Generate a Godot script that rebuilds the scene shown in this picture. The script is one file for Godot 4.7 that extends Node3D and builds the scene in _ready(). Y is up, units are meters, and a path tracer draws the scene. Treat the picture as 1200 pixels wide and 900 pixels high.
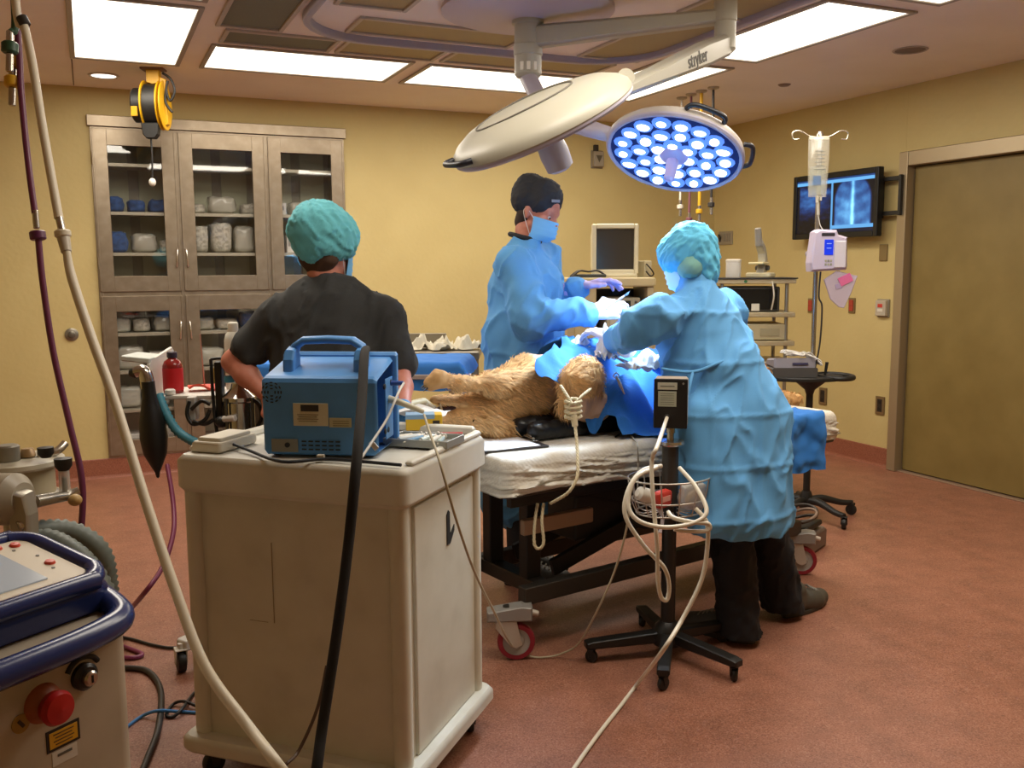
extends Node3D
# A veterinary operating room: surgeon, assistant and nurse round a dog on the table, equipment about them.

const FOCAL := 1095.0
var eye := Vector3(0, 1.47, 0)
var eye_basis := Basis.from_euler(Vector3(deg_to_rad(-7.035), deg_to_rad(-24.19), deg_to_rad(-0.36)))
var used := {}
var mats := {}
var rng := RandomNumberGenerator.new()

# ---------------------------------------------------------------- photo pixel -> place
func ray(x: float, y: float) -> Vector3: return eye_basis * Vector3((x - 600.0) / FOCAL, (450.0 - y) / FOCAL, -1.0)
func on_y(x: float, y: float, h: float) -> Vector3:
	var d := ray(x, y); return eye + d * (h - eye.y) / d.y
func on_z(x: float, y: float, z: float) -> Vector3:
	var d := ray(x, y); return eye + d * z / d.z
func on_x(x: float, y: float, wx: float) -> Vector3:
	var d := ray(x, y); return eye + d * wx / d.x
func at(x: float, y: float, depth: float) -> Vector3: return eye + ray(x, y) * depth

# ---------------------------------------------------------------- mesh collector
class Mesher:
	var v := PackedVector3Array()
	var n := PackedVector3Array()
	var uv := PackedVector2Array()
	var col := PackedColorArray()
	var ix := PackedInt32Array()
	var use_color := false
	var tint := Color.WHITE
	func put(p: Vector3, nn: Vector3, t := Vector2.ZERO) -> int:
		v.append(p); n.append(nn); uv.append(t); col.append(tint)
		return v.size() - 1
	func tri(a: int, b: int, c: int) -> void:
		if (v[c] - v[a]).cross(v[b] - v[a]).dot(n[a] + n[b] + n[c]) < 0.0:
			ix.append(a); ix.append(c); ix.append(b)
		else:
			ix.append(a); ix.append(b); ix.append(c)
	func quad(a: Vector3, b: Vector3, c: Vector3, d: Vector3, nn := Vector3.ZERO) -> void:
		# a, b, c, d go round; uv (0,1) (1,1) (1,0) (0,0)
		var m := nn if nn != Vector3.ZERO else (c - a).cross(b - a).normalized()
		if nn == Vector3.ZERO and m == Vector3.ZERO: m = Vector3.UP
		var i := put(a, m, Vector2(0, 1)); put(b, m, Vector2(1, 1)); put(c, m, Vector2(1, 0)); put(d, m, Vector2(0, 0))
		tri(i, i + 1, i + 2); tri(i, i + 2, i + 3)
	func box(c: Vector3, s: Vector3, bev := 0.003, b := Basis.IDENTITY) -> Mesher:
		var h := s * 0.5
		bev = minf(bev, minf(h.x, minf(h.y, h.z)) * 0.95)
		var id := {}
		for ax in 3:
			for sg in [-1, 1]:
				var nn := Vector3.ZERO; nn[ax] = sg
				var u := (ax + 1) % 3
				var w := (ax + 2) % 3
				for su in [-1, 1]:
					for sw in [-1, 1]:
						var p := Vector3.ZERO
						p[ax] = sg * h[ax]; p[u] = su * (h[u] - bev); p[w] = sw * (h[w] - bev)
						var k := [0, 0, 0]; k[ax] = sg; k[u] = su; k[w] = sw
						id[[ax, k[0], k[1], k[2]]] = put(c + b * p, b * nn, Vector2(su * 0.5 + 0.5, sw * 0.5 + 0.5))
				var q := []
				for e in [[-1, -1], [1, -1], [1, 1], [-1, 1]]:
					var k := [0, 0, 0]; k[ax] = sg; k[u] = e[0]; k[w] = e[1]
					q.append(id[[ax, k[0], k[1], k[2]]])
				tri(q[0], q[1], q[2]); tri(q[0], q[2], q[3])
		for ax in 3:
			var u := (ax + 1) % 3
			var w := (ax + 2) % 3
			for su in [-1, 1]:
				for sw in [-1, 1]:
					var k0 := [0, 0, 0]; k0[u] = su; k0[w] = sw; k0[ax] = -1
					var k1 := k0.duplicate(); k1[ax] = 1
					var q0: int = id[[u, k0[0], k0[1], k0[2]]]
					var q1: int = id[[w, k0[0], k0[1], k0[2]]]
					var q2: int = id[[w, k1[0], k1[1], k1[2]]]
					var q3: int = id[[u, k1[0], k1[1], k1[2]]]
					tri(q0, q1, q2); tri(q0, q2, q3)
		for sx in [-1, 1]:
			for sy in [-1, 1]:
				for sz in [-1, 1]: tri(id[[0, sx, sy, sz]], id[[1, sx, sy, sz]], id[[2, sx, sy, sz]])
		return self
	# rows of points; smooth normals from neighbours
	func grid(rows: Array, close_u := false, close_v := false, flip := false) -> void:
		var nr := rows.size()
		var nc: int = rows[0].size()
		var base := v.size()
		for r in nr:
			for c in nc:
				var cl: Vector3 = rows[r][(c - 1 + nc) % nc] if (close_u or c > 0) else rows[r][c]
				var cr: Vector3 = rows[r][(c + 1) % nc] if (close_u or c < nc - 1) else rows[r][c]
				var ru: Vector3 = rows[(r - 1 + nr) % nr][c] if (close_v or r > 0) else rows[r][c]
				var rd: Vector3 = rows[(r + 1) % nr][c] if (close_v or r < nr - 1) else rows[r][c]
				var nn := (cr - cl).cross(rd - ru)
				if nn.length_squared() < 1e-16:
					var r2 := clampi(r + (1 if r == 0 else -1), 0, nr - 1)
					cl = rows[r2][(c - 1 + nc) % nc]; cr = rows[r2][(c + 1) % nc]
					nn = (cr - cl).cross(rd - ru)
				nn = nn.normalized()
				put(rows[r][c], -nn if flip else nn, Vector2(float(c) / maxi(nc - 1, 1), float(r) / maxi(nr - 1, 1)))
		for r in (nr if close_v else nr - 1):
			for c in (nc if close_u else nc - 1):
				var a := base + r * nc + c
				var b := base + r * nc + (c + 1) % nc
				var d := base + ((r + 1) % nr) * nc + c
				var e := base + ((r + 1) % nr) * nc + (c + 1) % nc
				tri(a, b, e); tri(a, e, d)
	# a thin cloth or plate with two faces: top rows, pushed down by th
	func sheet(rows: Array, th: float) -> void:
		var nr := rows.size()
		var nc: int = rows[0].size()
		var under := []
		for r in nr:
			var line := []
			for c in nc:
				var cl: Vector3 = rows[r][maxi(c - 1, 0)]
				var cr: Vector3 = rows[r][mini(c + 1, nc - 1)]
				var ru: Vector3 = rows[maxi(r - 1, 0)][c]
				var rd: Vector3 = rows[mini(r + 1, nr - 1)][c]
				line.append(rows[r][c] - (cr - cl).cross(rd - ru).normalized() * th)
			under.append(line)
		grid(rows); grid(under, false, false, true)
		for c in nc - 1:
			quad(rows[0][c], rows[0][c + 1], under[0][c + 1], under[0][c]); quad(rows[nr - 1][c], rows[nr - 1][c + 1], under[nr - 1][c + 1], under[nr - 1][c])
		for r in nr - 1:
			quad(rows[r][0], rows[r + 1][0], under[r + 1][0], under[r][0]); quad(rows[r][nc - 1], rows[r + 1][nc - 1], under[r + 1][nc - 1], under[r][nc - 1])
	func frame_of(d: Vector3) -> Basis:
		var up := Vector3.UP if absf(d.normalized().y) < 0.95 else Vector3.RIGHT
		var x := up.cross(d).normalized()
		return Basis(x, d.normalized().cross(x).normalized(), d.normalized())
	func cyl(a: Vector3, b: Vector3, r0: float, r1 := -1.0, seg := 16, bev := 0.0) -> Mesher:
		if r1 < 0.0: r1 = r0
		var f := frame_of(b - a)
		var L := a.distance_to(b)
		var prof := []
		if bev > 0.0: prof = [[0, 0], [r0 - bev, 0], [r0, bev], [r1, L - bev], [r1 - bev, L], [0, L]]
		else: prof = [[0, 0], [r0, 0], [r1, L], [0, L]]
		return lathe(prof, a, Basis(f.x, f.z, -f.y), seg)
	# profile of [radius, height]; hard edges where the profile turns by more than 35 degrees
	func lathe(prof: Array, o: Vector3, b := Basis.IDENTITY, seg := 20, squash := 1.0) -> Mesher:
		for k in prof.size() - 1:
			var p0 := Vector2(prof[k][0], prof[k][1])
			var p1 := Vector2(prof[k + 1][0], prof[k + 1][1])
			var d := (p1 - p0)
			if d.length() < 1e-7: continue
			var nm := Vector2(d.y, -d.x).normalized()
			var n0 := nm
			var n1 := nm
			if k > 0:
				var e := Vector2(p0.x - prof[k - 1][0], p0.y - prof[k - 1][1])
				if e.length() > 1e-7 and absf(e.angle_to(d)) < 0.62: n0 = (nm + Vector2(e.y, -e.x).normalized()).normalized()
			if k < prof.size() - 2:
				var e2 := Vector2(prof[k + 2][0] - p1.x, prof[k + 2][1] - p1.y)
				if e2.length() > 1e-7 and absf(d.angle_to(e2)) < 0.62: n1 = (nm + Vector2(e2.y, -e2.x).normalized()).normalized()
			var base := v.size()
			for s in seg + 1:
				var t := TAU * s / seg
				var ct := cos(t)
				var st := sin(t) * squash
				put(o + b * Vector3(ct * p0.x, p0.y, st * p0.x), (b * Vector3(ct * n0.x, n0.y, sin(t) * n0.x)).normalized(), Vector2(float(s) / seg, 0))
				put(o + b * Vector3(ct * p1.x, p1.y, st * p1.x), (b * Vector3(ct * n1.x, n1.y, sin(t) * n1.x)).normalized(), Vector2(float(s) / seg, 1))
			for s in seg:
				var i := base + s * 2
				if p0.x > 1e-6: tri(i, i + 2, i + 1)
				if p1.x > 1e-6: tri(i + 1, i + 2, i + 3)
		return self
	func ball(c: Vector3, r: Vector3, b := Basis.IDENTITY, seg := 16) -> Mesher:
		var base := v.size()
		var hs := maxi(seg / 2, 4)
		for i in hs + 1:
			var a := PI * i / hs
			for j in seg + 1:
				var t := TAU * j / seg
				var d := Vector3(sin(a) * cos(t), cos(a), sin(a) * sin(t))
				put(c + b * (d * r), (b * (d / r)).normalized(), Vector2(float(j) / seg, float(i) / hs))
		for i in hs:
			for j in seg:
				var q := base + i * (seg + 1) + j
				if i > 0: tri(q, q + 1, q + seg + 1)
				if i < hs - 1: tri(q + 1, q + seg + 2, q + seg + 1)
		return self
	# tube through points (smoothed), radius number or array of radii at the points
	func tube(pts: Array, r, seg := 8, sub := 6, caps := true) -> Mesher:
		var ps := []
		var rs := []
		var np := pts.size()
		for k in np - 1:
			var p0: Vector3 = pts[maxi(k - 1, 0)]
			var p1: Vector3 = pts[k]
			var p2: Vector3 = pts[k + 1]
			var p3: Vector3 = pts[mini(k + 2, np - 1)]
			var cnt := sub if np > 2 else 1
			for s in cnt:
				var t := float(s) / cnt
				ps.append(0.5 * (2.0 * p1 + (p2 - p0) * t + (2.0 * p0 - 5.0 * p1 + 4.0 * p2 - p3) * t * t + (3.0 * p1 - p0 - 3.0 * p2 + p3) * t * t * t))
				rs.append(lerpf(r[k], r[k + 1], t) if r is Array else r)
		ps.append(pts[np - 1]); rs.append(r[np - 1] if r is Array else r)
		var d0: Vector3 = (ps[1] - ps[0]).normalized()
		var f := frame_of(d0)
		var x := f.x
		var base := v.size()
		var m := ps.size()
		var vv := 0.0
		for k in m:
			var d: Vector3 = (ps[mini(k + 1, m - 1)] - ps[maxi(k - 1, 0)]).normalized()
			x = (x - d * x.dot(d)).normalized()
			var y := d.cross(x)
			if k > 0: vv += ps[k].distance_to(ps[k - 1])
			for s in seg + 1:
				var a := TAU * s / seg
				var nn := x * cos(a) + y * sin(a)
				put(ps[k] + nn * rs[k], nn, Vector2(float(s) / seg, vv))
		for k in m - 1:
			for s in seg:
				var q := base + k * (seg + 1) + s
				tri(q, q + 1, q + seg + 1); tri(q + 1, q + seg + 2, q + seg + 1)
		if caps:
			for e in [[0, -1.0], [m - 1, 1.0]]:
				var k: int = e[0]
				var dd: Vector3 = ((ps[1] - ps[0]) if k == 0 else (ps[m - 1] - ps[m - 2])).normalized() * e[1]
				var c0 := put(ps[k], dd)
				var st := v.size()
				for s in seg + 1: put(v[base + k * (seg + 1) + s], dd)
				for s in seg: tri(c0, st + s, st + s + 1)
		return self
	# outline (in the b.x, b.y plane) pushed along b.z from 0 to depth, edges chamfered
	func prism(poly: PackedVector2Array, depth: float, o := Vector3.ZERO, b := Basis.IDENTITY, bev := 0.002, smooth := false) -> Mesher:
		if Geometry2D.is_polygon_clockwise(poly): poly.reverse()
		var np := poly.size()
		var inner := PackedVector2Array()
		var en := PackedVector2Array()
		for k in np:
			var e := (poly[(k + 1) % np] - poly[k]).normalized()
			en.append(Vector2(e.y, -e.x))
		for k in np:
			var bis := (en[(k - 1 + np) % np] + en[k])
			var l := bis.length()
			bis = bis / maxf(l, 0.01)
			inner.append(poly[k] - bis * bev / maxf(bis.dot(en[k]), 0.35))
		var tr := Geometry2D.triangulate_polygon(inner)
		for side in 2:
			var z := 0.0 if side == 0 else depth
			var nn := b.z * (-1.0 if side == 0 else 1.0)
			var base := v.size()
			for p in inner: put(o + b * Vector3(p.x, p.y, z), nn, p)
			for k in range(0, tr.size(), 3): tri(base + tr[k], base + tr[k + 1], base + tr[k + 2])
		var levels := [[inner, 0.0, -1.0], [poly, minf(bev, depth * 0.4), 0.0], [poly, depth - minf(bev, depth * 0.4), 0.0], [inner, depth, 1.0]]
		for k in np:
			var k2 := (k + 1) % np
			var na := en[k]
			var nb := en[k]
			if smooth:
				na = (en[(k - 1 + np) % np] + en[k]).normalized(); nb = (en[k] + en[k2]).normalized()
			var prev := -1
			for lv in levels:
				var z: float = lv[1]
				var zn: float = lv[2]
				var i := put(o + b * Vector3(lv[0][k].x, lv[0][k].y, z), (b * Vector3(na.x, na.y, zn)).normalized())
				put(o + b * Vector3(lv[0][k2].x, lv[0][k2].y, z), (b * Vector3(nb.x, nb.y, zn)).normalized())
				if prev >= 0:
					tri(prev, prev + 1, i + 1); tri(prev, i + 1, i)
				prev = i
		return self
	func move(t: Transform3D) -> Mesher:
		v = t * v
		for k in n.size(): n[k] = (t.basis * n[k]).normalized()
		return self
	func mesh() -> ArrayMesh:
		var a := []
		a.resize(Mesh.ARRAY_MAX)
		a[Mesh.ARRAY_VERTEX] = v; a[Mesh.ARRAY_NORMAL] = n; a[Mesh.ARRAY_TEX_UV] = uv; a[Mesh.ARRAY_INDEX] = ix
		if use_color: a[Mesh.ARRAY_COLOR] = col
		var m := ArrayMesh.new()
		m.add_surface_from_arrays(Mesh.PRIMITIVE_TRIANGLES, a)
		return m

func mb() -> Mesher: return Mesher.new()
func round_rect(w: float, h: float, r: float, seg := 5, c := Vector2.ZERO) -> PackedVector2Array:
	var p := PackedVector2Array()
	for q in 4:
		var cx := (w / 2 - r) * (1 if q == 0 or q == 3 else -1)
		var cy := (h / 2 - r) * (1 if q < 2 else -1)
		for s in seg + 1:
			var a := PI / 2 * q + PI / 2 * s / seg
			p.append(c + Vector2(cx + cos(a) * r, cy + sin(a) * r))
	return p
func poly(a: Array) -> PackedVector2Array:
	var p := PackedVector2Array()
	for k in a: p.append(Vector2(k[0], k[1]))
	return p

# ---------------------------------------------------------------- objects
func numbered(called: String) -> String:
	if not used.has(called):
		used[called] = 0
		return called
	used[called] += 1
	return "%s_%03d" % [called, used[called]]
func tag(o: Node3D, label: String, category: String, group := "") -> Node3D:
	o.set_meta("label", label); o.set_meta("category", category)
	if group != "": o.set_meta("group", group)
	return o
func thing(called: String, label: String, category: String, pos := Vector3.ZERO, turn := 0.0, group := "") -> Node3D:
	var o := Node3D.new(); o.name = numbered(called); add_child(o)
	o.position = pos; o.rotation.y = turn
	return tag(o, label, category, group)
func obj(called: String, m: Mesher, mat: Material, parent: Node3D = null) -> MeshInstance3D:
	var o := MeshInstance3D.new()
	o.mesh = m.mesh(); o.material_override = mat
	o.cast_shadow = GeometryInstance3D.SHADOW_CASTING_SETTING_ON
	if parent == null:
		o.name = numbered(called); add_child(o)
	else:
		o.name = called; parent.add_child(o, true)
	return o
func again(first: MeshInstance3D, called: String, parent: Node3D, t: Transform3D, mat: Material = null) -> MeshInstance3D:
	var o := MeshInstance3D.new()
	o.mesh = first.mesh; o.material_override = mat if mat else first.material_override
	o.name = called; o.transform = t
	parent.add_child(o, true)
	return o
func one(called: String, m: Mesher, mat: Material, label: String, category: String, group := "") -> MeshInstance3D:
	var o := obj(called, m, mat)
	tag(o, label, category, group)
	return o
func struct(called: String, m: Mesher, mat: Material, parent: Node3D = null) -> MeshInstance3D:
	var o := obj(called, m, mat, parent)
	if parent == null: o.set_meta("kind", "structure")
	return o

# ---------------------------------------------------------------- materials
func hexa(c) -> Color: return Color(c) if c is String else c
func mat(col, rough := 0.6, metal := 0.0) -> StandardMaterial3D:
	var key := "%s|%f|%f" % [str(col), rough, metal]
	if mats.has(key): return mats[key]
	var m := StandardMaterial3D.new()
	m.albedo_color = hexa(col); m.roughness = rough; m.metallic = metal
	mats[key] = m
	return m
func noise_image(seed_: int, freq: float, size := 256, octaves := 4, kind := FastNoiseLite.TYPE_SIMPLEX_SMOOTH) -> Image:
	var f := FastNoiseLite.new()
	f.seed = seed_; f.frequency = freq; f.fractal_octaves = octaves; f.noise_type = kind
	return f.get_seamless_image(size, size)
func ramp_texture(im: Image, stops: Array) -> ImageTexture:
	var g := Gradient.new()
	g.offsets = PackedFloat32Array(stops.map(func(s): return s[0]))
	g.colors = PackedColorArray(stops.map(func(s): return Color(s[1])))
	var lut := []
	for k in 256: lut.append(g.sample(k / 255.0))
	var o := Image.create(im.get_width(), im.get_height(), false, Image.FORMAT_RGB8)
	for y in im.get_height():
		for x in im.get_width(): o.set_pixel(x, y, lut[int(im.get_pixel(x, y).r * 255.0)])
	return ImageTexture.create_from_image(o)
func textured(col, rough: float, metal: float, tex: Texture2D, scale: float, bump: Texture2D = null, bump_cm := 0.0, world := false) -> StandardMaterial3D:
	var m := StandardMaterial3D.new()
	m.albedo_color = hexa(col); m.roughness = rough; m.metallic = metal
	if tex: m.albedo_texture = tex
	m.uv1_triplanar = true; m.uv1_world_triplanar = world; m.uv1_scale = Vector3.ONE * scale
	if bump:
		m.heightmap_enabled = true; m.heightmap_texture = bump; m.heightmap_scale = bump_cm
	return m
func cloth(col, tex: Texture2D, scale: float, through := 0.0) -> StandardMaterial3D:
	var m := textured(col, 0.85, 0.0, tex, scale)
	m.rim_enabled = true; m.rim = 0.3; m.rim_tint = 0.6
	if through > 0.0:
		m.backlight_enabled = true; m.backlight = Color(col) * through
	return m
func glass(col, alpha: float, rough := 0.02) -> StandardMaterial3D:
	var m := StandardMaterial3D.new()
	var c := hexa(col); c.a = alpha
	m.albedo_color = c; m.roughness = rough; m.transparency = BaseMaterial3D.TRANSPARENCY_ALPHA
	return m
func glow(col, energy: float, own := Color(0.9, 0.9, 0.9)) -> StandardMaterial3D:
	var m := StandardMaterial3D.new()
	m.albedo_color = own; m.emission_enabled = true; m.emission = hexa(col); m.emission_energy_multiplier = energy
	return m

# ================================================================ camera, light, exposure
const CEIL := 2.72
const RIGHT := 5.28
const BACK := -7.19
const LEFT := -2.3
const FRONT := 1.3
var panel_color := Color(1.0, 0.955, 0.885)

func view() -> void:
	var cam := Camera3D.new(); cam.name = "camera"; add_child(cam)
	cam.transform = Transform3D(eye_basis, eye)
	cam.fov = rad_to_deg(2.0 * atan(450.0 / FOCAL)); cam.near = 0.05; cam.far = 60.0
	cam.current = true
	var we := WorldEnvironment.new(); we.name = "environment"
	var e := Environment.new()
	e.background_mode = Environment.BG_COLOR; e.background_color = Color(0.02, 0.02, 0.02)
	e.tonemap_mode = Environment.TONE_MAPPER_LINEAR; e.tonemap_exposure = 1.66
	e.sdfgi_enabled = true; e.ssao_enabled = true; e.ssil_enabled = true
	we.environment = e; add_child(we)

func area(parent: Node3D, pos: Vector3, size: Vector2, energy: float, col: Color, down := Basis(Vector3.RIGHT, -PI / 2)) -> void:
	var l := AreaLight3D.new(); l.name = "area_light"
	l.area_size = size; l.light_energy = energy; l.light_color = col; l.area_normalize_energy = true
	l.shadow_enabled = true; l.area_range = 14.0; l.area_attenuation = 2.0
	parent.add_child(l, true)
	l.transform = Transform3D(down, pos)

# ================================================================ the room itself
func ceiling_light(x0: float, x1: float, z0: float, z1: float, label: String, energy: float) -> void:
	var c := Vector3((x0 + x1) / 2, CEIL, (z0 + z1) / 2)
	var w := absf(x1 - x0)
	var d := absf(z1 - z0)
	var t := thing("ceiling_light", label, "ceiling light", c, 0.0, "recessed fluorescent ceiling lights")
	var m := mb()
	for s in [-1, 1]:
		m.box(Vector3(s * (w / 2 + 0.014), -0.006, 0), Vector3(0.028, 0.012, d + 0.056), 0.003)
		m.box(Vector3(0, -0.006, s * (d / 2 + 0.014)), Vector3(w, 0.012, 0.028), 0.003)
	obj("frame", m, mat("#a59a8c", 0.45), t)
	obj("diffuser", mb().box(Vector3(0, -0.002, 0), Vector3(w, 0.006, d), 0.001), glow(Color(1.0, 0.97, 0.9), 1.35), t)
	area(t, Vector3(0, -0.016, 0), Vector2(w * 0.98, d * 0.98), energy, panel_color)

func ceiling_vent(x0: float, x1: float, z0: float, z1: float, label: String, m: Material) -> void:
	var w := absf(x1 - x0)
	var d := absf(z1 - z0)
	var t := thing("ceiling_vent", label, "vent", Vector3((x0 + x1) / 2, CEIL, (z0 + z1) / 2), 0.0, "ceiling air diffuser panels")
	var f := mb()
	for s in [-1, 1]:
		f.box(Vector3(s * (w / 2 - 0.012), -0.007, 0), Vector3(0.024, 0.014, d), 0.003)
		f.box(Vector3(0, -0.007, s * (d / 2 - 0.012)), Vector3(w - 0.048, 0.014, 0.024), 0.003)
	obj("frame", f, mat("#b9ad9d", 0.5), t)
	obj("perforated_panel", mb().box(Vector3(0, -0.002, 0), Vector3(w - 0.048, 0.005, d - 0.048), 0.001), m, t)

func room() -> void:
	var speck := noise_image(11, 0.35, 512, 2, FastNoiseLite.TYPE_VALUE)
	var floor_tex := ramp_texture(speck, [[0.0, "#744636"], [0.28, "#9d6550"], [0.5, "#ae765e"], [0.72, "#b9836b"], [0.88, "#c99e88"], [1.0, "#dcbca8"]])
	var fm := textured("#e9e6e4", 0.42, 0.0, floor_tex, 1.6, ImageTexture.create_from_image(noise_image(5, 0.05, 256)), 0.05, true)
	var patch := ramp_texture(noise_image(17, 0.012, 256, 4), [[0.0, "#dcdcdc"], [0.5, "#f0f0f0"], [1.0, "#ffffff"]])
	fm.detail_enabled = true; fm.detail_albedo = patch; fm.detail_blend_mode = BaseMaterial3D.BLEND_MODE_MUL
	struct("floor", mb().box(Vector3((LEFT + RIGHT) / 2, -0.05, (BACK + FRONT) / 2), Vector3(RIGHT - LEFT + 0.3, 0.1, FRONT - BACK + 0.3), 0.001), fm)
	var peel := ImageTexture.create_from_image(noise_image(3, 0.12, 256, 3))
	var wall_tex := ramp_texture(noise_image(8, 0.01, 256, 5), [[0.0, "#f8f6f3"], [0.5, "#fcfbf9"], [1.0, "#ffffff"]])
	var wm := textured("#cbb980", 0.62, 0.0, wall_tex, 0.7, peel, 0.08, true)
	var cm := textured("#f3e9de", 0.75, 0.0, wall_tex, 0.5, peel, 0.05, true)
	struct("ceiling", mb().box(Vector3((LEFT + RIGHT) / 2, CEIL + 0.05, (BACK + FRONT) / 2), Vector3(RIGHT - LEFT + 0.3, 0.1, FRONT - BACK + 0.3), 0.001), cm)
	# back wall leaves the cabinet niche open
	var b := mb()
	var zc := BACK - 0.06
	b.box(Vector3((LEFT - 0.15 + 0.06) / 2, CEIL / 2, zc), Vector3(0.06 - LEFT + 0.15, CEIL, 0.12), 0.001)
	b.box(Vector3((RIGHT + 0.15 + 1.83) / 2, CEIL / 2, zc), Vector3(RIGHT + 0.15 - 1.83, CEIL, 0.12), 0.001)
	b.box(Vector3(0.945, (CEIL + 2.53) / 2, zc), Vector3(1.77, CEIL - 2.53, 0.12), 0.001)
	b.box(Vector3(0.945, 0.07, zc), Vector3(1.77, 0.14, 0.12), 0.001)
	struct("wall_back", b, wm)
	# right wall leaves the doorway open
	var r := mb()
	var xc := RIGHT + 0.075
	r.box(Vector3(xc, CEIL / 2, (BACK - 4.98) / 2), Vector3(0.15, CEIL, -4.98 - BACK), 0.001)
	r.box(Vector3(xc, CEIL / 2, (FRONT - 3.2) / 2), Vector3(0.15, CEIL, FRONT + 3.2), 0.001)
	r.box(Vector3(xc, (CEIL + 2.26) / 2, -4.09), Vector3(0.15, CEIL - 2.26, 1.78), 0.001)
	struct("wall_right", r, wm)
	struct("wall_left", mb().box(Vector3(LEFT - 0.075, CEIL / 2, (BACK + FRONT) / 2), Vector3(0.15, CEIL, FRONT - BACK), 0.001), wm)
	struct("wall_front", mb().box(Vector3((LEFT + RIGHT) / 2, CEIL / 2, FRONT + 0.075), Vector3(RIGHT - LEFT, CEIL, 0.15), 0.001), wm)
	# coved skirting
	var bm := textured("#86503f", 0.5, 0.0, floor_tex, 2.0, null, 0.0, true)
	bm.albedo_color = Color("#d9c4bc")
	var prof := poly([[0, 0], [0.022, 0], [0.014, 0.008], [0.010, 0.02], [0.009, 0.135], [0.006, 0.14], [0, 0.14]])
	struct("baseboard_back", mb().prism(prof, RIGHT - LEFT, Vector3(LEFT, 0, BACK), Basis(Vector3(0, 0, 1), Vector3.UP, Vector3.RIGHT), 0.0005), bm)
	struct("baseboard_right", mb().prism(prof, -4.985 - BACK, Vector3(RIGHT, 0, BACK), Basis(Vector3(-1, 0, 0), Vector3.UP, Vector3(0, 0, 1)), 0.0005), bm)
	# door in the right wall
	var steel_grain := noise_image(21, 0.02, 256, 4)
	var dm := textured("#857240", 0.5, 0.0, ramp_texture(steel_grain, [[0.0, "#e8e4da"], [1.0, "#ffffff"]]), 0.6, peel, 0.02, true)
	var fr := mat("#a8987c", 0.38, 0.55)
	var door := Node3D.new(); door.name = "door_1"; add_child(door); door.set_meta("kind", "structure"); used["door_1"] = 0
	var f := mb()
	f.box(Vector3(RIGHT - 0.005, 1.13, -4.94), Vector3(0.12, 2.26, 0.08), 0.006)
	f.box(Vector3(RIGHT - 0.005, 1.13, -3.24), Vector3(0.12, 2.26, 0.08), 0.006)
	f.box(Vector3(RIGHT - 0.005, 2.21, -4.09), Vector3(0.12, 0.10, 1.62), 0.006)
	obj("frame", f, fr, door)
	obj("leaf", mb().box(Vector3(RIGHT + 0.03, 1.085, -4.09), Vector3(0.05, 2.14, 1.61), 0.003), dm, door)
	obj("threshold", mb().box(Vector3(RIGHT + 0.01, 0.004, -4.09), Vector3(0.1, 0.008, 1.62), 0.003), mat("#a58a74", 0.4, 0.3), door)
	# ceiling lights and diffusers
	var e := 1.15
	var g := "long recessed ceiling light panel, "
	ceiling_light(0.0, 0.55, -4.86, -6.2, "wide recessed ceiling light panel beside the yellow cord reel", e)
	ceiling_light(0.72, 1.85, -5.6, -6.2, "recessed ceiling light panel between cord reel and lamp column, nearer the glass cabinet", e)
	ceiling_light(2.0, 3.12, -5.62, -6.2, "recessed ceiling light panel behind the surgical lamp column", e)
	ceiling_light(3.26, 3.76, -5.0, -6.2, "recessed ceiling light panel above the hanging gas hoses", e)
	ceiling_light(3.26, 3.78, -3.58, -4.76, "recessed ceiling light panel on the door side of the lamp arm elbow", e)
	ceiling_light(0.0, 0.55, -3.5, -4.7, "recessed ceiling light panel out of sight above the anaesthesia shelf", e)
	ceiling_light(3.26, 3.78, -2.2, -3.4, "recessed ceiling light panel out of sight above the pole stand", e)
	ceiling_light(0.72, 1.85, -1.96, -2.56, "recessed ceiling light panel out of sight over the beige cart", e)
	ceiling_light(2.0, 3.12, -1.96, -2.56, "recessed ceiling light panel out of sight before the operating table", e)
	var vt := ramp_texture(noise_image(31, 0.4, 128, 1), [[0.0, "#c9c2b0"], [1.0, "#e2dcca"]])
	var vm := textured("#c9bd9f", 0.6, 0.3, vt, 3.0)
	var vg := textured("#8f948c", 0.6, 0.3, vt, 3.0)
	ceiling_vent(0.66, 1.0, -4.3, -5.14, "grey ceiling vent panel beside the rounded lavender rail", vg)
	ceiling_vent(0.72, 1.33, -5.2, -5.5, "narrow grey ceiling panel between vent and light panel", vg)
	ceiling_vent(1.3, 2.24, -4.7, -5.02, "tan ceiling air panel inside the rounded rail, in front of the lamp column", vm)
	ceiling_vent(1.12, 1.48, -4.1, -4.52, "small tan ceiling air panel inside the corner of the rounded rail", vm)
	ceiling_vent(1.36, 1.96, -5.16, -5.5, "tan ceiling air panel between the rail and the light panel by the cabinet", vm)
	ceiling_vent(2.0, 3.04, -5.16, -5.5, "long tan ceiling air panel between the rail and the panel behind the column", vm)
	ceiling_vent(2.7, 3.12, -4.08, -5.05, "tan ceiling air panel under the lamp arm", vm)
	ceiling_vent(2.7, 3.12, -3.0, -4.02, "tan ceiling air panel beyond the lamp arm elbow", vm)
	# rounded rail on the ceiling round the lamp mount
	var loop := round_rect(2.06, 2.06, 0.42, 8, Vector2(2.07, -4.08))
	var rows := []
	for k in loop.size():
		var p := loop[k]
		var o := (p - Vector2(2.07, -4.08)).normalized()
		var line := []
		for q in [[-0.022, 0.0], [-0.022, -0.03], [-0.014, -0.038], [0.014, -0.038], [0.022, -0.03], [0.022, 0.0]]:
			line.append(Vector3(p.x + o.x * q[0], CEIL + q[1], p.y + o.y * q[0]))
		rows.append(line)
	var rl := mb(); rl.grid(rows, false, true)
	struct("trim_1", rl, mat("#a9a3ae", 0.45))
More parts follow.
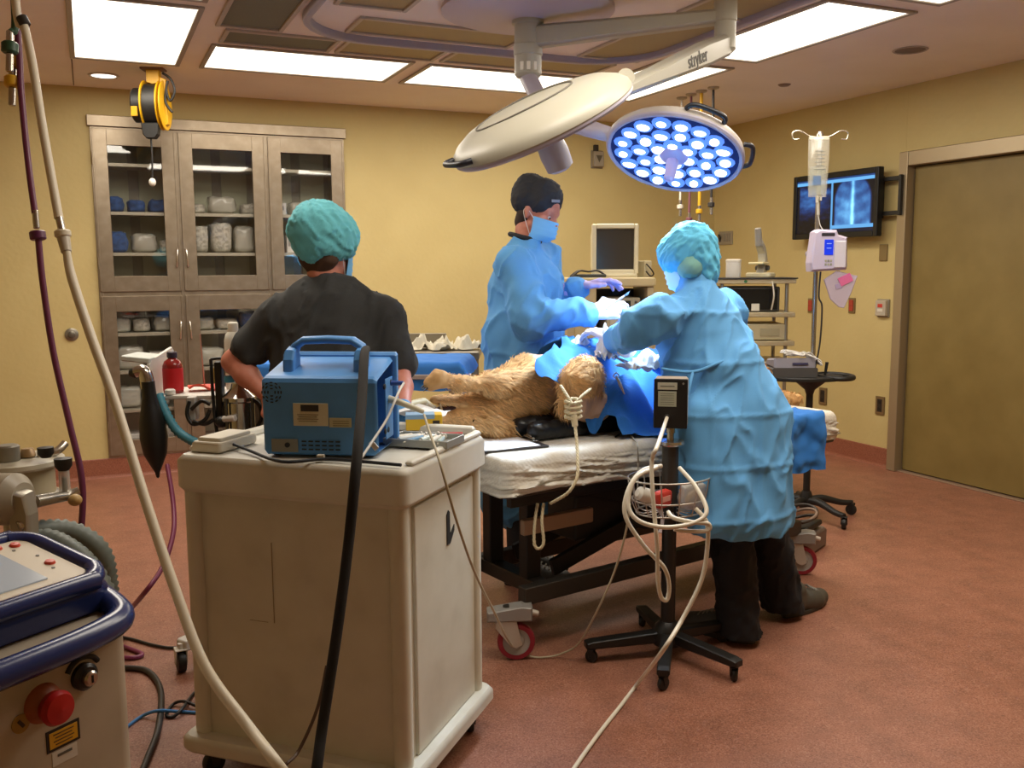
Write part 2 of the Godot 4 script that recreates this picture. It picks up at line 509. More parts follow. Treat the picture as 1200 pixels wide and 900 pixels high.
	# round fittings
	var t := thing("downlight", "small round lit downlight beside the cord reel", "downlight", Vector3(0.16, CEIL, -6.73))
	obj("ring", mb().lathe([[0.085, 0.0], [0.095, -0.003], [0.09, -0.01], [0.075, -0.006], [0.075, 0]], Vector3.ZERO, Basis.IDENTITY, 24), mat("#d8d2c8", 0.4), t)
	obj("lens", mb().lathe([[0, -0.004], [0.075, -0.004], [0.075, 0.0], [0, 0]], Vector3.ZERO, Basis.IDENTITY, 24), glow(Color(1, 0.97, 0.92), 1.3), t)
	area(t, Vector3(0, -0.014, 0), Vector2(0.12, 0.12), 0.06, panel_color)
	t = thing("ceiling_speaker", "round dark speaker grille in the ceiling above the wall screen", "speaker", Vector3(4.43, CEIL, -4.18))
	obj("rim", mb().lathe([[0.09, 0.0], [0.1, -0.003], [0.094, -0.008], [0.085, -0.005]], Vector3.ZERO, Basis.IDENTITY, 24), mat("#b0a294", 0.5), t)
	obj("grille", mb().lathe([[0, -0.006], [0.085, -0.004], [0.085, 0]], Vector3.ZERO, Basis.IDENTITY, 24), mat("#7b6a5e", 0.7), t)
	one("sprinkler_cap", mb().lathe([[0, -0.012], [0.03, -0.012], [0.042, -0.004], [0.044, 0.0]], Vector3(4.45, CEIL, -5.29), Basis.IDENTITY, 18), mat("#8a7565", 0.5, 0.3), "small dark sprinkler cap on the ceiling near the hanging hoses", "sprinkler")
	var seam := mb().box(Vector3(-0.02, CEIL - 0.002, -6.72), Vector3(0.006, 0.004, 0.85), 0.001)
	struct("trim_2", seam, mat("#6d5a4a", 0.7))

# ================================================================ glass fronted cabinet in the back wall
func cabinet() -> void:
	var grain := ramp_texture(noise_image(41, 0.03, 256, 4), [[0.0, "#e2dfd9"], [0.5, "#f0ede8"], [1.0, "#ffffff"]])
	var st := textured("#a79a88", 0.34, 0.75, grain, 1.2)
	var inner := mat("#a09b8e", 0.5, 0.2)
	var pale := mat("#cdceb4", 0.7)
	var dark := mat("#4a4640", 0.6)
	var x := [0.06, 0.62, 1.245, 1.83]
	var y0 := 0.14
	var ym := 1.31
	var y1 := 2.46
	var root := thing("storage_cabinet", "tall built-in stainless steel cabinet with six glass doors", "cabinet", Vector3(0.945, 0.14, BACK))
	var o := -root.position
	var body := mb()
	var zf := BACK + 0.012
	body.box(Vector3(0.945, 2.497, BACK - 0.02) + o, Vector3(1.8, 0.075, 0.1), 0.004)
	body.box(Vector3(0.945, y0 + 0.02, BACK - 0.2) + o, Vector3(1.77, 0.04, 0.42), 0.003)
	body.box(Vector3(0.945, 2.44, BACK - 0.2) + o, Vector3(1.77, 0.04, 0.42), 0.003)
	for k in 4: body.box(Vector3(clampf(x[k], 0.075, 1.815), 1.3, BACK - 0.2) + o, Vector3(0.03, 2.3, 0.425), 0.003)
	body.box(Vector3(0.945, ym, BACK - 0.2) + o, Vector3(1.77, 0.035, 0.42), 0.003)
	obj("carcass", body, st, root)
	obj("back_panel", mb().box(Vector3(0.945, 1.3, BACK - 0.425) + o, Vector3(1.77, 2.33, 0.02), 0.002), inner, root)
	var pane_m := glass("#2c3030", 0.05)
	pane_m.metallic_specular = 0.6
	var shut := mb()
	for k in 3:
		for c in [[y0, ym], [ym, y1]]:
			var w: float = x[k + 1] - x[k]
			var xm: float = (x[k] + x[k + 1]) / 2
			# pale panels behind the shelves
			for s in [-1, 1]:
				obj("rear_panel", mb().box(Vector3(xm + s * 0.13, (c[0] + c[1]) / 2, BACK - 0.405) + o, Vector3(0.19, c[1] - c[0] - 0.16, 0.012), 0.002), pale, root)
			var d := Node3D.new(); d.name = "door"; root.add_child(d, true)
			var h: float = c[1] - c[0] - 0.03
			d.position = Vector3(xm, (c[0] + c[1]) / 2, zf) + o
			var f := mb()
			var sw := 0.095
			for s in [-1, 1]:
				f.box(Vector3(s * (w / 2 - 0.01 - sw / 2), 0, 0), Vector3(sw, h, 0.024), 0.003)
				f.box(Vector3(0, s * (h / 2 - 0.055), 0), Vector3(w - 0.02 - 2 * sw + 0.004, 0.11, 0.024), 0.003)
				f.box(Vector3(s * (w / 2 - 0.016), 0, 0.014), Vector3(0.012, h - 0.01, 0.006), 0.002)
			obj("frame", f, st, d)
			obj("pane", mb().box(Vector3.ZERO, Vector3(w - 0.02 - 2 * sw + 0.01, h - 0.21, 0.005), 0.0005), pane_m, d)
			if k < 2:
				var hx := (w / 2 - 0.03) * (1 if k == 0 else -1)
				var hy := -0.32 if c[0] > 1 else 0.32
				obj("handle", mb().tube([Vector3(hx, hy + 0.06, 0.014), Vector3(hx, hy + 0.055, 0.035), Vector3(hx * 0.985, hy, 0.045), Vector3(hx * 0.97, hy - 0.06, 0.03), Vector3(hx * 0.97, hy - 0.065, 0.014)], 0.007, 8, 4), mat("#d8d4cc", 0.25, 0.9), d)
			for hy in [-0.36, 0.36]:
				if k != 1: obj("hinge", mb().cyl(Vector3((w / 2 - 0.008) * (-1 if k == 0 else 1), hy - 0.04, 0.014), Vector3((w / 2 - 0.008) * (-1 if k == 0 else 1), hy + 0.04, 0.014), 0.006, 0.006, 10), st, d)
	# shelves
	var sm := mat("#b9b3a2", 0.4, 0.4)
	var levels := [2.22, 1.885, 1.6, 1.03, 0.76, 0.48]
	for k in 3:
		for y in levels:
			var w: float = x[k + 1] - x[k] - 0.035
			var m := mb().box(Vector3((x[k] + x[k + 1]) / 2, y - 0.006, BACK - 0.21) + o, Vector3(w, 0.012, 0.37), 0.002)
			m.box(Vector3((x[k] + x[k + 1]) / 2, y - 0.012, BACK - 0.022) + o, Vector3(w, 0.024, 0.006), 0.002)
			obj("shelf", m, sm, root)
	stock(x)

func lumpy(s: Vector3, seed_: int, amount := 0.12) -> Mesher:
	# a soft wrapped pack standing on its base
	var f := FastNoiseLite.new(); f.seed = seed_; f.frequency = 5.0
	var rows := []
	for i in 9:
		var a := PI * i / 8.0
		var line := []
		for j in 16:
			var t := TAU * j / 16.0
			var d := Vector3(sin(a) * cos(t), cos(a), sin(a) * sin(t))
			var q := Vector3(signf(d.x) * pow(absf(d.x), 0.45), signf(d.y) * pow(absf(d.y), 0.5), signf(d.z) * pow(absf(d.z), 0.45))
			var k := 1.0 + amount * f.get_noise_3d(d.x, d.y * 1.5, d.z) * 2.0
			line.append(Vector3(q.x * s.x / 2 * k, s.y / 2 + q.y * s.y / 2 * (k if q.y > 0 else 1.0), q.z * s.z / 2 * k))
		rows.append(line)
	var m := mb(); m.grid(rows, true)
	return m

func stock(x: Array) -> void:
	var crinkle := ramp_texture(noise_image(51, 0.03, 128, 5), [[0.0, "#9a9a9a"], [0.5, "#d8d8d8"], [1.0, "#ffffff"]])
	var blue := cloth("#3f66a8", crinkle, 6.0)
	var white := cloth("#d9d5c8", crinkle, 8.0)
	var film := glass("#d6d4c8", 0.55, 0.2)
	var label := mat("#d8d6d0", 0.6)
	var zc := BACK - 0.17
	var list := [ # called, what, x, y, size, material
		["b", 0.19, 1.885, 0.14, 0.11], ["b", 0.34, 1.885, 0.12, 0.09], ["b", 0.49, 1.885, 0.14, 0.095],
		["b", 0.2, 1.6, 0.14, 0.15], ["f", 0.38, 1.6, 0.18, 0.14], ["w", 0.53, 1.6, 0.09, 0.09], ["f", 0.22, 1.33, 0.15, 0.06], ["f", 0.4, 1.33, 0.16, 0.05],
		["w", 0.75, 1.885, 0.12, 0.07], ["f", 0.93, 1.885, 0.2, 0.13], ["w", 1.12, 1.885, 0.1, 0.08],
		["w", 0.76, 1.6, 0.13, 0.2], ["w", 0.92, 1.6, 0.15, 0.22], ["f", 1.08, 1.6, 0.15, 0.2], ["b", 0.82, 1.33, 0.2, 0.04], ["x", 1.06, 1.33, 0.16, 0.1],
		["x", 1.35, 1.885, 0.09, 0.09], ["f", 1.5, 1.885, 0.15, 0.1], ["x", 1.68, 1.885, 0.09, 0.11],
		["x", 1.34, 1.6, 0.06, 0.13], ["x", 1.42, 1.6, 0.06, 0.13], ["x", 1.5, 1.6, 0.06, 0.13], ["w", 1.66, 1.6, 0.12, 0.12],
		["f", 0.19, 1.03, 0.14, 0.11], ["w", 0.33, 1.03, 0.12, 0.1], ["f", 0.48, 1.03, 0.14, 0.12], ["f", 0.24, 0.76, 0.2, 0.17], ["x", 0.45, 0.76, 0.15, 0.12],
		["f", 0.22, 0.48, 0.17, 0.16], ["w", 0.42, 0.48, 0.15, 0.12], ["x", 0.25, 0.185, 0.18, 0.1], ["w", 0.46, 0.185, 0.14, 0.15],
		["f", 0.76, 1.03, 0.16, 0.1], ["w", 0.93, 1.03, 0.15, 0.08], ["b", 1.1, 1.03, 0.14, 0.13], ["f", 0.8, 0.76, 0.2, 0.14], ["x", 1.05, 0.76, 0.16, 0.14],
		["w", 0.8, 0.48, 0.2, 0.14], ["x", 1.06, 0.48, 0.17, 0.16]]
	var k := 0
	var place := func(s: Array) -> String:
		var bay: int = 0 if s[1] < x[1] else (1 if s[1] < x[2] else 2)
		var same := list.filter(func(q): return q[0] == s[0] and q[2] == s[2] and q[1] > x[bay] and q[1] < x[bay + 1])
		var where: String = {1.885: "upper shelf", 1.6: "eye-level shelf", 1.33: "top compartment floor", 1.03: "waist-high shelf", 0.76: "knee-high shelf", 0.48: "low shelf", 0.185: "cabinet floor"}[s[2]]
		var end := ""
		if same.size() > 1:
			var n := same.find(s)
			end = ", left end" if n == 0 else (", right end" if n == same.size() - 1 else ", middle" if same.size() == 3 else ", second along")
		return "%s cabinet bay, %s%s" % [["left", "middle", "right"][bay], where, end]
	for s in list:
		k += 1
		var where: String = place.call(s)
		var p := Vector3(s[1], s[2] + 0.001, zc)
		if s[0] == "x":
			var t := thing("supply_box", "small pale supply carton in the " + where, "box", p, 0.0, "supply cartons in the glass cabinet")
			obj("carton", mb().box(Vector3(0, s[4] / 2, 0), Vector3(s[3], s[4], 0.2), 0.003), label, t)
			obj("printed_label", mb().box(Vector3(0, s[4] * 0.55, 0.101), Vector3(s[3] * 0.6, s[4] * 0.35, 0.002), 0.0005), mat("#8d8a86" if k % 2 else "#b98a80", 0.6), t)
		else:
			var m := lumpy(Vector3(s[3], s[4], 0.22), k)
			var kind: Array = {"b": ["blue_surgical_pack", blue, "blue cloth wrapped surgical pack in the ", "blue wrapped packs in the glass cabinet"], "w": ["white_surgical_pack", white, "off-white wrapped supply pack in the ", "white wrapped packs in the glass cabinet"], "f": ["plastic_supply_bag", film, "clear plastic bag of supplies in the ", "clear bags in the glass cabinet"]}[s[0]]
			if s[0] == "f":
				var t := thing(kind[0], kind[2] + where, "bag", p, 0.0, kind[3])
				obj("film", m, film, t)
				obj("contents", lumpy(Vector3(s[3] * 0.8, s[4] * 0.7, 0.17), k + 100), white, t)
			else:
				var o2 := one(kind[0], m, kind[1], kind[2] + where, "pack", kind[3])
				o2.position = p

# ================================================================ surgical lamp
# basis of a disc whose face shows `share` of its width to the eye; along = screen direction of the long axis; the y axis points to the back
func disc_basis(c: Vector3, along: Vector2, share: float, back_to_eye: bool) -> Basis:
	var d := (c - eye).normalized()
	var r := eye_basis.x
	r = (r - d * r.dot(d)).normalized()
	var u := r.cross(d)
	var m := (r * along.x + u * along.y).normalized()
	var s := (u * along.x - r * along.y).normalized()
	var y := (-d * share + s * sqrt(1.0 - share * share)) if back_to_eye else (d * share + s * sqrt(1.0 - share * share))
	return Basis(m, y.normalized(), m.cross(y.normalized()))

func lamp_head(parent: Node3D, c: Vector3, b: Basis, r: float, lit: bool, housing: Material, trim: Material) -> void:
	var head := Node3D.new(); head.name = "lamp_head"; parent.add_child(head, true)
	head.transform = Transform3D(b, c)
	obj("housing", mb().lathe([[r, 0.0], [r * 1.015, 0.012], [r * 1.0, 0.03], [r * 0.93, 0.05], [r * 0.8, 0.07], [r * 0.55, 0.086], [r * 0.25, 0.092], [0, 0.093]], Vector3.ZERO, Basis.IDENTITY, 56), housing, head)
	obj("rim", mb().lathe([[r * 0.93, 0.004], [r * 0.945, -0.006], [r * 0.985, -0.008], [r * 1.01, 0.0], [r * 1.01, 0.012]], Vector3.ZERO, Basis.IDENTITY, 56), trim, head)
	obj("face", mb().lathe([[0, -0.001], [r * 0.95, -0.001], [r * 0.95, 0.004]], Vector3.ZERO, Basis.IDENTITY, 48), glow(Color(0.10, 0.2, 0.55), 0.16, Color(0.1, 0.14, 0.28)) if lit else mat("#5a5f70", 0.2), head)
	var ring := mb()
	var rows := []
	for k in 40:
		var a := TAU * k / 40
		var q := Vector3(cos(a) * r * 0.55 - r * 0.1, 0, sin(a) * r * 0.4)
		var rr := Vector2(q.x, q.z).length() / r
		q.y = 0.0945 - 0.05 * rr * rr * rr
		rows.append(q)
	rows.append(rows[0])
	ring.tube(rows, 0.0035, 6, 2)
	if not lit: obj("cover_seam", ring, mat("#6a655c", 0.6), head)
	var spots := []
	for ringk in [[0.24, 6], [0.5, 11], [0.76, 17]]:
		for k in ringk[1]:
			var a: float = TAU * k / ringk[1] + ringk[0] * 3.0
			spots.append(Vector2(cos(a), sin(a)) * r * ringk[0] * (0.97 + 0.06 * rng.randf()))
	var core_m := glow(Color(0.93, 0.97, 1.0), 1.5) if lit else mat("#c9ced8", 0.1)
	var halo_m := glow(Color(0.36, 0.56, 1.0), 0.6, Color(0.3, 0.4, 0.7)) if lit else mat("#8f98ab", 0.1)
	var pod: MeshInstance3D = null
	var cell: MeshInstance3D = null
	for k in spots.size():
		var p := Vector3(spots[k].x, -0.002, spots[k].y)
		if pod == null:
			pod = obj("lens_ring", mb().lathe([[0.041, 0.002], [0.039, -0.004], [0.024, -0.007], [0.0, -0.0072]], Vector3.ZERO, Basis.IDENTITY, 12), halo_m, head)
			cell = obj("led_lens", mb().lathe([[0.025, -0.004], [0.022, -0.0105], [0.012, -0.013], [0.0, -0.014]], Vector3.ZERO, Basis.IDENTITY, 10), core_m, head)
			pod.position = p; cell.position = p
		else:
			again(pod, "lens_ring", head, Transform3D(Basis.IDENTITY, p))
			again(cell, "led_lens", head, Transform3D(Basis.IDENTITY.scaled(Vector3(0.8 + 0.5 * rng.randf(), 1.0, 0.8 + 0.5 * rng.randf())), p))
	var hm := mat("#b9acd6", 0.4) if lit else mat("#c3c8e2", 0.35)
	obj("handle", mb().lathe([[0.06, 0.0], [0.062, -0.012], [0.05, -0.024], [0.026, -0.032], [0.026, -0.05], [0.022, -0.12], [0.012, -0.13], [0, -0.131]] if lit else [[0.05, 0.0], [0.046, -0.05], [0.05, -0.1], [0.046, -0.15], [0.03, -0.16], [0, -0.161]], Vector3.ZERO, Basis.IDENTITY, 20), hm, head)
	# black grips on the rim
	for a in ([1.25, 0.12] if lit else [2.72]):
		var o := Vector3(cos(a), 0, sin(a))
		var t := Vector3(-sin(a), 0, cos(a))
		var g := [o * r * 0.97 - t * 0.085 + Vector3(0, 0.03, 0), o * (r + 0.025) - t * 0.06 + Vector3(0, 0.035, 0), o * (r + 0.028) + t * 0.06 + Vector3(0, 0.035, 0), o * r * 0.97 + t * 0.085 + Vector3(0, 0.03, 0)]
		obj("grip", mb().tube(g, 0.0105, 8, 5), mat("#22252e", 0.4), head)
	if lit:
		var l := SpotLight3D.new(); l.name = "lamp_beam"
		l.spot_angle = 38.0; l.spot_angle_attenuation = 0.6; l.light_energy = 3.0; l.light_color = Color(0.82, 0.91, 1.0); l.light_size = 0.2; l.shadow_enabled = true; l.spot_range = 12.0; l.spot_attenuation = 2.0
		head.add_child(l, true)
		l.transform = Transform3D(Basis(Vector3.RIGHT, -PI / 2), Vector3(0, -0.16, 0))

func surgical_lamp() -> void:
	var cream := mat("#b0ac9d", 0.4)
	var grey := mat("#c4bdb6", 0.4)
	var lav := mat("#b4aebf", 0.4)
	var root := thing("surgical_lamp", "ceiling-hung surgical lamp with two round heads, one glowing with blue-white lenses", "surgical lamp", Vector3(2.01, CEIL, -4.26))
	var o := -root.position
	var col := Vector3(2.01, 0, -4.26)
	obj("ceiling_cover", mb().lathe([[0.42, 0.0], [0.42, -0.02], [0.36, -0.04], [0.16, -0.05], [0.09, -0.06], [0, -0.06]], Vector3.ZERO, Basis.IDENTITY, 40), mat("#c3b8c0", 0.5), root)
	obj("column", mb().lathe([[0.078, 2.68], [0.078, 2.645], [0.066, 2.64], [0.066, 2.55], [0.07, 2.545], [0.07, 2.5], [0.066, 2.495], [0.066, 2.41], [0.055, 2.395], [0, 2.39]], col + o, Basis.IDENTITY, 28), cream, root)
	var clips := mb()
	for k in 3: clips.box(col + o + Vector3(0, 2.44, 0) + Vector3(sin(k * 0.5 - 0.9) * 0.066, 0, cos(k * 0.5 - 0.9) * 0.066), Vector3(0.018, 0.04, 0.008), 0.002, Basis(Vector3.UP, k * 0.5 - 0.9))
	obj("clip", clips, mat("#efeade", 0.4), root)
	var el := on_y(850, 25, 2.565)
	# upper boom
	var a0 := col + Vector3(0, 2.585, 0)
	var dir := (el - a0); dir.y = 0
	var bb := Basis(dir.normalized(), Vector3.UP, dir.normalized().cross(Vector3.UP))
	obj("boom", mb().prism(poly([[0.04, -0.055], [dir.length() - 0.02, -0.03], [dir.length() - 0.02, 0.032], [0.04, 0.05]]), 0.075, a0 + o - bb.z * 0.0375, bb, 0.014), cream, root)
	obj("elbow", mb().lathe([[0, 0.12], [0.045, 0.12], [0.052, 0.11], [0.052, 0.0], [0.048, -0.005], [0.048, -0.07], [0.05, -0.075], [0.05, -0.12], [0.036, -0.135], [0, -0.135]], el + o, Basis.IDENTITY, 24), cream, root)
	# spring arm carrying the unlit head
	var h1 := at(636, 148, 3.1)
	var yoke := at(722, 108, 3.28)
	var e2 := el + Vector3(0, -0.1, 0)
	var ad := yoke - e2
	var sb := Basis(ad.normalized(), Vector3.UP, ad.normalized().cross(Vector3.UP)).orthonormalized()
	sb = Basis(ad.normalized(), sb.z.cross(ad.normalized()), sb.z)
	obj("spring_arm", mb().prism(poly([[0.0, -0.05], [ad.length() * 0.25, -0.052], [ad.length() * 0.72, -0.034], [ad.length(), -0.024], [ad.length(), 0.024], [ad.length() * 0.72, 0.032], [ad.length() * 0.25, 0.05], [0.0, 0.045]]), 0.07, e2 + o - sb.z * 0.035, sb, 0.016), cream, root)
	# maker's lettering on the arm
	var tm := TextMesh.new(); tm.text = "stryker"; tm.font_size = 32; tm.pixel_size = 0.0021; tm.depth = 0.002
	var sf := SystemFont.new(); sf.font_names = PackedStringArray(["Droid Sans"]); sf.font_italic = true; sf.font_weight = 700; tm.font = sf
	var tx := MeshInstance3D.new(); tx.name = "lettering"; tx.mesh = tm; tx.material_override = mat("#4a4741", 0.6); root.add_child(tx)
	var zn := sb.z if sb.z.dot(eye - e2) > 0 else -sb.z
	var xr := -sb.x
	tx.transform = Transform3D(Basis(xr, zn.cross(xr), zn), e2 + o + sb.x * ad.length() * 0.38 + zn * 0.036)
	var b1 := disc_basis(h1, Vector2(0.91, 0.41), 0.17, true)
	obj("yoke", mb().tube([yoke + o, yoke + o - b1.x * 0.02 + Vector3(0.0, -0.01, 0), h1 + o + b1.x * 0.31 + b1.y * 0.03], 0.03, 12, 6), cream, root)
	obj("pivot", mb().cyl(yoke + o - b1.y * 0.03, yoke + o + b1.y * 0.05, 0.034, 0.034, 18, 0.006), cream, root)
	lamp_head(root, h1 + o, b1, 0.315, false, cream, lav)
	# second arm to the lit head
	var h2 := at(790, 181, 4.0)
	var b2 := disc_basis(h2, Vector2(0.985, -0.17), 0.53, false)
	var p0 := col + Vector3(0, 2.40, 0)
	var k1 := at(640, 135, 4.35)
	var k2 := h2 - b2.x * 0.36 + b2.y * 0.05
	obj("lower_arm", mb().tube([p0 + o, lerp(p0, k1, 0.5) + o, k1 + o], 0.042, 14, 6), lav, root)
	obj("lower_joint", mb().ball(k1 + o, Vector3.ONE * 0.055), lav, root)
	obj("fork_arm", mb().tube([k1 + o, lerp(k1, k2, 0.5) + o, k2 + o, h2 - b2.x * 0.27 + b2.y * 0.04 + o], [0.045, 0.042, 0.036, 0.03], 14, 6), lav, root)
	lamp_head(root, h2 + o, b2, 0.293, true, grey, lav)

# ================================================================ things hanging from the ceiling
func cord_reel() -> void:
	var p := Vector3(0.42, CEIL, -6.4)
	var yel := mat("#d9a514", 0.4)
	var blk := mat("#1d1c1b", 0.5)
	var root := thing("cord_reel", "yellow and black retractable cord reel on the ceiling with hanging cord", "cord reel", p, -0.33)
	obj("ceiling_plate", mb().box(Vector3(0.02, -0.006, 0), Vector3(0.14, 0.012, 0.1), 0.003), mat("#7d5a48", 0.5), root)
	obj("bracket", mb().prism(poly([[-0.02, -0.01], [0.06, -0.01], [0.06, -0.09], [0.02, -0.1], [-0.02, -0.09]]), 0.06, Vector3(0, 0, -0.03), Basis.IDENTITY, 0.004), yel, root)
	var side := Basis(Vector3(0, 1, 0), Vector3(1, 0, 0), Vector3(0, 0, -1))
	var c := Vector3(0.02, -0.225, 0)
	obj("spring_case", mb().lathe([[0, -0.125], [0.1, -0.125], [0.105, -0.118], [0.105, -0.055], [0, -0.055]], c, side, 28), blk, root)
	obj("case_label", mb().box(c + Vector3(-0.1, -0.05, 0.1), Vector3(0.04, 0.06, 0.012), 0.003), yel, root)
	obj("drum", mb().lathe([[0, -0.05], [0.13, -0.05], [0.13, 0.035], [0, 0.035]], c, side, 28), blk, root)
	for x in [-0.055, 0.038, 0.06]:
		obj("flange", mb().lathe([[0, x - 0.004], [0.148, x - 0.004], [0.152, x], [0.148, x + 0.004], [0, x + 0.004]], c, side, 32), yel if x < 0.05 else yel, root)
	obj("side_arm", mb().prism(poly([[0.06, -0.05], [0.1, -0.07], [0.1, -0.34], [0.07, -0.36], [0.05, -0.33]]), 0.05, Vector3(0, 0, -0.025), Basis.IDENTITY, 0.004), yel, root)
	obj("cord_guide", mb().prism(poly([[-0.05, -0.34], [0.06, -0.34], [0.05, -0.41], [0.03, -0.435], [-0.02, -0.435], [-0.04, -0.41]]), 0.06, Vector3(0, 0, 0.03), Basis.IDENTITY, 0.005), blk, root)
	obj("supply_cable", mb().tube([Vector3(0.08, -0.03, 0.02), Vector3(0.13, -0.07, 0.03), Vector3(0.15, -0.14, 0.03), Vector3(0.12, -0.2, 0.03), Vector3(0.1, -0.14, 0.03), Vector3(0.11, -0.08, 0.03), Vector3(0.09, -0.2, 0.03), Vector3(0.13, -0.27, 0.03)], 0.008, 8, 6), blk, root)
	obj("cord", mb().tube([Vector3(0.0, -0.43, 0.06), Vector3(0.002, -0.55, 0.062), Vector3(-0.005, -0.68, 0.06)], 0.006, 8, 4), blk, root)
	obj("cord_stop", mb().ball(Vector3(-0.005, -0.7, 0.06), Vector3(0.022, 0.026, 0.022)), mat("#d9d5cc", 0.5), root)

func fitting(parent: Node3D, p: Vector3, q: Vector3, r: float, cap: Material, chrome: Material) -> void:
	# threaded gas fitting with a coloured collar between p and q
	var d := q - p
	obj("ferrule", mb().cyl(p, p + d * 0.3, r * 0.8, r * 0.8, 14, 0.002), chrome, parent)
	obj("collar", mb().cyl(p + d * 0.28, p + d * 0.55, r * 1.7, r * 1.7, 18, 0.004), cap, parent)
	obj("stem", mb().cyl(p + d * 0.55, q, r * 0.75, r * 0.75, 14, 0.002), chrome, parent)

func hoses() -> void:
	var chrome := mat("#b8b2a8", 0.25, 0.9)
	var purple := mat("#6a2c4c", 0.4)
	var white := mat("#d8cfba", 0.4)
	# vacuum hose
	var t := thing("vacuum_hose", "white hose hanging from the ceiling and slanting down past the cart", "hose", at(18, -40, 2.35))
	var o := -t.position
	obj("upper_hose", mb().tube([Vector3(at(16, 8, 2.35).x, CEIL, at(16, 8, 2.35).z) + o, at(18, 0, 2.34) + o, at(28, 30, 2.34) + o, at(38, 75, 2.33) + o, at(50, 150, 2.3) + o, at(69, 256, 2.25) + o], 0.0105, 10, 8), white, t)
	obj("clamp_band", mb().cyl(at(25, 20, 2.34) + o, at(30, 30, 2.34) + o, 0.0135, 0.0135, 14, 0.001), mat("#2a2723", 0.5), t)
	obj("connector", mb().cyl(at(69, 254, 2.25) + o, at(74, 276, 2.24) + o, 0.009, 0.009, 14, 0.002), chrome, t)
	obj("connector_collar", mb().cyl(at(73, 270, 2.24) + o, at(74, 278, 2.24) + o, 0.019, 0.019, 18, 0.003), white, t)
	obj("connector_body", mb().cyl(at(74, 277, 2.24) + o, at(78, 296, 2.23) + o, 0.015, 0.012, 16, 0.002), mat("#b9b0a0", 0.4), t)
	obj("lower_hose", mb().tube([at(78, 294, 2.23) + o, at(84, 325, 2.22) + o, at(107, 395, 2.18) + o, at(136, 475, 2.13) + o, at(170, 585, 2.06) + o, at(205, 690, 2.0) + o, at(240, 780, 1.95) + o, at(290, 850, 1.9) + o, at(340, 915, 1.85) + o, on_y(390, 985, 0.012)  + o], [0.009, 0.0115, 0.0115, 0.0115, 0.0115, 0.0115, 0.0115, 0.0115, 0.0115, 0.0115], 10, 8), white, t)
	# evacuation hose
	t = thing("evacuation_hose", "dark purple hose hanging from the ceiling down behind the blue-topped laser", "hose", at(16, -40, 2.45))
	o = -t.position
	obj("upper_hose", mb().tube([Vector3(at(20, 30, 2.45).x, CEIL, at(20, 30, 2.45).z) + o, at(21, 40, 2.45) + o, at(25, 110, 2.45) + o, at(33, 190, 2.43) + o, at(41, 250, 2.42) + o], 0.0085, 10, 8), purple, t)
	obj("ferrule", mb().cyl(at(41, 246, 2.42) + o, at(43, 268, 2.42) + o, 0.008, 0.008, 14, 0.002), chrome, t)
	obj("collar", mb().cyl(at(43.5, 271, 2.42) + o, at(45, 281, 2.42) + o, 0.02, 0.02, 18, 0.003), mat("#5a2148", 0.4), t)
	obj("lower_hose", mb().tube([at(45, 280, 2.42) + o, at(50, 330, 2.42) + o, at(62, 410, 2.42) + o, at(80, 490, 2.42) + o, at(94, 550, 2.42) + o, at(97, 590, 2.42) + o, at(93, 640, 2.42) + o, at(88, 690, 2.42) + o, on_y(84, 760, 0.015) + o, on_y(110, 740, 0.012) + o], 0.0085, 10, 8), purple, t)
	# capped gas drops
	for g in [["green_gas_hose", "short green gas drop with chrome fitting hanging beside the white hose", "#2a4a33", 12, 58, 2.4], ["yellow_gas_hose", "short yellow gas drop with wide yellow collar hanging beside the purple hose", "#d2a11c", 15, 98, 2.46]]:
		var m := mat(g[2], 0.45)
		var p := at(g[3], g[4], g[5])
		t = thing(g[0], g[1], "hose", Vector3(p.x, CEIL, p.z))
		o = -t.position
		var top := Vector3(p.x + 0.01, CEIL, p.z)
		var yy: float = g[4]
		obj("hose", mb().tube([top + o, at(g[3] + 5, yy - 55, g[5]) + o, at(g[3] + 1, yy - 20, g[5]) + o], 0.0095, 10, 6), m, t)
		fitting(t, at(g[3], yy - 22, g[5]) + o, at(g[3] - 1, yy + 26, g[5]) + o, 0.012, m, chrome)
	# gas drops in the far corner behind the lit lamp
	var kinds := [["#d9d2c2", 799, 235, "white"], ["#7a4a55", 810, 250, "purple"], ["#d9a81c", 822, 240, "yellow"], ["#2d2a28", 836, 232, "black"]]
	for k in kinds.size():
		var g: Array = kinds[k]
		var top := on_y(g[1], 114 - k * 4, CEIL)
		t = thing("ceiling_gas_drop", "%s gas drop hose hanging from the ceiling behind the lit lamp" % g[3], "hose", top, 0.0, "gas drops behind the lit lamp")
		var end := at(g[1], g[2], (top - eye).dot(-eye_basis.z))
		obj("ceiling_rose", mb().lathe([[0.04, 0], [0.038, -0.012], [0.012, -0.02], [0, -0.02]], Vector3.ZERO, Basis.IDENTITY, 18), mat("#b8ad9f", 0.4, 0.5), t)
		obj("hose", mb().tube([Vector3(0, -0.015, 0), Vector3(0.004, -0.3, 0), Vector3(0, end.y - top.y, 0)], 0.012 if k == 2 else 0.009, 8, 5), mat(g[0], 0.5), t)
		fitting(t, Vector3(0, end.y - top.y + 0.01, 0), Vector3(0, end.y - top.y - 0.11, 0), 0.014, mat(g[0], 0.5), chrome)
		if k == 3: obj("coupling", mb().ball(Vector3(0, -0.3, 0.0), Vector3(0.035, 0.075, 0.035)), chrome, t)

# ================================================================ equipment near the eye
func on_plane(x: float, y: float, p: Vector3, n: Vector3) -> Vector3:
	var d := ray(x, y); return eye + d * ((p - eye).dot(n) / d.dot(n))
func loc(t: Node3D, p: Vector3) -> Vector3: return t.transform.affine_inverse() * p
func locs(t: Node3D, a: Array) -> Array: return a.map(func(p): return t.transform.affine_inverse() * p)

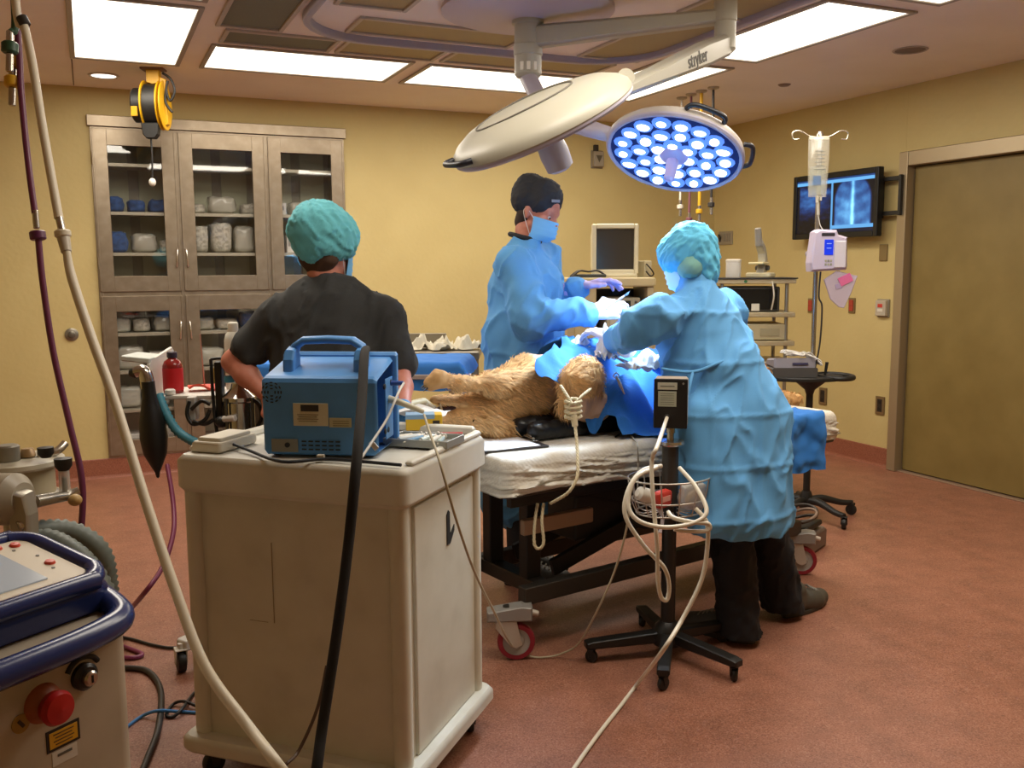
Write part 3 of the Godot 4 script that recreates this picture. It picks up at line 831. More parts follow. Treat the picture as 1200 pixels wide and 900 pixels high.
func caster(parent: Node3D, p: Vector3, r: float, turn: float, tyre: Material, fork: Material) -> void:
	# p: floor point under the wheel
	var b := Basis(Vector3.UP, turn)
	var ax := b.x
	var c := p + Vector3(0, r, 0)
	var node := Node3D.new(); node.name = "caster"; parent.add_child(node, true)
	var w := r * 0.42
	var wb := Basis(b.y, b.x, -b.z)
	obj("wheel", mb().lathe([[0, -w], [r * 0.7, -w], [r * 0.92, -w * 0.85], [r, -w * 0.5], [r, w * 0.5], [r * 0.92, w * 0.85], [r * 0.7, w], [0, w]], c, wb, 24), tyre, node)
	var f := mb()
	for s in [-1, 1]: f.prism(poly([[-r * 0.25, -r * 0.25], [r * 0.25, -r * 0.25], [r * 0.55, r * 1.15], [-r * 0.6, r * 1.15]]), w * 0.3, c + ax * (s * (w * 1.15)) - ax * w * 0.15, Basis(b.z, b.y, -b.x) if false else Basis(-b.z, b.y, b.x), 0.001)
	f.box(c + Vector3(0, r * 1.2, 0), Vector3(w * 2.7, r * 0.16, r * 1.2), 0.003, b)
	f.cyl(c + Vector3(0, r * 1.2, 0) + b.z * r * 0.1, c + Vector3(0, r * 1.75, 0) + b.z * r * 0.1, r * 0.25, r * 0.25, 12)
	f.cyl(c - ax * w * 1.4, c + ax * w * 1.4, r * 0.14, r * 0.14, 10)
	obj("fork", f, fork, node)

func equipment_cart() -> Node3D:
	var scuff := ramp_texture(noise_image(61, 0.015, 256, 5), [[0.0, "#eceae6"], [0.4, "#f6f5f3"], [1.0, "#ffffff"]])
	var beige := textured("#d3d0c0", 0.45, 0.0, scuff, 1.2)
	var top_m := textured("#d8d6cb", 0.45, 0.0, scuff, 1.5)
	var root := thing("equipment_cart", "large beige plastic equipment cart on castors carrying the blue machine", "cart", Vector3(0.645, 0, -2.69), deg_to_rad(-43.8))
	var w := 0.72
	var d := 0.585
	var up := Basis(Vector3.RIGHT, Vector3(0, 0, -1), Vector3.UP)
	obj("body", mb().prism(round_rect(w - 0.07, d - 0.07, 0.012), 0.78, Vector3(0, 0.1, 0), up, 0.006, true), beige, root)
	# corner posts stand proud of the panels
	var post: MeshInstance3D = null
	for sx in [-1, 1]:
		for sz in [-1, 1]:
			var tr := Transform3D(Basis.IDENTITY, Vector3(sx * (w / 2 - 0.04), 0.1, sz * (d / 2 - 0.04)))
			if post == null:
				post = obj("corner_post", mb().prism(round_rect(0.05, 0.05, 0.02, 4), 0.78, Vector3.ZERO, up, 0.004, true), beige, root); post.transform = tr
			else: again(post, "corner_post", root, tr)
	obj("top", mb().prism(round_rect(w, d, 0.035, 6), 0.105, Vector3(0, 0.855, 0), up, 0.016, true), top_m, root)
	var rim := mb()
	rim.box(Vector3(0, 0.972, -d / 2 + 0.03), Vector3(w - 0.06, 0.03, 0.03), 0.01)
	rim.box(Vector3(-w / 2 + 0.03, 0.969, 0.02), Vector3(0.03, 0.025, d - 0.14), 0.01)
	rim.box(Vector3(w / 2 - 0.022, 0.966, -0.02), Vector3(0.026, 0.018, d - 0.09), 0.008)
	obj("top_rim", rim, top_m, root)
	obj("base_bumper", mb().prism(round_rect(w + 0.035, d + 0.045, 0.05, 6), 0.05, Vector3(0, 0.09, 0), up, 0.014, true), top_m, root)
	# side panel with pull slot
	var sd := mb().box(Vector3(w / 2 - 0.032, 0.49, -0.02), Vector3(0.014, 0.7, d - 0.17), 0.004)
	obj("side_door", sd, beige, root)
	obj("groove", mb().box(Vector3(w / 2 - 0.0325, 0.49, -d / 2 + 0.075), Vector3(0.012, 0.72, 0.008), 0.002), beige, root)
	var sp := loc(root, on_plane(527, 617, root.to_global(Vector3(w / 2 - 0.025, 0, 0)), root.global_basis.x))
	var slot := mb()
	slot.prism(poly([[-0.024, -0.05], [0.0, -0.05], [0.03, -0.018], [0.03, 0.0], [0.0, -0.022], [-0.002, 0.045], [-0.012, 0.052], [-0.024, 0.04]]), 0.004, Vector3(w / 2 - 0.0265, sp.y, sp.z), Basis(Vector3(0, 0, -1), Vector3.UP, Vector3.RIGHT), 0.001)
	obj("pull_slot", slot, mat("#17140f", 0.7), root)
	# outline of the old front label
	var fl := mb()
	var q0 := loc(root, on_plane(318, 636, root.to_global(Vector3(0, 0, d / 2 - 0.035)), root.global_basis.z))
	fl.box(Vector3(q0.x, q0.y - 0.115, d / 2 - 0.0345), Vector3(0.002, 0.23, 0.003), 0.0005)
	fl.box(Vector3(q0.x - 0.05, q0.y - 0.23, d / 2 - 0.0345), Vector3(0.06, 0.0012, 0.003), 0.0005)
	obj("panel_seam", fl, mat("#9a8c70", 0.6), root)
	for s in [[-1, -1], [1, -1], [-1, 1], [1, 1]]: caster(root, Vector3(s[0] * (w / 2 - 0.05), 0, s[1] * (d / 2 - 0.055)), 0.034, 0.4 * s[0], mat("#1d1a17", 0.6), mat("#3a3630", 0.5))
	return root

func blue_machine() -> void:
	var blue := textured("#5596dc", 0.42, 0.0, ramp_texture(noise_image(71, 0.02, 128, 4), [[0.0, "#e6e6e6"], [1.0, "#ffffff"]]), 2.0)
	var dark := mat("#1c222b", 0.6)
	var root := thing("electrosurgery_machine", "blue boxy machine with arched carrying handle on the beige cart", "machine", Vector3(0.6, 0.963, -2.584), deg_to_rad(-31))
	var side := Basis(Vector3(0, 0, 1), Vector3.UP, Vector3(-1, 0, 0))
	obj("case", mb().prism(poly([[-0.095, 0.006], [0.095, 0.006], [0.1, 0.012], [0.104, 0.205], [0.1, 0.216], [0.09, 0.222], [-0.07, 0.256], [-0.095, 0.258]]), 0.322, Vector3(0.161, 0, 0), side, 0.011), blue, root)
	obj("front_bezel", mb().prism(poly([[-0.12, 0.004], [-0.092, 0.004], [-0.092, 0.262], [-0.1, 0.27], [-0.12, 0.27]]), 0.338, Vector3(0.169, 0, 0), side, 0.006), blue, root)
	for s in [-1, 1]:
		for z in [-0.07, 0.07]: obj("foot", mb().cyl(Vector3(s * 0.13, 0, z), Vector3(s * 0.13, 0.01, z), 0.012, 0.012, 12), dark, root)
	# arched handle and its lugs
	var arch := []
	for p in [[-0.105, 0.232], [-0.104, 0.265], [-0.094, 0.296], [-0.07, 0.312], [0, 0.315], [0.07, 0.312], [0.094, 0.296], [0.104, 0.265], [0.105, 0.232]]: arch.append([p[0], p[1]])
	var rows := []
	for k in arch.size():
		var p := Vector2(arch[k][0], arch[k][1])
		var t := (Vector2(arch[mini(k + 1, 8)][0], arch[mini(k + 1, 8)][1]) - Vector2(arch[maxi(k - 1, 0)][0], arch[maxi(k - 1, 0)][1])).normalized()
		var nn := Vector2(-t.y, t.x)
		var line := []
		for q in [[-0.009, -0.018], [-0.012, 0.0], [-0.009, 0.018], [0.0, 0.023], [0.009, 0.018], [0.011, 0.0], [0.009, -0.018], [0.0, -0.023]]:
			line.append(Vector3(p.x + nn.x * q[0], p.y + nn.y * q[0], 0.0 + q[1]))
		rows.append(line)
	var hm := mb(); hm.grid(rows, true)
	obj("handle", hm, blue, root)
	for s in [-1, 1]: obj("handle_lug", mb().prism(poly([[-0.012, 0.2], [0.06, 0.2], [0.056, 0.262], [0.04, 0.288], [0.012, 0.296], [-0.012, 0.275]]), 0.03, Vector3(s * 0.1 + 0.015, 0, 0.0), side, 0.006), blue, root)
	# grille of slots
	var g := Node3D.new(); g.name = "speaker_grille"; root.add_child(g)
	var first: MeshInstance3D = null
	for ring in [[0.01, 4], [0.019, 8], [0.027, 12]]:
		for k in ring[1]:
			var a: float = TAU * k / ring[1]
			var tr := Transform3D(Basis(Vector3(0, 0, 1), a), Vector3(-0.13 + cos(a) * ring[0], 0.178 + sin(a) * ring[0], 0.1042))
			if first == null:
				first = obj("slot", mb().box(Vector3.ZERO, Vector3(0.0035, 0.008, 0.002), 0.0005), dark, g); first.transform = tr
			else: again(first, "slot", g, tr)
	obj("rating_plate", mb().box(Vector3(-0.022, 0.118, 0.104), Vector3(0.098, 0.062, 0.003), 0.001), mat("#c9c4a9", 0.5), root)
	var pr := mb().box(Vector3(-0.024, 0.136, 0.1062), Vector3(0.05, 0.018, 0.001), 0.0002)
	obj("print_block", pr, mat("#2e2620", 0.6), root)
	var ln := mb()
	for k in 4: ln.box(Vector3(-0.03, 0.118 - k * 0.006, 0.1062), Vector3(0.06 - 0.008 * (k % 2), 0.0018, 0.0008), 0.0002)
	for k in 3: ln.box(Vector3(0.062, 0.101 - k * 0.006, 0.1062), Vector3(0.045, 0.0016, 0.0008), 0.0002)
	obj("print_lines", ln, mat("#7a745f", 0.6), root)
	obj("serial_plate", mb().box(Vector3(0.06, 0.097, 0.104), Vector3(0.062, 0.026, 0.003), 0.001), mat("#b9b592", 0.5), root)
	obj("inlet_plate", mb().box(Vector3(-0.098, 0.032, 0.1035), Vector3(0.075, 0.036, 0.004), 0.001), mat("#8f9088", 0.4, 0.5), root)
	obj("inlet", mb().cyl(Vector3(-0.09, 0.034, 0.105), Vector3(-0.09, 0.034, 0.109), 0.007, 0.007, 14), dark, root)
	var vf: MeshInstance3D = null
	for r in 3:
		for k in 6:
			var tr := Transform3D(Basis.IDENTITY, Vector3(-0.044 + k * 0.019, 0.022 + r * 0.011, 0.1032))
			if vf == null:
				vf = obj("vent_slot", mb().box(Vector3.ZERO, Vector3(0.013, 0.004, 0.002), 0.0005), dark, root); vf.transform = tr
			else: again(vf, "vent_slot", root, tr)
	# sockets on the right side
	for s in [[0.02, 0.185], [0.02, 0.06], [-0.01, 0.06], [-0.05, 0.19]]:
		obj("socket", mb().cyl(Vector3(0.16, s[1], s[0]), Vector3(0.165, s[1], s[0]), 0.008, 0.008, 14, 0.001), dark, root)
	obj("socket_plate", mb().box(Vector3(0.161, 0.12, -0.03), Vector3(0.003, 0.17, 0.08), 0.001), blue, root)
	obj("plug", mb().cyl(Vector3(0.162, 0.187, -0.05), Vector3(0.2, 0.187, -0.05), 0.008, 0.006, 12, 0.001), mat("#2d4f9a", 0.4), root)
	# its flexible tube and lead
	var cable_m := mat("#b9b3a2", 0.5)
	obj("patient_tube", mb().tube(locs(root, [root.to_global(Vector3(0.158, 0.145, -0.03)), at(470, 472, 2.62), at(495, 482, 2.7)]), [0.011, 0.009, 0.007], 10, 6), mat("#c2bda6", 0.5), root)
	obj("side_lead", mb().tube(locs(root, [root.to_global(Vector3(0.2, 0.187, -0.05)), at(466, 462, 2.48), at(454, 490, 2.42), at(438, 515, 2.36), at(424, 536, 2.3)]), 0.0035, 8, 6), mat("#c9cbc8", 0.5), root)
	obj("lead_tag", mb().box(loc(root, at(438, 522, 2.36)), Vector3(0.014, 0.026, 0.004), 0.001, Basis(Vector3(0, 0, 1), 0.7)), mat("#d5dde2", 0.5), root)
	# mains cable behind it
	obj("mains_cable", mb().tube(locs(root, [on_y(262, 516, 0.985), on_y(290, 527, 0.972), on_y(330, 541, 0.97), on_y(380, 538, 0.97), on_y(425, 541, 0.97), on_y(470, 545, 0.97)]), 0.0045, 8, 6), dark, root)
	obj("cable_clip", mb().box(loc(root, on_y(376, 536, 0.973)), Vector3(0.02, 0.016, 0.014), 0.002), mat("#d8d4c4", 0.5), root)
	# heavy black cable drawn over the case and down the front of the cart
	var c := one("power_cable", mb().tube([at(430, 409, 2.72), at(427, 416, 2.5), at(424, 470, 2.3), at(418, 540, 2.13), at(408, 640, 2.09), at(395, 740, 2.05), at(378, 850, 2.02), at(366, 930, 2.0), on_y(345, 1010, 0.014)], [0.0105, 0.0125, 0.0125, 0.0125, 0.012, 0.012, 0.012, 0.012, 0.012], 12, 7), mat("#15120f", 0.85), "thick black cable hanging over the blue machine and down the cart front", "cable")
	one("thin_brown_cable", mb().tube([at(383, 780, 2.1), at(372, 830, 2.08), at(350, 880, 2.06), at(328, 910, 2.03), on_y(310, 990, 0.006)], 0.004, 8, 6), mat("#4a3524", 0.5), "thin brown cable hanging beside the thick black cable on the cart", "cable")

func cart_items() -> void:
	var root := thing("instrument_tray", "shallow grey tray of syringes on the corner of the beige cart", "tray", on_y(497, 520, 0.966), deg_to_rad(-43.8))
	var m := mb().box(Vector3(0, 0.003, 0), Vector3(0.2, 0.006, 0.13), 0.002)
	for s in [-1, 1]:
		m.box(Vector3(s * 0.098, 0.012, 0), Vector3(0.005, 0.022, 0.13), 0.002)
		m.box(Vector3(0, 0.012, s * 0.063), Vector3(0.2, 0.022, 0.005), 0.002)
	obj("pan", m, mat("#a9aba6", 0.35, 0.4), root)
	var hues := ["#d7d3c6", "#c8cfd0", "#5f8fb5", "#b9c4bd", "#dcd8cc", "#9fb3b0"]
	for k in 6:
		var t := thing("syringe", ["off-white syringe at the machine end of the grey tray", "pale grey syringe second from the machine end of the grey tray", "blue syringe in the middle of the grey tray on the cart", "pale green-grey syringe in the grey tray beside the blue one", "off-white syringe near the marker end of the grey tray", "grey-green syringe at the marker end of the grey tray"][k], "syringe", root.to_global(Vector3(-0.07 + 0.026 * k, 0.0155 + 0.001 * (k % 2), -0.01 + 0.012 * (k % 3))), deg_to_rad(-43.8 + 60 + 9 * k), "syringes in the tray on the cart")
		obj("barrel", mb().cyl(Vector3(-0.045, 0, 0), Vector3(0.03, 0, 0), 0.0075, 0.0075, 12, 0.001), mat(hues[k], 0.3), t)
		obj("plunger", mb().cyl(Vector3(0.03, 0, 0), Vector3(0.062, 0, 0), 0.004, 0.004, 8).cyl(Vector3(0.06, 0, 0), Vector3(0.064, 0, 0), 0.0085, 0.0085, 12), mat("#e4e0d6", 0.4), t)
		obj("tip", mb().cyl(Vector3(-0.045, 0, 0), Vector3(-0.06, 0, 0), 0.003, 0.002, 8), mat("#e4e0d6", 0.4), t)
	var pen := thing("red_marker", "red capped marker pen at the corner of the cart top", "pen", on_y(519, 511, 0.971), deg_to_rad(-20))
	obj("barrel", mb().cyl(Vector3(-0.02, 0.006, 0), Vector3(0.06, 0.006, 0), 0.0055, 0.0055, 12, 0.001), mat("#b3202a", 0.4), pen)
	obj("cap", mb().cyl(Vector3(-0.055, 0.006, 0), Vector3(-0.02, 0.006, 0), 0.0062, 0.0062, 12, 0.001), mat("#c9c6bc", 0.4), pen)
	var y := thing("yellow_carton", "small yellow and blue carton standing at the rear of the cart", "box", on_y(497, 503, 0.965), deg_to_rad(-18))
	obj("carton", mb().box(Vector3(0, 0.026, 0), Vector3(0.115, 0.05, 0.06), 0.003), mat("#d9b024", 0.5), y)
	obj("blue_band", mb().box(Vector3(-0.012, 0.044, 0), Vector3(0.093, 0.016, 0.0612), 0.002), mat("#7fa4c4", 0.5), y)
	obj("print_mark", mb().box(Vector3(0.038, 0.022, 0.0302), Vector3(0.022, 0.02, 0.002), 0.0005), mat("#2b2620", 0.6), y)
	var pp := mb()
	var rows := []
	for i in 6:
		var line := []
		for j in 6: line.append(Vector3(-0.09 + j * 0.036, 0.003 + 0.022 * sin(i * 1.3 + j * 0.9) * sin(j * 0.6) + 0.02, -0.06 + i * 0.024))
		rows.append(line)
	pp.sheet(rows, 0.001)
	var w := one("crumpled_paper", pp, mat("#e6e4e0", 0.8), "crumpled white paper wrapping behind the yellow carton", "paper")
	w.position = on_y(494, 491, 0.968); w.rotation.y = -0.5
	var b := thing("label_printer", "low off-white plastic tray on the left corner of the cart", "tray", on_y(264, 524, 0.962), deg_to_rad(-43.8))
	obj("shell", mb().prism(round_rect(0.1, 0.18, 0.012), 0.03, Vector3.ZERO, Basis(Vector3.RIGHT, Vector3(0, 0, -1), Vector3.UP), 0.006, true), mat("#d6cfbd", 0.5), b)
	obj("lid", mb().prism(round_rect(0.08, 0.15, 0.01), 0.012, Vector3(0, 0.028, 0), Basis(Vector3.RIGHT, Vector3(0, 0, -1), Vector3.UP), 0.004, true), mat("#cfc8b6", 0.5), b)

func laser_unit() -> void:
	var grey := textured("#b9ad9a", 0.5, 0.0, ramp_texture(noise_image(81, 0.02, 128, 4), [[0.0, "#e6e4e0"], [1.0, "#ffffff"]]), 2.0)
	var navy := mat("#27356f", 0.25)
	var root := thing("laser_unit", "surgical laser console with dark blue tilted top and red emergency knob", "medical device", Vector3(-0.264, 0, -1.612), deg_to_rad(37))
	root.position = Vector3(-0.264, 0, -1.612)
	var up := Basis(Vector3.RIGHT, Vector3(0, 0, -1), Vector3.UP)
	obj("body", mb().prism(round_rect(0.42, 0.42, 0.03, 6), 0.85, Vector3(0, 0.07, 0), up, 0.008, true), grey, root)
	for s in [[-1, -1], [1, -1], [-1, 1], [1, 1]]: caster(root, Vector3(s[0] * 0.16, 0, s[1] * 0.16), 0.035, 0.3, mat("#1d1a17", 0.6), mat("#3a3630", 0.5))
	# tilted console: local frame tipped towards the operator
	var con := Node3D.new(); con.name = "console"; root.add_child(con)
	con.position = Vector3(0, 0.925, 0.07); con.rotation.x = deg_to_rad(10)
	obj("shell", mb().prism(round_rect(0.47, 0.25, 0.05, 7, Vector2(0, 0.04)), 0.06, Vector3(0, 0, 0), up, 0.018, true), navy, con)
	var rim := []
	for p in round_rect(0.44, 0.22, 0.05, 7, Vector2(0, 0.04)): rim.append(Vector3(p.x, 0.062, -p.y))
	rim.append(rim[0])
	obj("raised_rim", mb().tube(rim, 0.016, 10, 2, false), navy, con)
	obj("bezel", mb().prism(round_rect(0.41, 0.185, 0.02, 5, Vector2(0.0, 0.042)), 0.012, Vector3(0, 0.056, 0), up, 0.003, true), mat("#d3c8b2", 0.45), con)
	var scr := StandardMaterial3D.new(); scr.albedo_color = Color("#9aa0a6"); scr.roughness = 0.12; scr.emission_enabled = true; scr.emission = Color(0.75, 0.78, 0.8); scr.emission_energy_multiplier = 0.12
	obj("screen", mb().box(Vector3(-0.015, 0.0685, -0.038), Vector3(0.31, 0.004, 0.135), 0.001), scr, con)
	var red := mat("#d8503c", 0.4)
	for p in [[0.15, -0.118], [0.178, -0.112], [0.178, -0.02]]: obj("red_key", mb().lathe([[0, 0.0045], [0.007, 0.004], [0.009, 0.0]], Vector3(p[0], 0.068, p[1]), Basis.IDENTITY, 16), red, con)
	for p in [[0.165, -0.095], [0.18, -0.055], [0.17, 0.0]]: obj("print_dot", mb().cyl(Vector3(p[0], 0.0675, p[1]), Vector3(p[0], 0.069, p[1]), 0.003, 0.003, 10), mat("#6b675e", 0.5), con)
	obj("red_cap", mb().lathe([[0.016, 0], [0.016, 0.012], [0.012, 0.016], [0, 0.017]], Vector3(0.03, 0.078, -0.145), Basis.IDENTITY, 18), red, con)
	# front bar with its hand hollow
	var bar := mb()
	var bars := []
	for p in [[-0.22, 0.05], [-0.2, 0.13], [-0.13, 0.155], [0, 0.16], [0.13, 0.155], [0.2, 0.13], [0.222, 0.05]]: bars.append(Vector3(p[0], 0.02, p[1]))
	bar.tube(bars, 0.021, 14, 8)
	obj("front_bar", bar, navy, con)
	obj("bar_apron", mb().prism(round_rect(0.43, 0.2, 0.05, 6, Vector2(0, -0.03)), 0.03, Vector3(0, -0.05, 0), up, 0.01, true), navy, con)
	# controls on the front face
	var o := root.to_global(Vector3(0, 0, 0.21))
	var n := root.global_basis.z
	var f := func(x: float, y: float) -> Vector3: return loc(root, on_plane(x, y, o, n))
	var fb := Basis(Vector3.RIGHT, Vector3(0, 0, 1), Vector3(0, -1, 0))
	var p: Vector3 = f.call(50, 824)
	obj("emergency_collar", mb().lathe([[0.03, 0], [0.028, 0.006], [0.018, 0.014], [0, 0.014]], p, fb, 24), mat("#a0552c", 0.5), root)
	obj("emergency_knob", mb().lathe([[0.014, 0.01], [0.014, 0.02], [0.024, 0.024], [0.026, 0.034], [0.022, 0.042], [0, 0.045]], p, fb, 24), mat("#b01818", 0.35), root)
	p = f.call(97, 792)
	obj("key_switch", mb().lathe([[0.021, 0], [0.021, 0.008], [0.016, 0.012], [0, 0.012]], p, fb, 24), mat("#16140f", 0.35), root)
	obj("key_barrel", mb().lathe([[0.012, 0.01], [0.012, 0.02], [0.009, 0.023], [0, 0.023]], p, fb, 20), mat("#b9b2a8", 0.25, 0.9), root)
	obj("key_slot", mb().box(p + Vector3(0, 0, 0.0235), Vector3(0.003, 0.012, 0.002), 0.0005), mat("#16140f", 0.5), root)
	var arc := []
	for k in 7: arc.append(p + Vector3(cos(0.5 + k * 0.36) * 0.03, sin(0.5 + k * 0.36) * 0.03, 0.001))
	obj("key_print", mb().tube(arc, 0.0045, 6, 3), mat("#1a1814", 0.6), root)
	p = f.call(24, 848)
	obj("gold_sticker", mb().lathe([[0.014, 0], [0.014, 0.0015], [0, 0.0015]], p, fb, 20), mat("#9a7a24", 0.5), root)
	obj("sticker_mark", mb().box(p + Vector3(0, 0, 0.002), Vector3(0.005, 0.014, 0.001), 0.0003, Basis(Vector3(0, 0, 1), 0.6)), mat("#3a2c10", 0.6), root)
	p = f.call(74, 862)
	obj("warning_sticker", mb().box(p, Vector3(0.056, 0.034, 0.002), 0.0005), mat("#1a1610", 0.5), root)
	obj("warning_field", mb().box(p + Vector3(0, 0, 0.0008), Vector3(0.047, 0.025, 0.002), 0.0005), mat("#d5a018", 0.5), root)
	var wl := mb()
	for k in 4: wl.box(p + Vector3(0, 0.008 - 0.0052 * k, 0.0021), Vector3(0.034 - 0.006 * (k % 2), 0.0016, 0.001), 0.0002)
	obj("warning_print", wl, mat("#5a4410", 0.6), root)
	p = f.call(76, 884)
	obj("white_sticker", mb().box(p, Vector3(0.042, 0.022, 0.0015), 0.0004), mat("#cfcbc2", 0.5), root)
	obj("sticker_print", mb().box(p + Vector3(0, 0.004, 0.001), Vector3(0.024, 0.004, 0.001), 0.0002), mat("#5b584f", 0.6), root)

func corrugated(pts: Array, r: float, m: Material, parent: Node3D, called := "corrugated_hose") -> void:
	# ribbed tubing: radius goes up and down along the path
	var c := Curve3D.new()
	for k in pts.size():
		var d: Vector3 = (pts[mini(k + 1, pts.size() - 1)] - pts[maxi(k - 1, 0)]) / 6.0
		c.add_point(pts[k], -d, d)
	c.bake_interval = 0.01
	var L := c.get_baked_length()
	var n := int(L / 0.004)
	var ps := []
	var rs := []
	for k in n + 1:
		ps.append(c.sample_baked(L * k / n, true)); rs.append(r * (1.0 if (k / 2) % 2 == 0 else 0.86))
	obj(called, mb().tube(ps, rs, 12, 1), m, parent)

func absorber() -> void:
	var alu := mat("#a9a294", 0.4, 0.5)
	var chrome := mat("#c2bdb2", 0.25, 0.9)
	var cream := mat("#b5aa8e", 0.4)
	var blk := mat("#1b1916", 0.5)
	var base := on_y(30, 700, 0.0); base = Vector3(at(20, 590, 2.1).x, 0, at(20, 590, 2.1).z)
	var root := thing("gas_absorber", "grey and cream gas absorber unit with flowmeter and ribbed hoses behind the laser", "medical device", base)
	var L := func(x: float, y: float, d: float) -> Vector3: return loc(root, at(x, y, d))
	obj("stand_post", mb().cyl(Vector3(-0.02, 0.04, -0.02), L.call(15, 610, 2.12), 0.02, 0.02, 14), alu, root)
	obj("stand_base", mb().prism(round_rect(0.4, 0.34, 0.06), 0.05, Vector3(-0.1, 0.0, 0), Basis(Vector3.RIGHT, Vector3(0, 0, -1), Vector3.UP), 0.012, true), mat("#6a645a", 0.5), root)
	obj("motor_drum", mb().cyl(L.call(-70, 585, 2.05), L.call(28, 585, 2.0), 0.056, 0.056, 32, 0.02), mat("#a59d8c", 0.4), root)
	obj("drum_bracket", mb().prism(poly([[-0.02, -0.1], [0.02, -0.1], [0.024, 0.0], [0.016, 0.045], [-0.016, 0.055], [-0.03, 0.03]]), 0.045, L.call(34, 598, 2.02), Basis(eye_basis.x, Vector3.UP, eye_basis.x.cross(Vector3.UP)), 0.008), alu, root)
	obj("strut", mb().cyl(L.call(33, 595, 2.02), L.call(33, 650, 2.02), 0.016, 0.016, 14), mat("#6f6a60", 0.35, 0.5), root)
	var c: Vector3 = L.call(20, 572, 2.25)
	obj("canister", mb().lathe([[0, -0.02], [0.085, -0.02], [0.085, 0.055], [0, 0.055]], c, Basis.IDENTITY, 32), cream, root)
	obj("canister_lid", mb().lathe([[0, 0.055], [0.105, 0.055], [0.11, 0.06], [0.108, 0.07], [0.08, 0.077], [0, 0.08]], c, Basis.IDENTITY, 36), mat("#bfb8a4", 0.4), root)
	obj("canister_ring", mb().lathe([[0.085, -0.03], [0.105, -0.028], [0.108, -0.02], [0.085, -0.012]], c, Basis.IDENTITY, 36), chrome, root)
	obj("boss", mb().cyl(c + Vector3(-0.01, 0.075, 0.05), c + Vector3(-0.01, 0.115, 0.05), 0.026, 0.026, 20, 0.004), mat("#8f8b80", 0.4, 0.5), root)
	obj("port", mb().cyl(c + Vector3(0.03, 0.08, 0.03), c + Vector3(0.03, 0.1, 0.03), 0.018, 0.014, 16, 0.002), mat("#a3865e", 0.4, 0.3), root)
	obj("latch", mb().tube([c + Vector3(0.05, 0.08, 0.03), c + Vector3(0.09, 0.085, 0.02), c + Vector3(0.11, 0.1, 0.0)], 0.01, 8, 5), chrome, root)
	obj("black_cap", mb().lathe([[0.011, 0], [0.018, 0.01], [0.018, 0.024], [0, 0.026]], L.call(54, 536, 2.2), Basis.IDENTITY, 16), blk, root)
	var f: Vector3 = L.call(77, 586, 2.2)
	obj("flow_tube", mb().cyl(f, f + Vector3(0, 0.075, 0), 0.013, 0.012, 18), glass("#d5d9d2", 0.4), root)
	obj("flow_float", mb().cyl(f + Vector3(0, 0.01, 0), f + Vector3(0, 0.055, 0), 0.006, 0.006, 10), mat("#3a3a36", 0.4), root)
	obj("flow_cap", mb().lathe([[0.011, 0.07], [0.019, 0.082], [0.02, 0.1], [0, 0.102]], f, Basis.IDENTITY, 16), blk, root)
	obj("manifold", mb().tube([L.call(40, 588, 2.1), L.call(60, 584, 2.15), L.call(78, 581, 2.2), L.call(92, 575, 2.22)], [0.016, 0.014, 0.012, 0.01], 12, 6), chrome, root)
	obj("tan_knob", mb().ball(L.call(88, 586, 2.19), Vector3(0.016, 0.014, 0.016)), mat("#b5945a", 0.5), root)
	obj("valve_hub", mb().cyl(L.call(20, 618, 1.98), L.call(34, 612, 2.0), 0.014, 0.014, 14, 0.002), chrome, root)
	var rib := mat("#6f7872", 0.5)
	corrugated([L.call(20, 640, 2.05), L.call(55, 632, 2.05), L.call(90, 650, 2.02), L.call(115, 680, 2.0), L.call(128, 720, 2.0), L.call(120, 800, 2.02)], 0.024, rib, root)
	corrugated([L.call(40, 622, 2.25), L.call(80, 622, 2.3), L.call(112, 640, 2.32), L.call(124, 670, 2.34), L.call(120, 720, 2.36), L.call(60, 760, 2.36)], 0.027, rib, root)
	corrugated([L.call(-20, 640, 2.0), L.call(15, 634, 2.0), L.call(45, 642, 1.99), L.call(70, 668, 1.97), L.call(60, 730, 1.95)], 0.022, mat("#5d6560", 0.5), root)

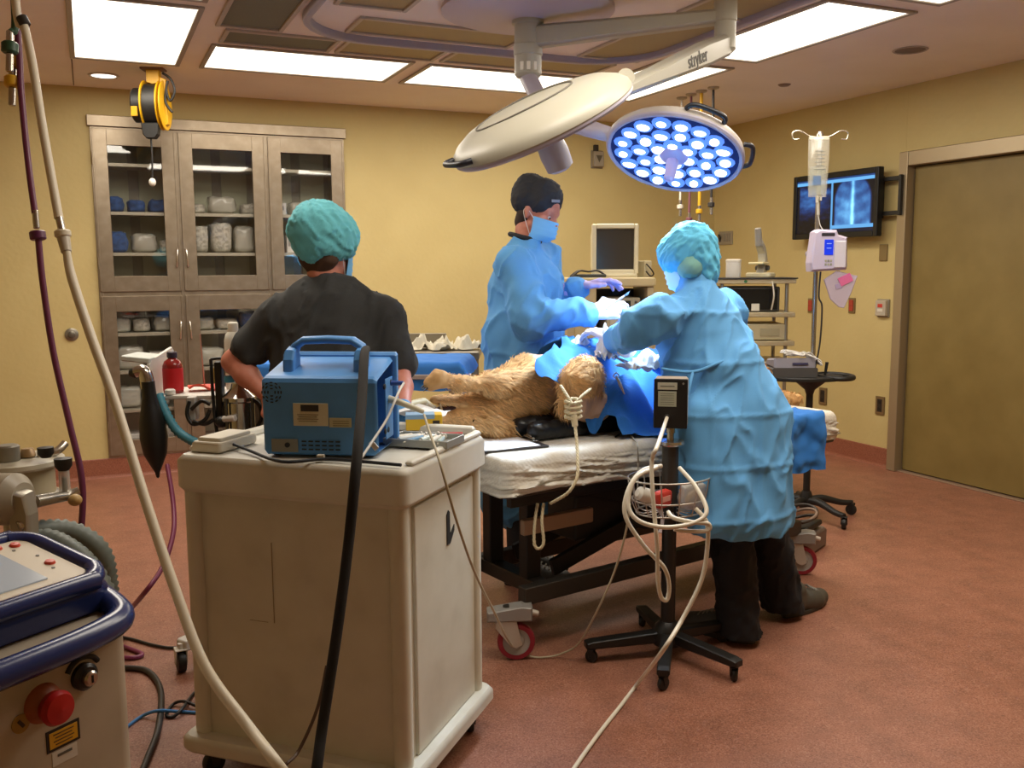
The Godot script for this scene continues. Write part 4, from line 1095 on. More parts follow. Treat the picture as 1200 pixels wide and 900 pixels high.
# ================================================================ smooth bodies from bones
# bone: [from, to, radius, radius, (flat axis, flat factor)]; the distances are joined by a smooth minimum and meshed as surface nets
func bones_mesh(bones: Array, cell: float, k: float, into: Mesher = null, warp = null, paint = null) -> Mesher:
	var m := into if into else mb()
	var lo := Vector3.ONE * 1e9
	var hi := -lo
	for b in bones:
		var r := maxf(b[2], b[3]) + cell * 3.0
		for e in 2:
			lo = lo.min(b[e] - Vector3.ONE * r); hi = hi.max(b[e] + Vector3.ONE * r)
	var nx := int((hi.x - lo.x) / cell) + 2
	var ny := int((hi.y - lo.y) / cell) + 2
	var nz := int((hi.z - lo.z) / cell) + 2
	var sy := nx
	var sz := nx * ny
	var f := PackedFloat32Array(); f.resize(nx * ny * nz); f.fill(1.0)
	for b in bones:
		var a: Vector3 = b[0]
		var ba: Vector3 = b[1] - a
		var ra: float = b[2]
		var rb: float = b[3]
		var fl: bool = b.size() > 4
		var fx: Vector3 = b[4] if fl else Vector3.ZERO
		var fm: float = (1.0 / b[5] - 1.0) if fl else 0.0
		var fs: float = (b[5] * 0.5 + 0.5) if fl else 1.0
		var bl := maxf(ba.length_squared(), 1e-9)
		var g := maxf(ra, rb) + k + cell * 2.5
		var i0 := maxi(int((minf(a.x, b[1].x) - g - lo.x) / cell), 0)
		var i1 := mini(int((maxf(a.x, b[1].x) + g - lo.x) / cell) + 1, nx - 1)
		var j0 := maxi(int((minf(a.y, b[1].y) - g - lo.y) / cell), 0)
		var j1 := mini(int((maxf(a.y, b[1].y) + g - lo.y) / cell) + 1, ny - 1)
		var k0 := maxi(int((minf(a.z, b[1].z) - g - lo.z) / cell), 0)
		var k1 := mini(int((maxf(a.z, b[1].z) + g - lo.z) / cell) + 1, nz - 1)
		for kk in range(k0, k1 + 1):
			for jj in range(j0, j1 + 1):
				var row := kk * sz + jj * sy
				var p := Vector3(lo.x + i0 * cell - a.x, lo.y + jj * cell - a.y, lo.z + kk * cell - a.z)
				for ii in range(i0, i1 + 1):
					var q := p + fx * (p.dot(fx) * fm) if fl else p
					var t := clampf(q.dot(ba) / bl, 0.0, 1.0)
					var d := ((q - ba * t).length() - (ra + (rb - ra) * t)) * fs
					p.x += cell
					if d > k + cell * 2.5: continue
					var o := f[row + ii]
					var h := k - absf(o - d)
					if h > 0.0: f[row + ii] = minf(o, d) - h * h * 0.25 / k
					elif d < o: f[row + ii] = d
	var ids := PackedInt32Array(); ids.resize(nx * ny * nz); ids.fill(-1)
	var limit := cell * 2.2
	for kk in nz - 1:
		for jj in ny - 1:
			var row := kk * sz + jj * sy
			for ii in nx - 1:
				var c := row + ii
				var f0 := f[c]
				if f0 > limit or f0 < -limit: continue
				var f1 := f[c + 1]
				var f2 := f[c + sy]
				var f3 := f[c + sy + 1]
				var f4 := f[c + sz]
				var f5 := f[c + sz + 1]
				var f6 := f[c + sz + sy]
				var f7 := f[c + sz + sy + 1]
				var neg := int(f0 < 0) + int(f1 < 0) + int(f2 < 0) + int(f3 < 0) + int(f4 < 0) + int(f5 < 0) + int(f6 < 0) + int(f7 < 0)
				if neg == 0 or neg == 8: continue
				var s := Vector3.ZERO
				var w := 0
				if (f0 < 0) != (f1 < 0): s += Vector3(f0 / (f0 - f1), 0, 0); w += 1
				if (f2 < 0) != (f3 < 0): s += Vector3(f2 / (f2 - f3), 1, 0); w += 1
				if (f4 < 0) != (f5 < 0): s += Vector3(f4 / (f4 - f5), 0, 1); w += 1
				if (f6 < 0) != (f7 < 0): s += Vector3(f6 / (f6 - f7), 1, 1); w += 1
				if (f0 < 0) != (f2 < 0): s += Vector3(0, f0 / (f0 - f2), 0); w += 1
				if (f1 < 0) != (f3 < 0): s += Vector3(1, f1 / (f1 - f3), 0); w += 1
				if (f4 < 0) != (f6 < 0): s += Vector3(0, f4 / (f4 - f6), 1); w += 1
				if (f5 < 0) != (f7 < 0): s += Vector3(1, f5 / (f5 - f7), 1); w += 1
				if (f0 < 0) != (f4 < 0): s += Vector3(0, 0, f0 / (f0 - f4)); w += 1
				if (f1 < 0) != (f5 < 0): s += Vector3(1, 0, f1 / (f1 - f5)); w += 1
				if (f2 < 0) != (f6 < 0): s += Vector3(0, 1, f2 / (f2 - f6)); w += 1
				if (f3 < 0) != (f7 < 0): s += Vector3(1, 1, f3 / (f3 - f7)); w += 1
				s /= w
				var gr := Vector3(f1 + f3 + f5 + f7 - f0 - f2 - f4 - f6, f2 + f3 + f6 + f7 - f0 - f1 - f4 - f5, f4 + f5 + f6 + f7 - f0 - f1 - f2 - f3).normalized()
				var p := lo + (Vector3(ii, jj, kk) + s) * cell
				if warp != null: p += gr * float(warp.call(p, gr))
				if paint != null: m.tint = paint.call(p, gr)
				ids[c] = m.put(p, gr)
	var start := m.ix.size()
	for kk in range(1, nz - 1):
		for jj in range(1, ny - 1):
			var row := kk * sz + jj * sy
			for ii in range(1, nx - 1):
				var c := row + ii
				if ids[c] < 0: continue
				var s0 := f[c] < 0
				if s0 != (f[c + 1] < 0): net_quad(m, ids[c], ids[c - sy], ids[c - sy - sz], ids[c - sz])
				if s0 != (f[c + sy] < 0): net_quad(m, ids[c], ids[c - 1], ids[c - 1 - sz], ids[c - sz])
				if s0 != (f[c + sz] < 0): net_quad(m, ids[c], ids[c - 1], ids[c - 1 - sy], ids[c - sy])
	if warp != null:
		# normals again from the warped faces
		var acc := PackedVector3Array(); acc.resize(m.v.size())
		for t in range(start, m.ix.size(), 3):
			var a := m.ix[t]
			var b := m.ix[t + 1]
			var c := m.ix[t + 2]
			var nn := (m.v[c] - m.v[a]).cross(m.v[b] - m.v[a])
			acc[a] += nn; acc[b] += nn; acc[c] += nn
		for q in acc.size():
			if acc[q] != Vector3.ZERO: m.n[q] = acc[q].normalized()
	return m

func net_quad(m: Mesher, a: int, b: int, c: int, d: int) -> void:
	if a < 0 or b < 0 or c < 0 or d < 0: return
	m.tri(a, b, c); m.tri(a, c, d)

# bones of a hand; w wrist, f forward, pn out of the palm, th towards the thumb; curl of the fingers, one number each
func hand_bones(w: Vector3, f: Vector3, pn: Vector3, curl: Array, size := 1.0, thumb := 0.5) -> Array:
	f = f.normalized()
	pn = (pn - f * pn.dot(f)).normalized()
	var th := f.cross(pn).normalized()
	return hand_bones_side(w, f, pn, th, curl, size, thumb)
func hand_bones_side(w: Vector3, f: Vector3, pn: Vector3, th: Vector3, curl: Array, size: float, thumb: float) -> Array:
	var out := []
	f = f.normalized()
	pn = (pn - f * pn.dot(f)).normalized()
	th = (th - f * th.dot(f) - pn * th.dot(pn)).normalized()
	var lens := [[0.045, 0.026, 0.022], [0.048, 0.03, 0.024], [0.045, 0.028, 0.023], [0.036, 0.021, 0.019]]
	for k in 4:
		var off := (1.5 - k) * 0.021 * size
		var base := w + th * off * 0.7 + f * 0.015 * size
		var kn := w + th * off + f * (0.088 - 0.004 * absf(1.2 - k)) * size
		out.append([base, kn, 0.0145 * size, 0.0125 * size])
		var d := f
		var p := kn
		var r := (0.0098 if k < 3 else 0.0086) * size
		for s in 3:
			var a: float = curl[k] * [0.8, 1.0, 0.7][s]
			d = d.rotated(th, 0.0)
			var ax := f.cross(pn)
			d = (d * cos(a) + ax.cross(d) * sin(a)) if ax.cross(f).dot(pn) > 0 else (d * cos(a) - ax.cross(d) * sin(a))
			d = d.normalized()
			var q: Vector3 = p + d * lens[k][s] * size
			out.append([p, q, r, r * 0.93])
			p = q; r *= 0.93
	# thumb leaves the side of the palm near its base
	var t0 := w + th * 0.022 * size + f * 0.025 * size
	var t1 := t0 + (th * 0.75 + f * 0.55 + pn * 0.35 * thumb).normalized() * 0.04 * size
	var t2 := t1 + (th * (0.35 - 0.5 * thumb) + f * 0.85 + pn * 0.5 * thumb).normalized() * 0.032 * size
	var t3 := t2 + (th * (0.1 - 0.6 * thumb) + f * 0.9 + pn * 0.4 * thumb).normalized() * 0.026 * size
	out.append([t0, t1, 0.0155 * size, 0.0125 * size]); out.append([t1, t2, 0.012 * size, 0.0105 * size]); out.append([t2, t3, 0.0105 * size, 0.0095 * size])
	out.append([w - f * 0.03 * size, w + f * 0.02 * size, 0.027 * size, 0.026 * size, pn, 0.75])
	return out

# head: c centre, fw facing, up; about 0.23 m tall
func head_bones(c: Vector3, fw: Vector3, up: Vector3) -> Array:
	fw = fw.normalized()
	var s := fw.cross(up).normalized()
	up = s.cross(fw).normalized()
	var P := func(x: float, y: float, z: float) -> Vector3: return c + s * x + up * y + fw * z
	return [
		[P.call(0, 0.035, -0.035), P.call(0, 0.045, 0.03), 0.078, 0.07],
		[P.call(0, 0.0, 0.0), P.call(0, -0.03, 0.04), 0.068, 0.052],
		[P.call(0, -0.06, 0.035), P.call(0, -0.085, 0.062), 0.046, 0.026],
		[P.call(-0.04, -0.05, 0.015), P.call(-0.02, -0.085, 0.055), 0.024, 0.02], [P.call(0.04, -0.05, 0.015), P.call(0.02, -0.085, 0.055), 0.024, 0.02],
		[P.call(0, 0.012, 0.09), P.call(0, -0.026, 0.108), 0.009, 0.0125], [P.call(-0.011, -0.03, 0.096), P.call(0.011, -0.03, 0.096), 0.009, 0.009],
		[P.call(-0.038, 0.022, 0.078), P.call(0.038, 0.022, 0.078), 0.014, 0.014],
		[P.call(-0.042, -0.018, 0.066), P.call(-0.03, -0.024, 0.072), 0.017, 0.015], [P.call(0.042, -0.018, 0.066), P.call(0.03, -0.024, 0.072), 0.017, 0.015],
		[P.call(-0.016, -0.062, 0.088), P.call(0.016, -0.062, 0.088), 0.009, 0.009],
		[P.call(-0.076, 0.012, -0.012), P.call(-0.078, -0.024, -0.006), 0.013, 0.008, fw.rotated(up, 0.0), 0.9], [P.call(0.076, 0.012, -0.012), P.call(0.078, -0.024, -0.006), 0.013, 0.008],
		[P.call(0, -0.05, -0.03), P.call(0, -0.085, -0.035), 0.05, 0.048]]

var folds := FastNoiseLite.new()
# cloth folds: long soft ridges along `down`, broken by cross pulls, plus packing creases on a grid
func cloth_warp(amount: float, stretch: Vector3, crease := 0.0, co := Vector3.ZERO, cx := Vector3.RIGHT, cw := 0.16) -> Callable:
	return func(p: Vector3, _n: Vector3) -> float:
		var q := p * stretch
		var a := folds.get_noise_3d(q.x, q.y, q.z)
		var b := folds.get_noise_3d(q.x * 1.7 + 31.0, q.y * 2.6 - q.x * 1.2, q.z * 1.7)
		var ra := maxf(0.0, 1.0 - absf(a) * 3.2)
		var rb := maxf(0.0, 1.0 - absf(b) * 3.0)
		var d := amount * (0.55 * ra * ra + 0.32 * rb * rb + a * 0.5)
		if crease > 0.0:
			var u := fposmod((p - co).dot(cx), cw) / cw - 0.5
			var v := fposmod((p - co).y, cw) / cw - 0.5
			d += crease * (exp(-u * u * 420.0) + exp(-v * v * 420.0)) - crease * 1.0 * (u * u + v * v)
		return d

func eye_pair(parent: Node3D, c: Vector3, fw: Vector3, up: Vector3) -> void:
	var s := fw.normalized().cross(up).normalized()
	for k in [-1, 1]:
		obj("eye", mb().ball(c + s * 0.032 * k + up * 0.002 + fw.normalized() * 0.079, Vector3.ONE * 0.0115, Basis.IDENTITY, 12), mat("#d8d2cb", 0.3), parent)
		obj("iris", mb().ball(c + s * 0.032 * k - up * 0.002 + fw.normalized() * 0.0875, Vector3.ONE * 0.0052, Basis.IDENTITY, 10), mat("#2c221c", 0.2), parent)

# pleated face mask: a curved sheet from ear to ear
func face_mask(parent: Node3D, c: Vector3, fw: Vector3, up: Vector3, m: Material) -> void:
	fw = fw.normalized()
	var s := fw.cross(up).normalized()
	up = s.cross(fw).normalized()
	var rows := []
	for i in 13:
		var t := float(i) / 12.0
		var y := lerpf(-0.012, -0.112, t)
		var line := []
		for j in 17:
			var a := lerpf(-1.25, 1.25, j / 16.0)
			var bulge := 0.126 + 0.012 * sin(PI * t) - 0.03 * maxf(t - 0.75, 0.0) * 3.0 + 0.003 * (1.0 if int(t * 9) % 2 == 0 else -1.0) * cos(a)
			var w := 0.08 - 0.014 * t
			line.append(c + s * sin(a) * w + up * y + fw * (cos(a) * bulge - 0.012 + 0.0))
		rows.append(line)
	var mm := mb(); mm.sheet(rows, 0.0015)
	var o := obj("face_mask", mm, m, parent)
	for k in [-1, 1]:
		var e: Vector3 = rows[1][16 if k > 0 else 0]
		var e2: Vector3 = rows[10][16 if k > 0 else 0]
		var ear: Vector3 = c + s * 0.084 * k + fw * -0.012
		obj("ear_loop", mb().tube([e, ear + up * 0.012, ear - up * 0.012 - fw * 0.01, e2], 0.0014, 6, 6), mat("#e4e2de", 0.7), o)

# bouffant or tied surgical cap: an SDF shell over the skull
func cap_shape(c: Vector3, fw: Vector3, up: Vector3, back: float, puff: float, seed_: int, nape := false) -> Mesher:
	fw = fw.normalized()
	var s := fw.cross(up).normalized()
	up = s.cross(fw).normalized()
	var f := FastNoiseLite.new(); f.seed = seed_; f.frequency = 9.0
	var b := [
		[c + up * 0.055 - fw * 0.02, c + up * 0.045 + fw * 0.035, 0.09 + puff, 0.078 + puff],
		[c + up * 0.05 - fw * (0.04 + back), c + up * 0.02 - fw * (0.03 + back), 0.078 + puff, 0.07 + puff],
		[c + up * 0.028 - s * 0.045, c + up * 0.028 + s * 0.045, 0.05 + puff, 0.05 + puff]]
	if nape: b.append([c - fw * 0.045 - up * 0.02, c - fw * 0.04 - up * 0.062, 0.07, 0.062])
	return bones_mesh(b, 0.0065, 0.04, null, func(p: Vector3, _n: Vector3) -> float:
		var q := p - c
		var ra := maxf(0.0, 1.0 - 2.6 * absf(f.get_noise_2d(q.dot(s) * 1.3 + q.dot(up) * 0.9, q.dot(fw) * 0.7 + q.dot(up) * 0.35)))
		var rb := maxf(0.0, 1.0 - 2.6 * absf(f.get_noise_2d(q.dot(s) * 0.9 - q.dot(up) * 0.7 + 5.0, q.dot(fw) * 0.5)))
		return ra * ra * 0.008 + rb * rb * 0.005 - 0.004)

# ================================================================ people
var skin: StandardMaterial3D
var gown_m: StandardMaterial3D
var cap_m: StandardMaterial3D
var glove_m: StandardMaterial3D
var mask_m: StandardMaterial3D
func people_materials() -> void:
	folds.seed = 12; folds.frequency = 1.0; folds.fractal_octaves = 2
	var weave := ramp_texture(noise_image(91, 0.25, 256, 3), [[0.0, "#dcdcdc"], [1.0, "#ffffff"]])
	skin = textured("#d08d78", 0.5, 0.0, ramp_texture(noise_image(92, 0.04, 128, 4), [[0.0, "#e8cfc4"], [1.0, "#ffffff"]]), 5.0)
	skin.subsurf_scatter_enabled = true; skin.subsurf_scatter_strength = 0.08
	gown_m = cloth("#68b0ec", weave, 6.0, 0.12)
	cap_m = cloth("#6fcbd8", weave, 8.0, 0.25)
	glove_m = mat("#e3dcef", 0.45)
	mask_m = mat("#7cc0ee", 0.7)

func flat_hem(m: Mesher, y: float, wave: float) -> void:
	for k in m.v.size():
		var p := m.v[k]
		var h := y + wave * folds.get_noise_2d(p.x * 6.0, p.z * 6.0)
		if p.y < h:
			m.v[k] = Vector3(p.x, h, p.z)
			if m.n[k].y < -0.3: m.n[k] = Vector3.DOWN

func shoe(parent: Node3D, heel: Vector3, dir: Vector3, m: Material) -> void:
	dir = Vector3(dir.x, 0, dir.z).normalized()
	var s := dir.cross(Vector3.UP)
	var u := Vector3.UP
	var b := [[heel + u * 0.045, heel + dir * 0.1 + u * 0.045, 0.042, 0.044, u, 1.0], [heel + dir * 0.1 + u * 0.038, heel + dir * 0.21 + u * 0.03, 0.046, 0.034], [heel + u * 0.06, heel + dir * 0.02 + u * 0.1, 0.042, 0.045], [heel + dir * 0.15 + s * 0.012 + u * 0.03, heel + dir * 0.2 - s * 0.008 + u * 0.028, 0.04, 0.032]]
	for q in b: q[0] += dir * 0.03; q[1] += dir * 0.03
	var o := obj("shoe", bones_mesh(b, 0.011, 0.03), m, parent)
	var outline := PackedVector2Array()
	for k in 20:
		var a := TAU * k / 20
		outline.append(Vector2(cos(a) * 0.15 + 0.11, sin(a) * (0.048 + 0.006 * cos(a))))
	obj("sole", mb().prism(outline, 0.018, heel, Basis(dir, s, Vector3.UP), 0.004, true), mat("#3a352e", 0.7), o)
	var lace := mb()
	for k in 4: lace.tube([heel + dir * (0.13 + k * 0.02) + s * 0.025 + u * (0.098 - k * 0.009), heel + dir * (0.135 + k * 0.02) + u * (0.108 - k * 0.0095), heel + dir * (0.14 + k * 0.02) - s * 0.025 + u * (0.098 - k * 0.009)], 0.003, 6, 3)
	var l := obj("laces", lace, mat("#8c877c", 0.7), o)
	l.set_meta("kind", "stuff")

func surgeon() -> void:
	var R := eye_basis.x
	var A := Vector3(-eye_basis.z.x, 0, -eye_basis.z.z).normalized()
	var hip := at(612, 455, 4.36)
	var root := thing("person", "person in blue gown, black cap and mask holding a scalpel behind the table", "person", Vector3(hip.x, 0, hip.z))
	var o := -root.position
	var P := func(x: float, y: float, d: float) -> Vector3: return at(x, y, d) + o
	var fw: Vector3 = (R * 0.86 - A * 0.5 - Vector3.UP * 0.28).normalized()
	var up: Vector3 = (Vector3.UP + R * 0.2).normalized()
	var hc: Vector3 = P.call(629, 251, 4.35)
	var neck: Vector3 = P.call(615, 292, 4.37)
	var sr: Vector3 = P.call(603, 312, 4.24)
	var sl: Vector3 = P.call(634, 305, 4.5)
	var er: Vector3 = P.call(622, 372, 4.16)
	var wr: Vector3 = P.call(690, 366, 4.12)
	var el: Vector3 = P.call(645, 362, 4.5)
	var wl: Vector3 = P.call(676, 338, 4.38)
	var ch: Vector3 = P.call(614, 335, 4.37)
	var wa: Vector3 = P.call(612, 400, 4.37)
	var hp: Vector3 = hip + o
	var s := R.cross(Vector3.UP)
	# body
	var m := bones_mesh([[neck, ch, 0.06, 0.12], [sr, sl, 0.06, 0.06], [ch, hp, 0.12, 0.13], [sr, er, 0.045, 0.036], [er, wr, 0.036, 0.026], [sl, el, 0.045, 0.036], [el, wl, 0.036, 0.026],
		[hp + A * 0.07, Vector3(0, 0.5, 0) + A * 0.08, 0.09, 0.06], [Vector3(0, 0.5, 0) + A * 0.08, Vector3(0, 0.1, 0) + A * 0.08, 0.055, 0.04], [hp - A * 0.07, Vector3(0, 0.5, 0) - A * 0.08, 0.09, 0.06], [Vector3(0, 0.5, 0) - A * 0.08, Vector3(0, 0.1, 0) - A * 0.08, 0.055, 0.04]], 0.02, 0.03)
	bones_mesh(head_bones(hc, fw, up) + [[hc - Vector3(0, 0.06, 0) - fw * 0.03, neck - Vector3(0, 0.03, 0), 0.052, 0.06]], 0.006, 0.02, m)
	obj("body", m, skin, root)
	eye_pair(root, hc, fw, up)
	obj("hair", bones_mesh([[hc - fw * 0.05 - up * 0.01 - s * 0.03, hc - fw * 0.06 - up * 0.05, 0.052, 0.04], [hc - fw * 0.05 - up * 0.01 + s * 0.03, hc - fw * 0.06 - up * 0.05, 0.052, 0.04]], 0.009, 0.02), mat("#3a2a20", 0.8), root)
	# cap with its lettering band
	var sd := fw.cross(up).normalized()
	var cb := [[hc + up * 0.085 - fw * 0.045, hc + up * 0.09 + fw * 0.035, 0.082, 0.07], [hc + up * 0.06 - fw * 0.045 - sd * 0.02, hc + up * 0.06 - fw * 0.045 + sd * 0.02, 0.083, 0.083], [hc + up * 0.062 + fw * 0.03 - sd * 0.03, hc + up * 0.062 + fw * 0.03 + sd * 0.03, 0.062, 0.062], [hc + up * 0.115 - fw * 0.055 - sd * 0.035, hc + up * 0.115 - fw * 0.055 + sd * 0.035, 0.052, 0.052], [hc + up * 0.118 + fw * 0.03 - sd * 0.03, hc + up * 0.118 + fw * 0.03 + sd * 0.03, 0.046, 0.046]]
	var cap := obj("cap", bones_mesh(cb, 0.007, 0.025, null, cloth_warp(0.008, Vector3(9, 12, 9))), mat("#26272c", 0.8), root)
	var band := mb().box(Vector3.ZERO, Vector3(0.05, 0.013, 0.003), 0.001)
	var bo := obj("cap_badge", band, mat("#8c8f94", 0.6), cap)
	var bd: Vector3 = (R * 0.62 - A * 0.78).normalized()
	bo.transform = Transform3D(Basis(Vector3.UP.cross(bd).normalized(), Vector3.UP, bd), hc + up * 0.055 + bd * 0.112 + R * 0.004)
	face_mask(root, hc, fw, up, mask_m)
	# gown
	var gb := [[neck + Vector3(0, -0.012, 0), ch, 0.078, 0.155], [sr, sl, 0.082, 0.082], [ch, wa, 0.16, 0.175], [wa, hp, 0.178, 0.172], [hp, Vector3(0, 0.45, 0), 0.172, 0.21], [sr, er, 0.082, 0.074], [er, wr, 0.072, 0.05], [sl, el, 0.078, 0.07], [el, wl, 0.066, 0.05]]
	obj("gown", bones_mesh(gb, 0.009, 0.05, null, cloth_warp(0.028, Vector3(3.0, 1.8, 3.0))), gown_m, root)
	obj("neck_band", mb().tube([neck + A * 0.07 + Vector3(0, 0.05, 0), neck + R * 0.07 + Vector3(0, 0.035, 0), neck - A * 0.07 + Vector3(0, 0.05, 0), neck - R * 0.068 + Vector3(0, 0.07, 0), neck + A * 0.07 + Vector3(0, 0.05, 0)], 0.012, 8, 8), mat("#1d1e22", 0.8), root)
	var tr := [[hp + A * 0.08, Vector3(0, 0.5, 0) + A * 0.09, 0.1, 0.085], [Vector3(0, 0.5, 0) + A * 0.09, Vector3(0, 0.08, 0) + A * 0.09, 0.085, 0.075], [hp - A * 0.08, Vector3(0, 0.5, 0) - A * 0.09, 0.1, 0.085], [Vector3(0, 0.5, 0) - A * 0.09, Vector3(0, 0.08, 0) - A * 0.09, 0.085, 0.075]]
	obj("trousers", bones_mesh(tr, 0.018, 0.03), mat("#2b2d33", 0.85), root)
	for k in [-1, 1]: shoe(root, Vector3(0, 0, 0) + A * 0.09 * k - R * 0.05, R, mat("#35302a", 0.6))
	# gloves
	var fR: Vector3 = (R * 0.95 + Vector3.UP * 0.12).normalized()
	var g := bones_mesh(hand_bones_side(wr + fR * 0.02, fR, -Vector3.UP * 0.4 + A * 0.6, Vector3.UP, [0.55, 0.75, 0.85, 0.95], 1.12, 0.8), 0.0045, 0.008)
	bones_mesh([[wr - fR * 0.05, wr + fR * 0.035, 0.043, 0.031]], 0.006, 0.01, g)
	obj("glove", g, glove_m, root)
	var fL: Vector3 = (R * 0.9 + Vector3.UP * 0.3 - A * 0.15).normalized()
	g = bones_mesh(hand_bones_side(wl + fL * 0.02, fL, -Vector3.UP, -A, [0.3, 0.45, 0.5, 0.6], 1.1, 0.5), 0.0045, 0.008)
	bones_mesh([[wl - fL * 0.05, wl + fL * 0.035, 0.042, 0.03]], 0.006, 0.01, g)
	obj("glove", g, mat("#c9b9ea", 0.45), root)
	# scalpel held in the near hand
	var q0 := at(716, 358, 4.1)
	var q1 := at(738, 342, 4.08)
	var sc := thing("scalpel", "white handled scalpel in the gloved hand of the person behind the table", "scalpel", q0)
	var dq := (q1 - q0)
	obj("handle", mb().cyl(-dq * 0.35, dq * 0.72, 0.005, 0.0045, 10, 0.001), mat("#e6e2ee", 0.4), sc)
	obj("blade", mb().prism(poly([[0, -0.004], [0.02, -0.005], [0.034, 0.004], [0, 0.004]]), 0.001, dq * 0.7, Basis(dq.normalized(), dq.normalized().cross(R.cross(dq).normalized()).normalized() * -1.0, R.cross(dq).normalized()), 0.0002), mat("#d5d8dc", 0.2, 0.9), sc)

func assistant() -> void:
	var R := eye_basis.x
	var A := Vector3(-eye_basis.z.x, 0, -eye_basis.z.z).normalized()
	var lf := on_y(868, 752, 0.0)
	var rf := on_y(918, 722, 0.0)
	var mid := (lf + rf) / 2
	var root := thing("person", "person in light blue gown and bouffant cap seen from behind, leaning over the table", "person", mid)
	var o := -mid
	var P := func(x: float, y: float, d: float) -> Vector3: return at(x, y, d) + o
	var fw: Vector3 = (-R * 0.74 + A * 0.6 - Vector3.UP * 0.35).normalized()
	var up: Vector3 = (Vector3.UP - R * 0.25).normalized()
	var hc: Vector3 = P.call(807, 303, 3.74)
	var neck: Vector3 = P.call(815, 338, 3.74)
	var sl: Vector3 = P.call(770, 372, 3.58)
	var sr: Vector3 = P.call(850, 366, 3.88)
	var el: Vector3 = P.call(746, 386, 3.64)
	var wl: Vector3 = P.call(722, 400, 3.88)
	var er: Vector3 = P.call(842, 420, 4.02)
	var wr: Vector3 = P.call(790, 418, 4.1)
	var ch: Vector3 = P.call(822, 390, 3.74)
	var wa: Vector3 = P.call(836, 440, 3.72)
	var hp: Vector3 = P.call(856, 492, 3.72)
	var la := lf + o
	var ra := rf + o
	var hl := hp + (-R * 0.6 - A * 0.5).normalized() * 0.09 - Vector3(0, 0.03, 0)
	var hr := hp + (R * 0.6 + A * 0.5).normalized() * 0.09 - Vector3(0, 0.03, 0)
	var kl := lerp(hl, la + Vector3(0, 0.1, 0), 0.5) as Vector3
	var kr := lerp(hr, ra + Vector3(0, 0.1, 0), 0.5) as Vector3
	var m := bones_mesh([[neck, ch, 0.055, 0.12], [sl, sr, 0.055, 0.055], [ch, hp, 0.12, 0.13], [sl, el, 0.042, 0.035], [el, wl, 0.034, 0.024], [sr, er, 0.042, 0.035], [er, wr, 0.034, 0.024], [hl, kl, 0.085, 0.055], [kl, la + Vector3(0, 0.08, 0), 0.05, 0.04], [hr, kr, 0.085, 0.055], [kr, ra + Vector3(0, 0.08, 0), 0.05, 0.04]], 0.02, 0.03)
	bones_mesh(head_bones(hc, fw, up) + [[hc - up * 0.06 - fw * 0.03, neck - Vector3(0, 0.02, 0), 0.048, 0.056]], 0.006, 0.02, m)
	obj("body", m, skin, root)
	eye_pair(root, hc, fw, up)
	face_mask(root, hc, fw, up, mat("#d9ecf5", 0.7))
	var cap := obj("bouffant_cap", cap_shape(hc - up * 0.012, fw, (up - fw * 0.3).normalized(), 0.008, 0.004, 4, true), cloth("#62bfe6", null, 6.0, 0.25), root)
	var sd := fw.cross(up).normalized()
	# greenish hair bun showing through the cap and the tie at its nape
	obj("hair_bun", bones_mesh([[hc - A * 0.05 + up * 0.035 - R * 0.012, hc - A * 0.056 - up * 0.03 - R * 0.008, 0.044, 0.056]], 0.007, 0.03, null, cloth_warp(0.005, Vector3(8, 5, 8))), cloth("#7fb3ac", null, 6.0, 0.1), cap)
	# gown: shoulders, back, wide skirt falling to the shins
	var hem := (P.call(866, 622, 3.6) as Vector3).y
	var gb := [[neck + Vector3(0, 0.02, 0), ch, 0.07, 0.155], [sl, sr, 0.068, 0.068], [ch, wa, 0.162, 0.172], [wa, hp, 0.185, 0.205], [hp, P.call(866, 600, 3.66), 0.21, 0.195], [P.call(828, 500, 3.6), P.call(843, 600, 3.56), 0.14, 0.125], [P.call(890, 520, 3.76), P.call(893, 600, 3.74), 0.1, 0.1], [sl, el, 0.07, 0.066], [el, wl, 0.064, 0.048], [sr, er, 0.072, 0.066], [er, wr, 0.065, 0.045]]
	var gmesh := bones_mesh(gb, 0.0085, 0.05, null, cloth_warp(0.03, Vector3(2.8, 1.5, 2.8), 0.005, Vector3(0, 0.06, 0), R, 0.19))
	flat_hem(gmesh, hem, 0.02)
	var gown := obj("gown", gmesh, gown_m, root)
	var kn: Vector3 = P.call(812, 436, 3.52)
	obj("waist_tie", mb().tube([P.call(775, 432, 3.54), kn, P.call(846, 424, 3.52), P.call(884, 412, 3.62)], [0.005, 0.007, 0.006, 0.005], 8, 6).tube([kn, P.call(808, 452, 3.49), P.call(803, 478, 3.47)], [0.006, 0.006, 0.005], 8, 5), gown_m, gown)
	# trousers and shoes
	var black := textured("#17161a", 0.85, 0.0, null, 1.0)
	var tm := bones_mesh([[hl, kl, 0.1, 0.08], [kl, la + Vector3(0, 0.02, 0), 0.08, 0.078], [hr, kr, 0.1, 0.08], [kr, ra + Vector3(0, 0.02, 0), 0.08, 0.08]], 0.011, 0.02, null, cloth_warp(0.02, Vector3(6, 3, 6)))
	flat_hem(tm, 0.035, 0.015)
	obj("trousers", tm, black, root)
	shoe(root, la - Vector3(0, 0, 0) + R * 0.02, -R * 0.6 + A * 0.5, mat("#4b463d", 0.6))
	shoe(root, ra + R * 0.02, R * 0.6 + A * 0.5, mat("#4b463d", 0.6))
	# gloves
	var fL: Vector3 = (-R * 0.55 + A * 0.6 + Vector3.UP * 0.3).normalized()
	var g := bones_mesh(hand_bones_side(wl + fL * 0.01, fL, -Vector3.UP, A, [0.35, 0.45, 0.5, 0.5], 1.1, 0.6), 0.0045, 0.008)
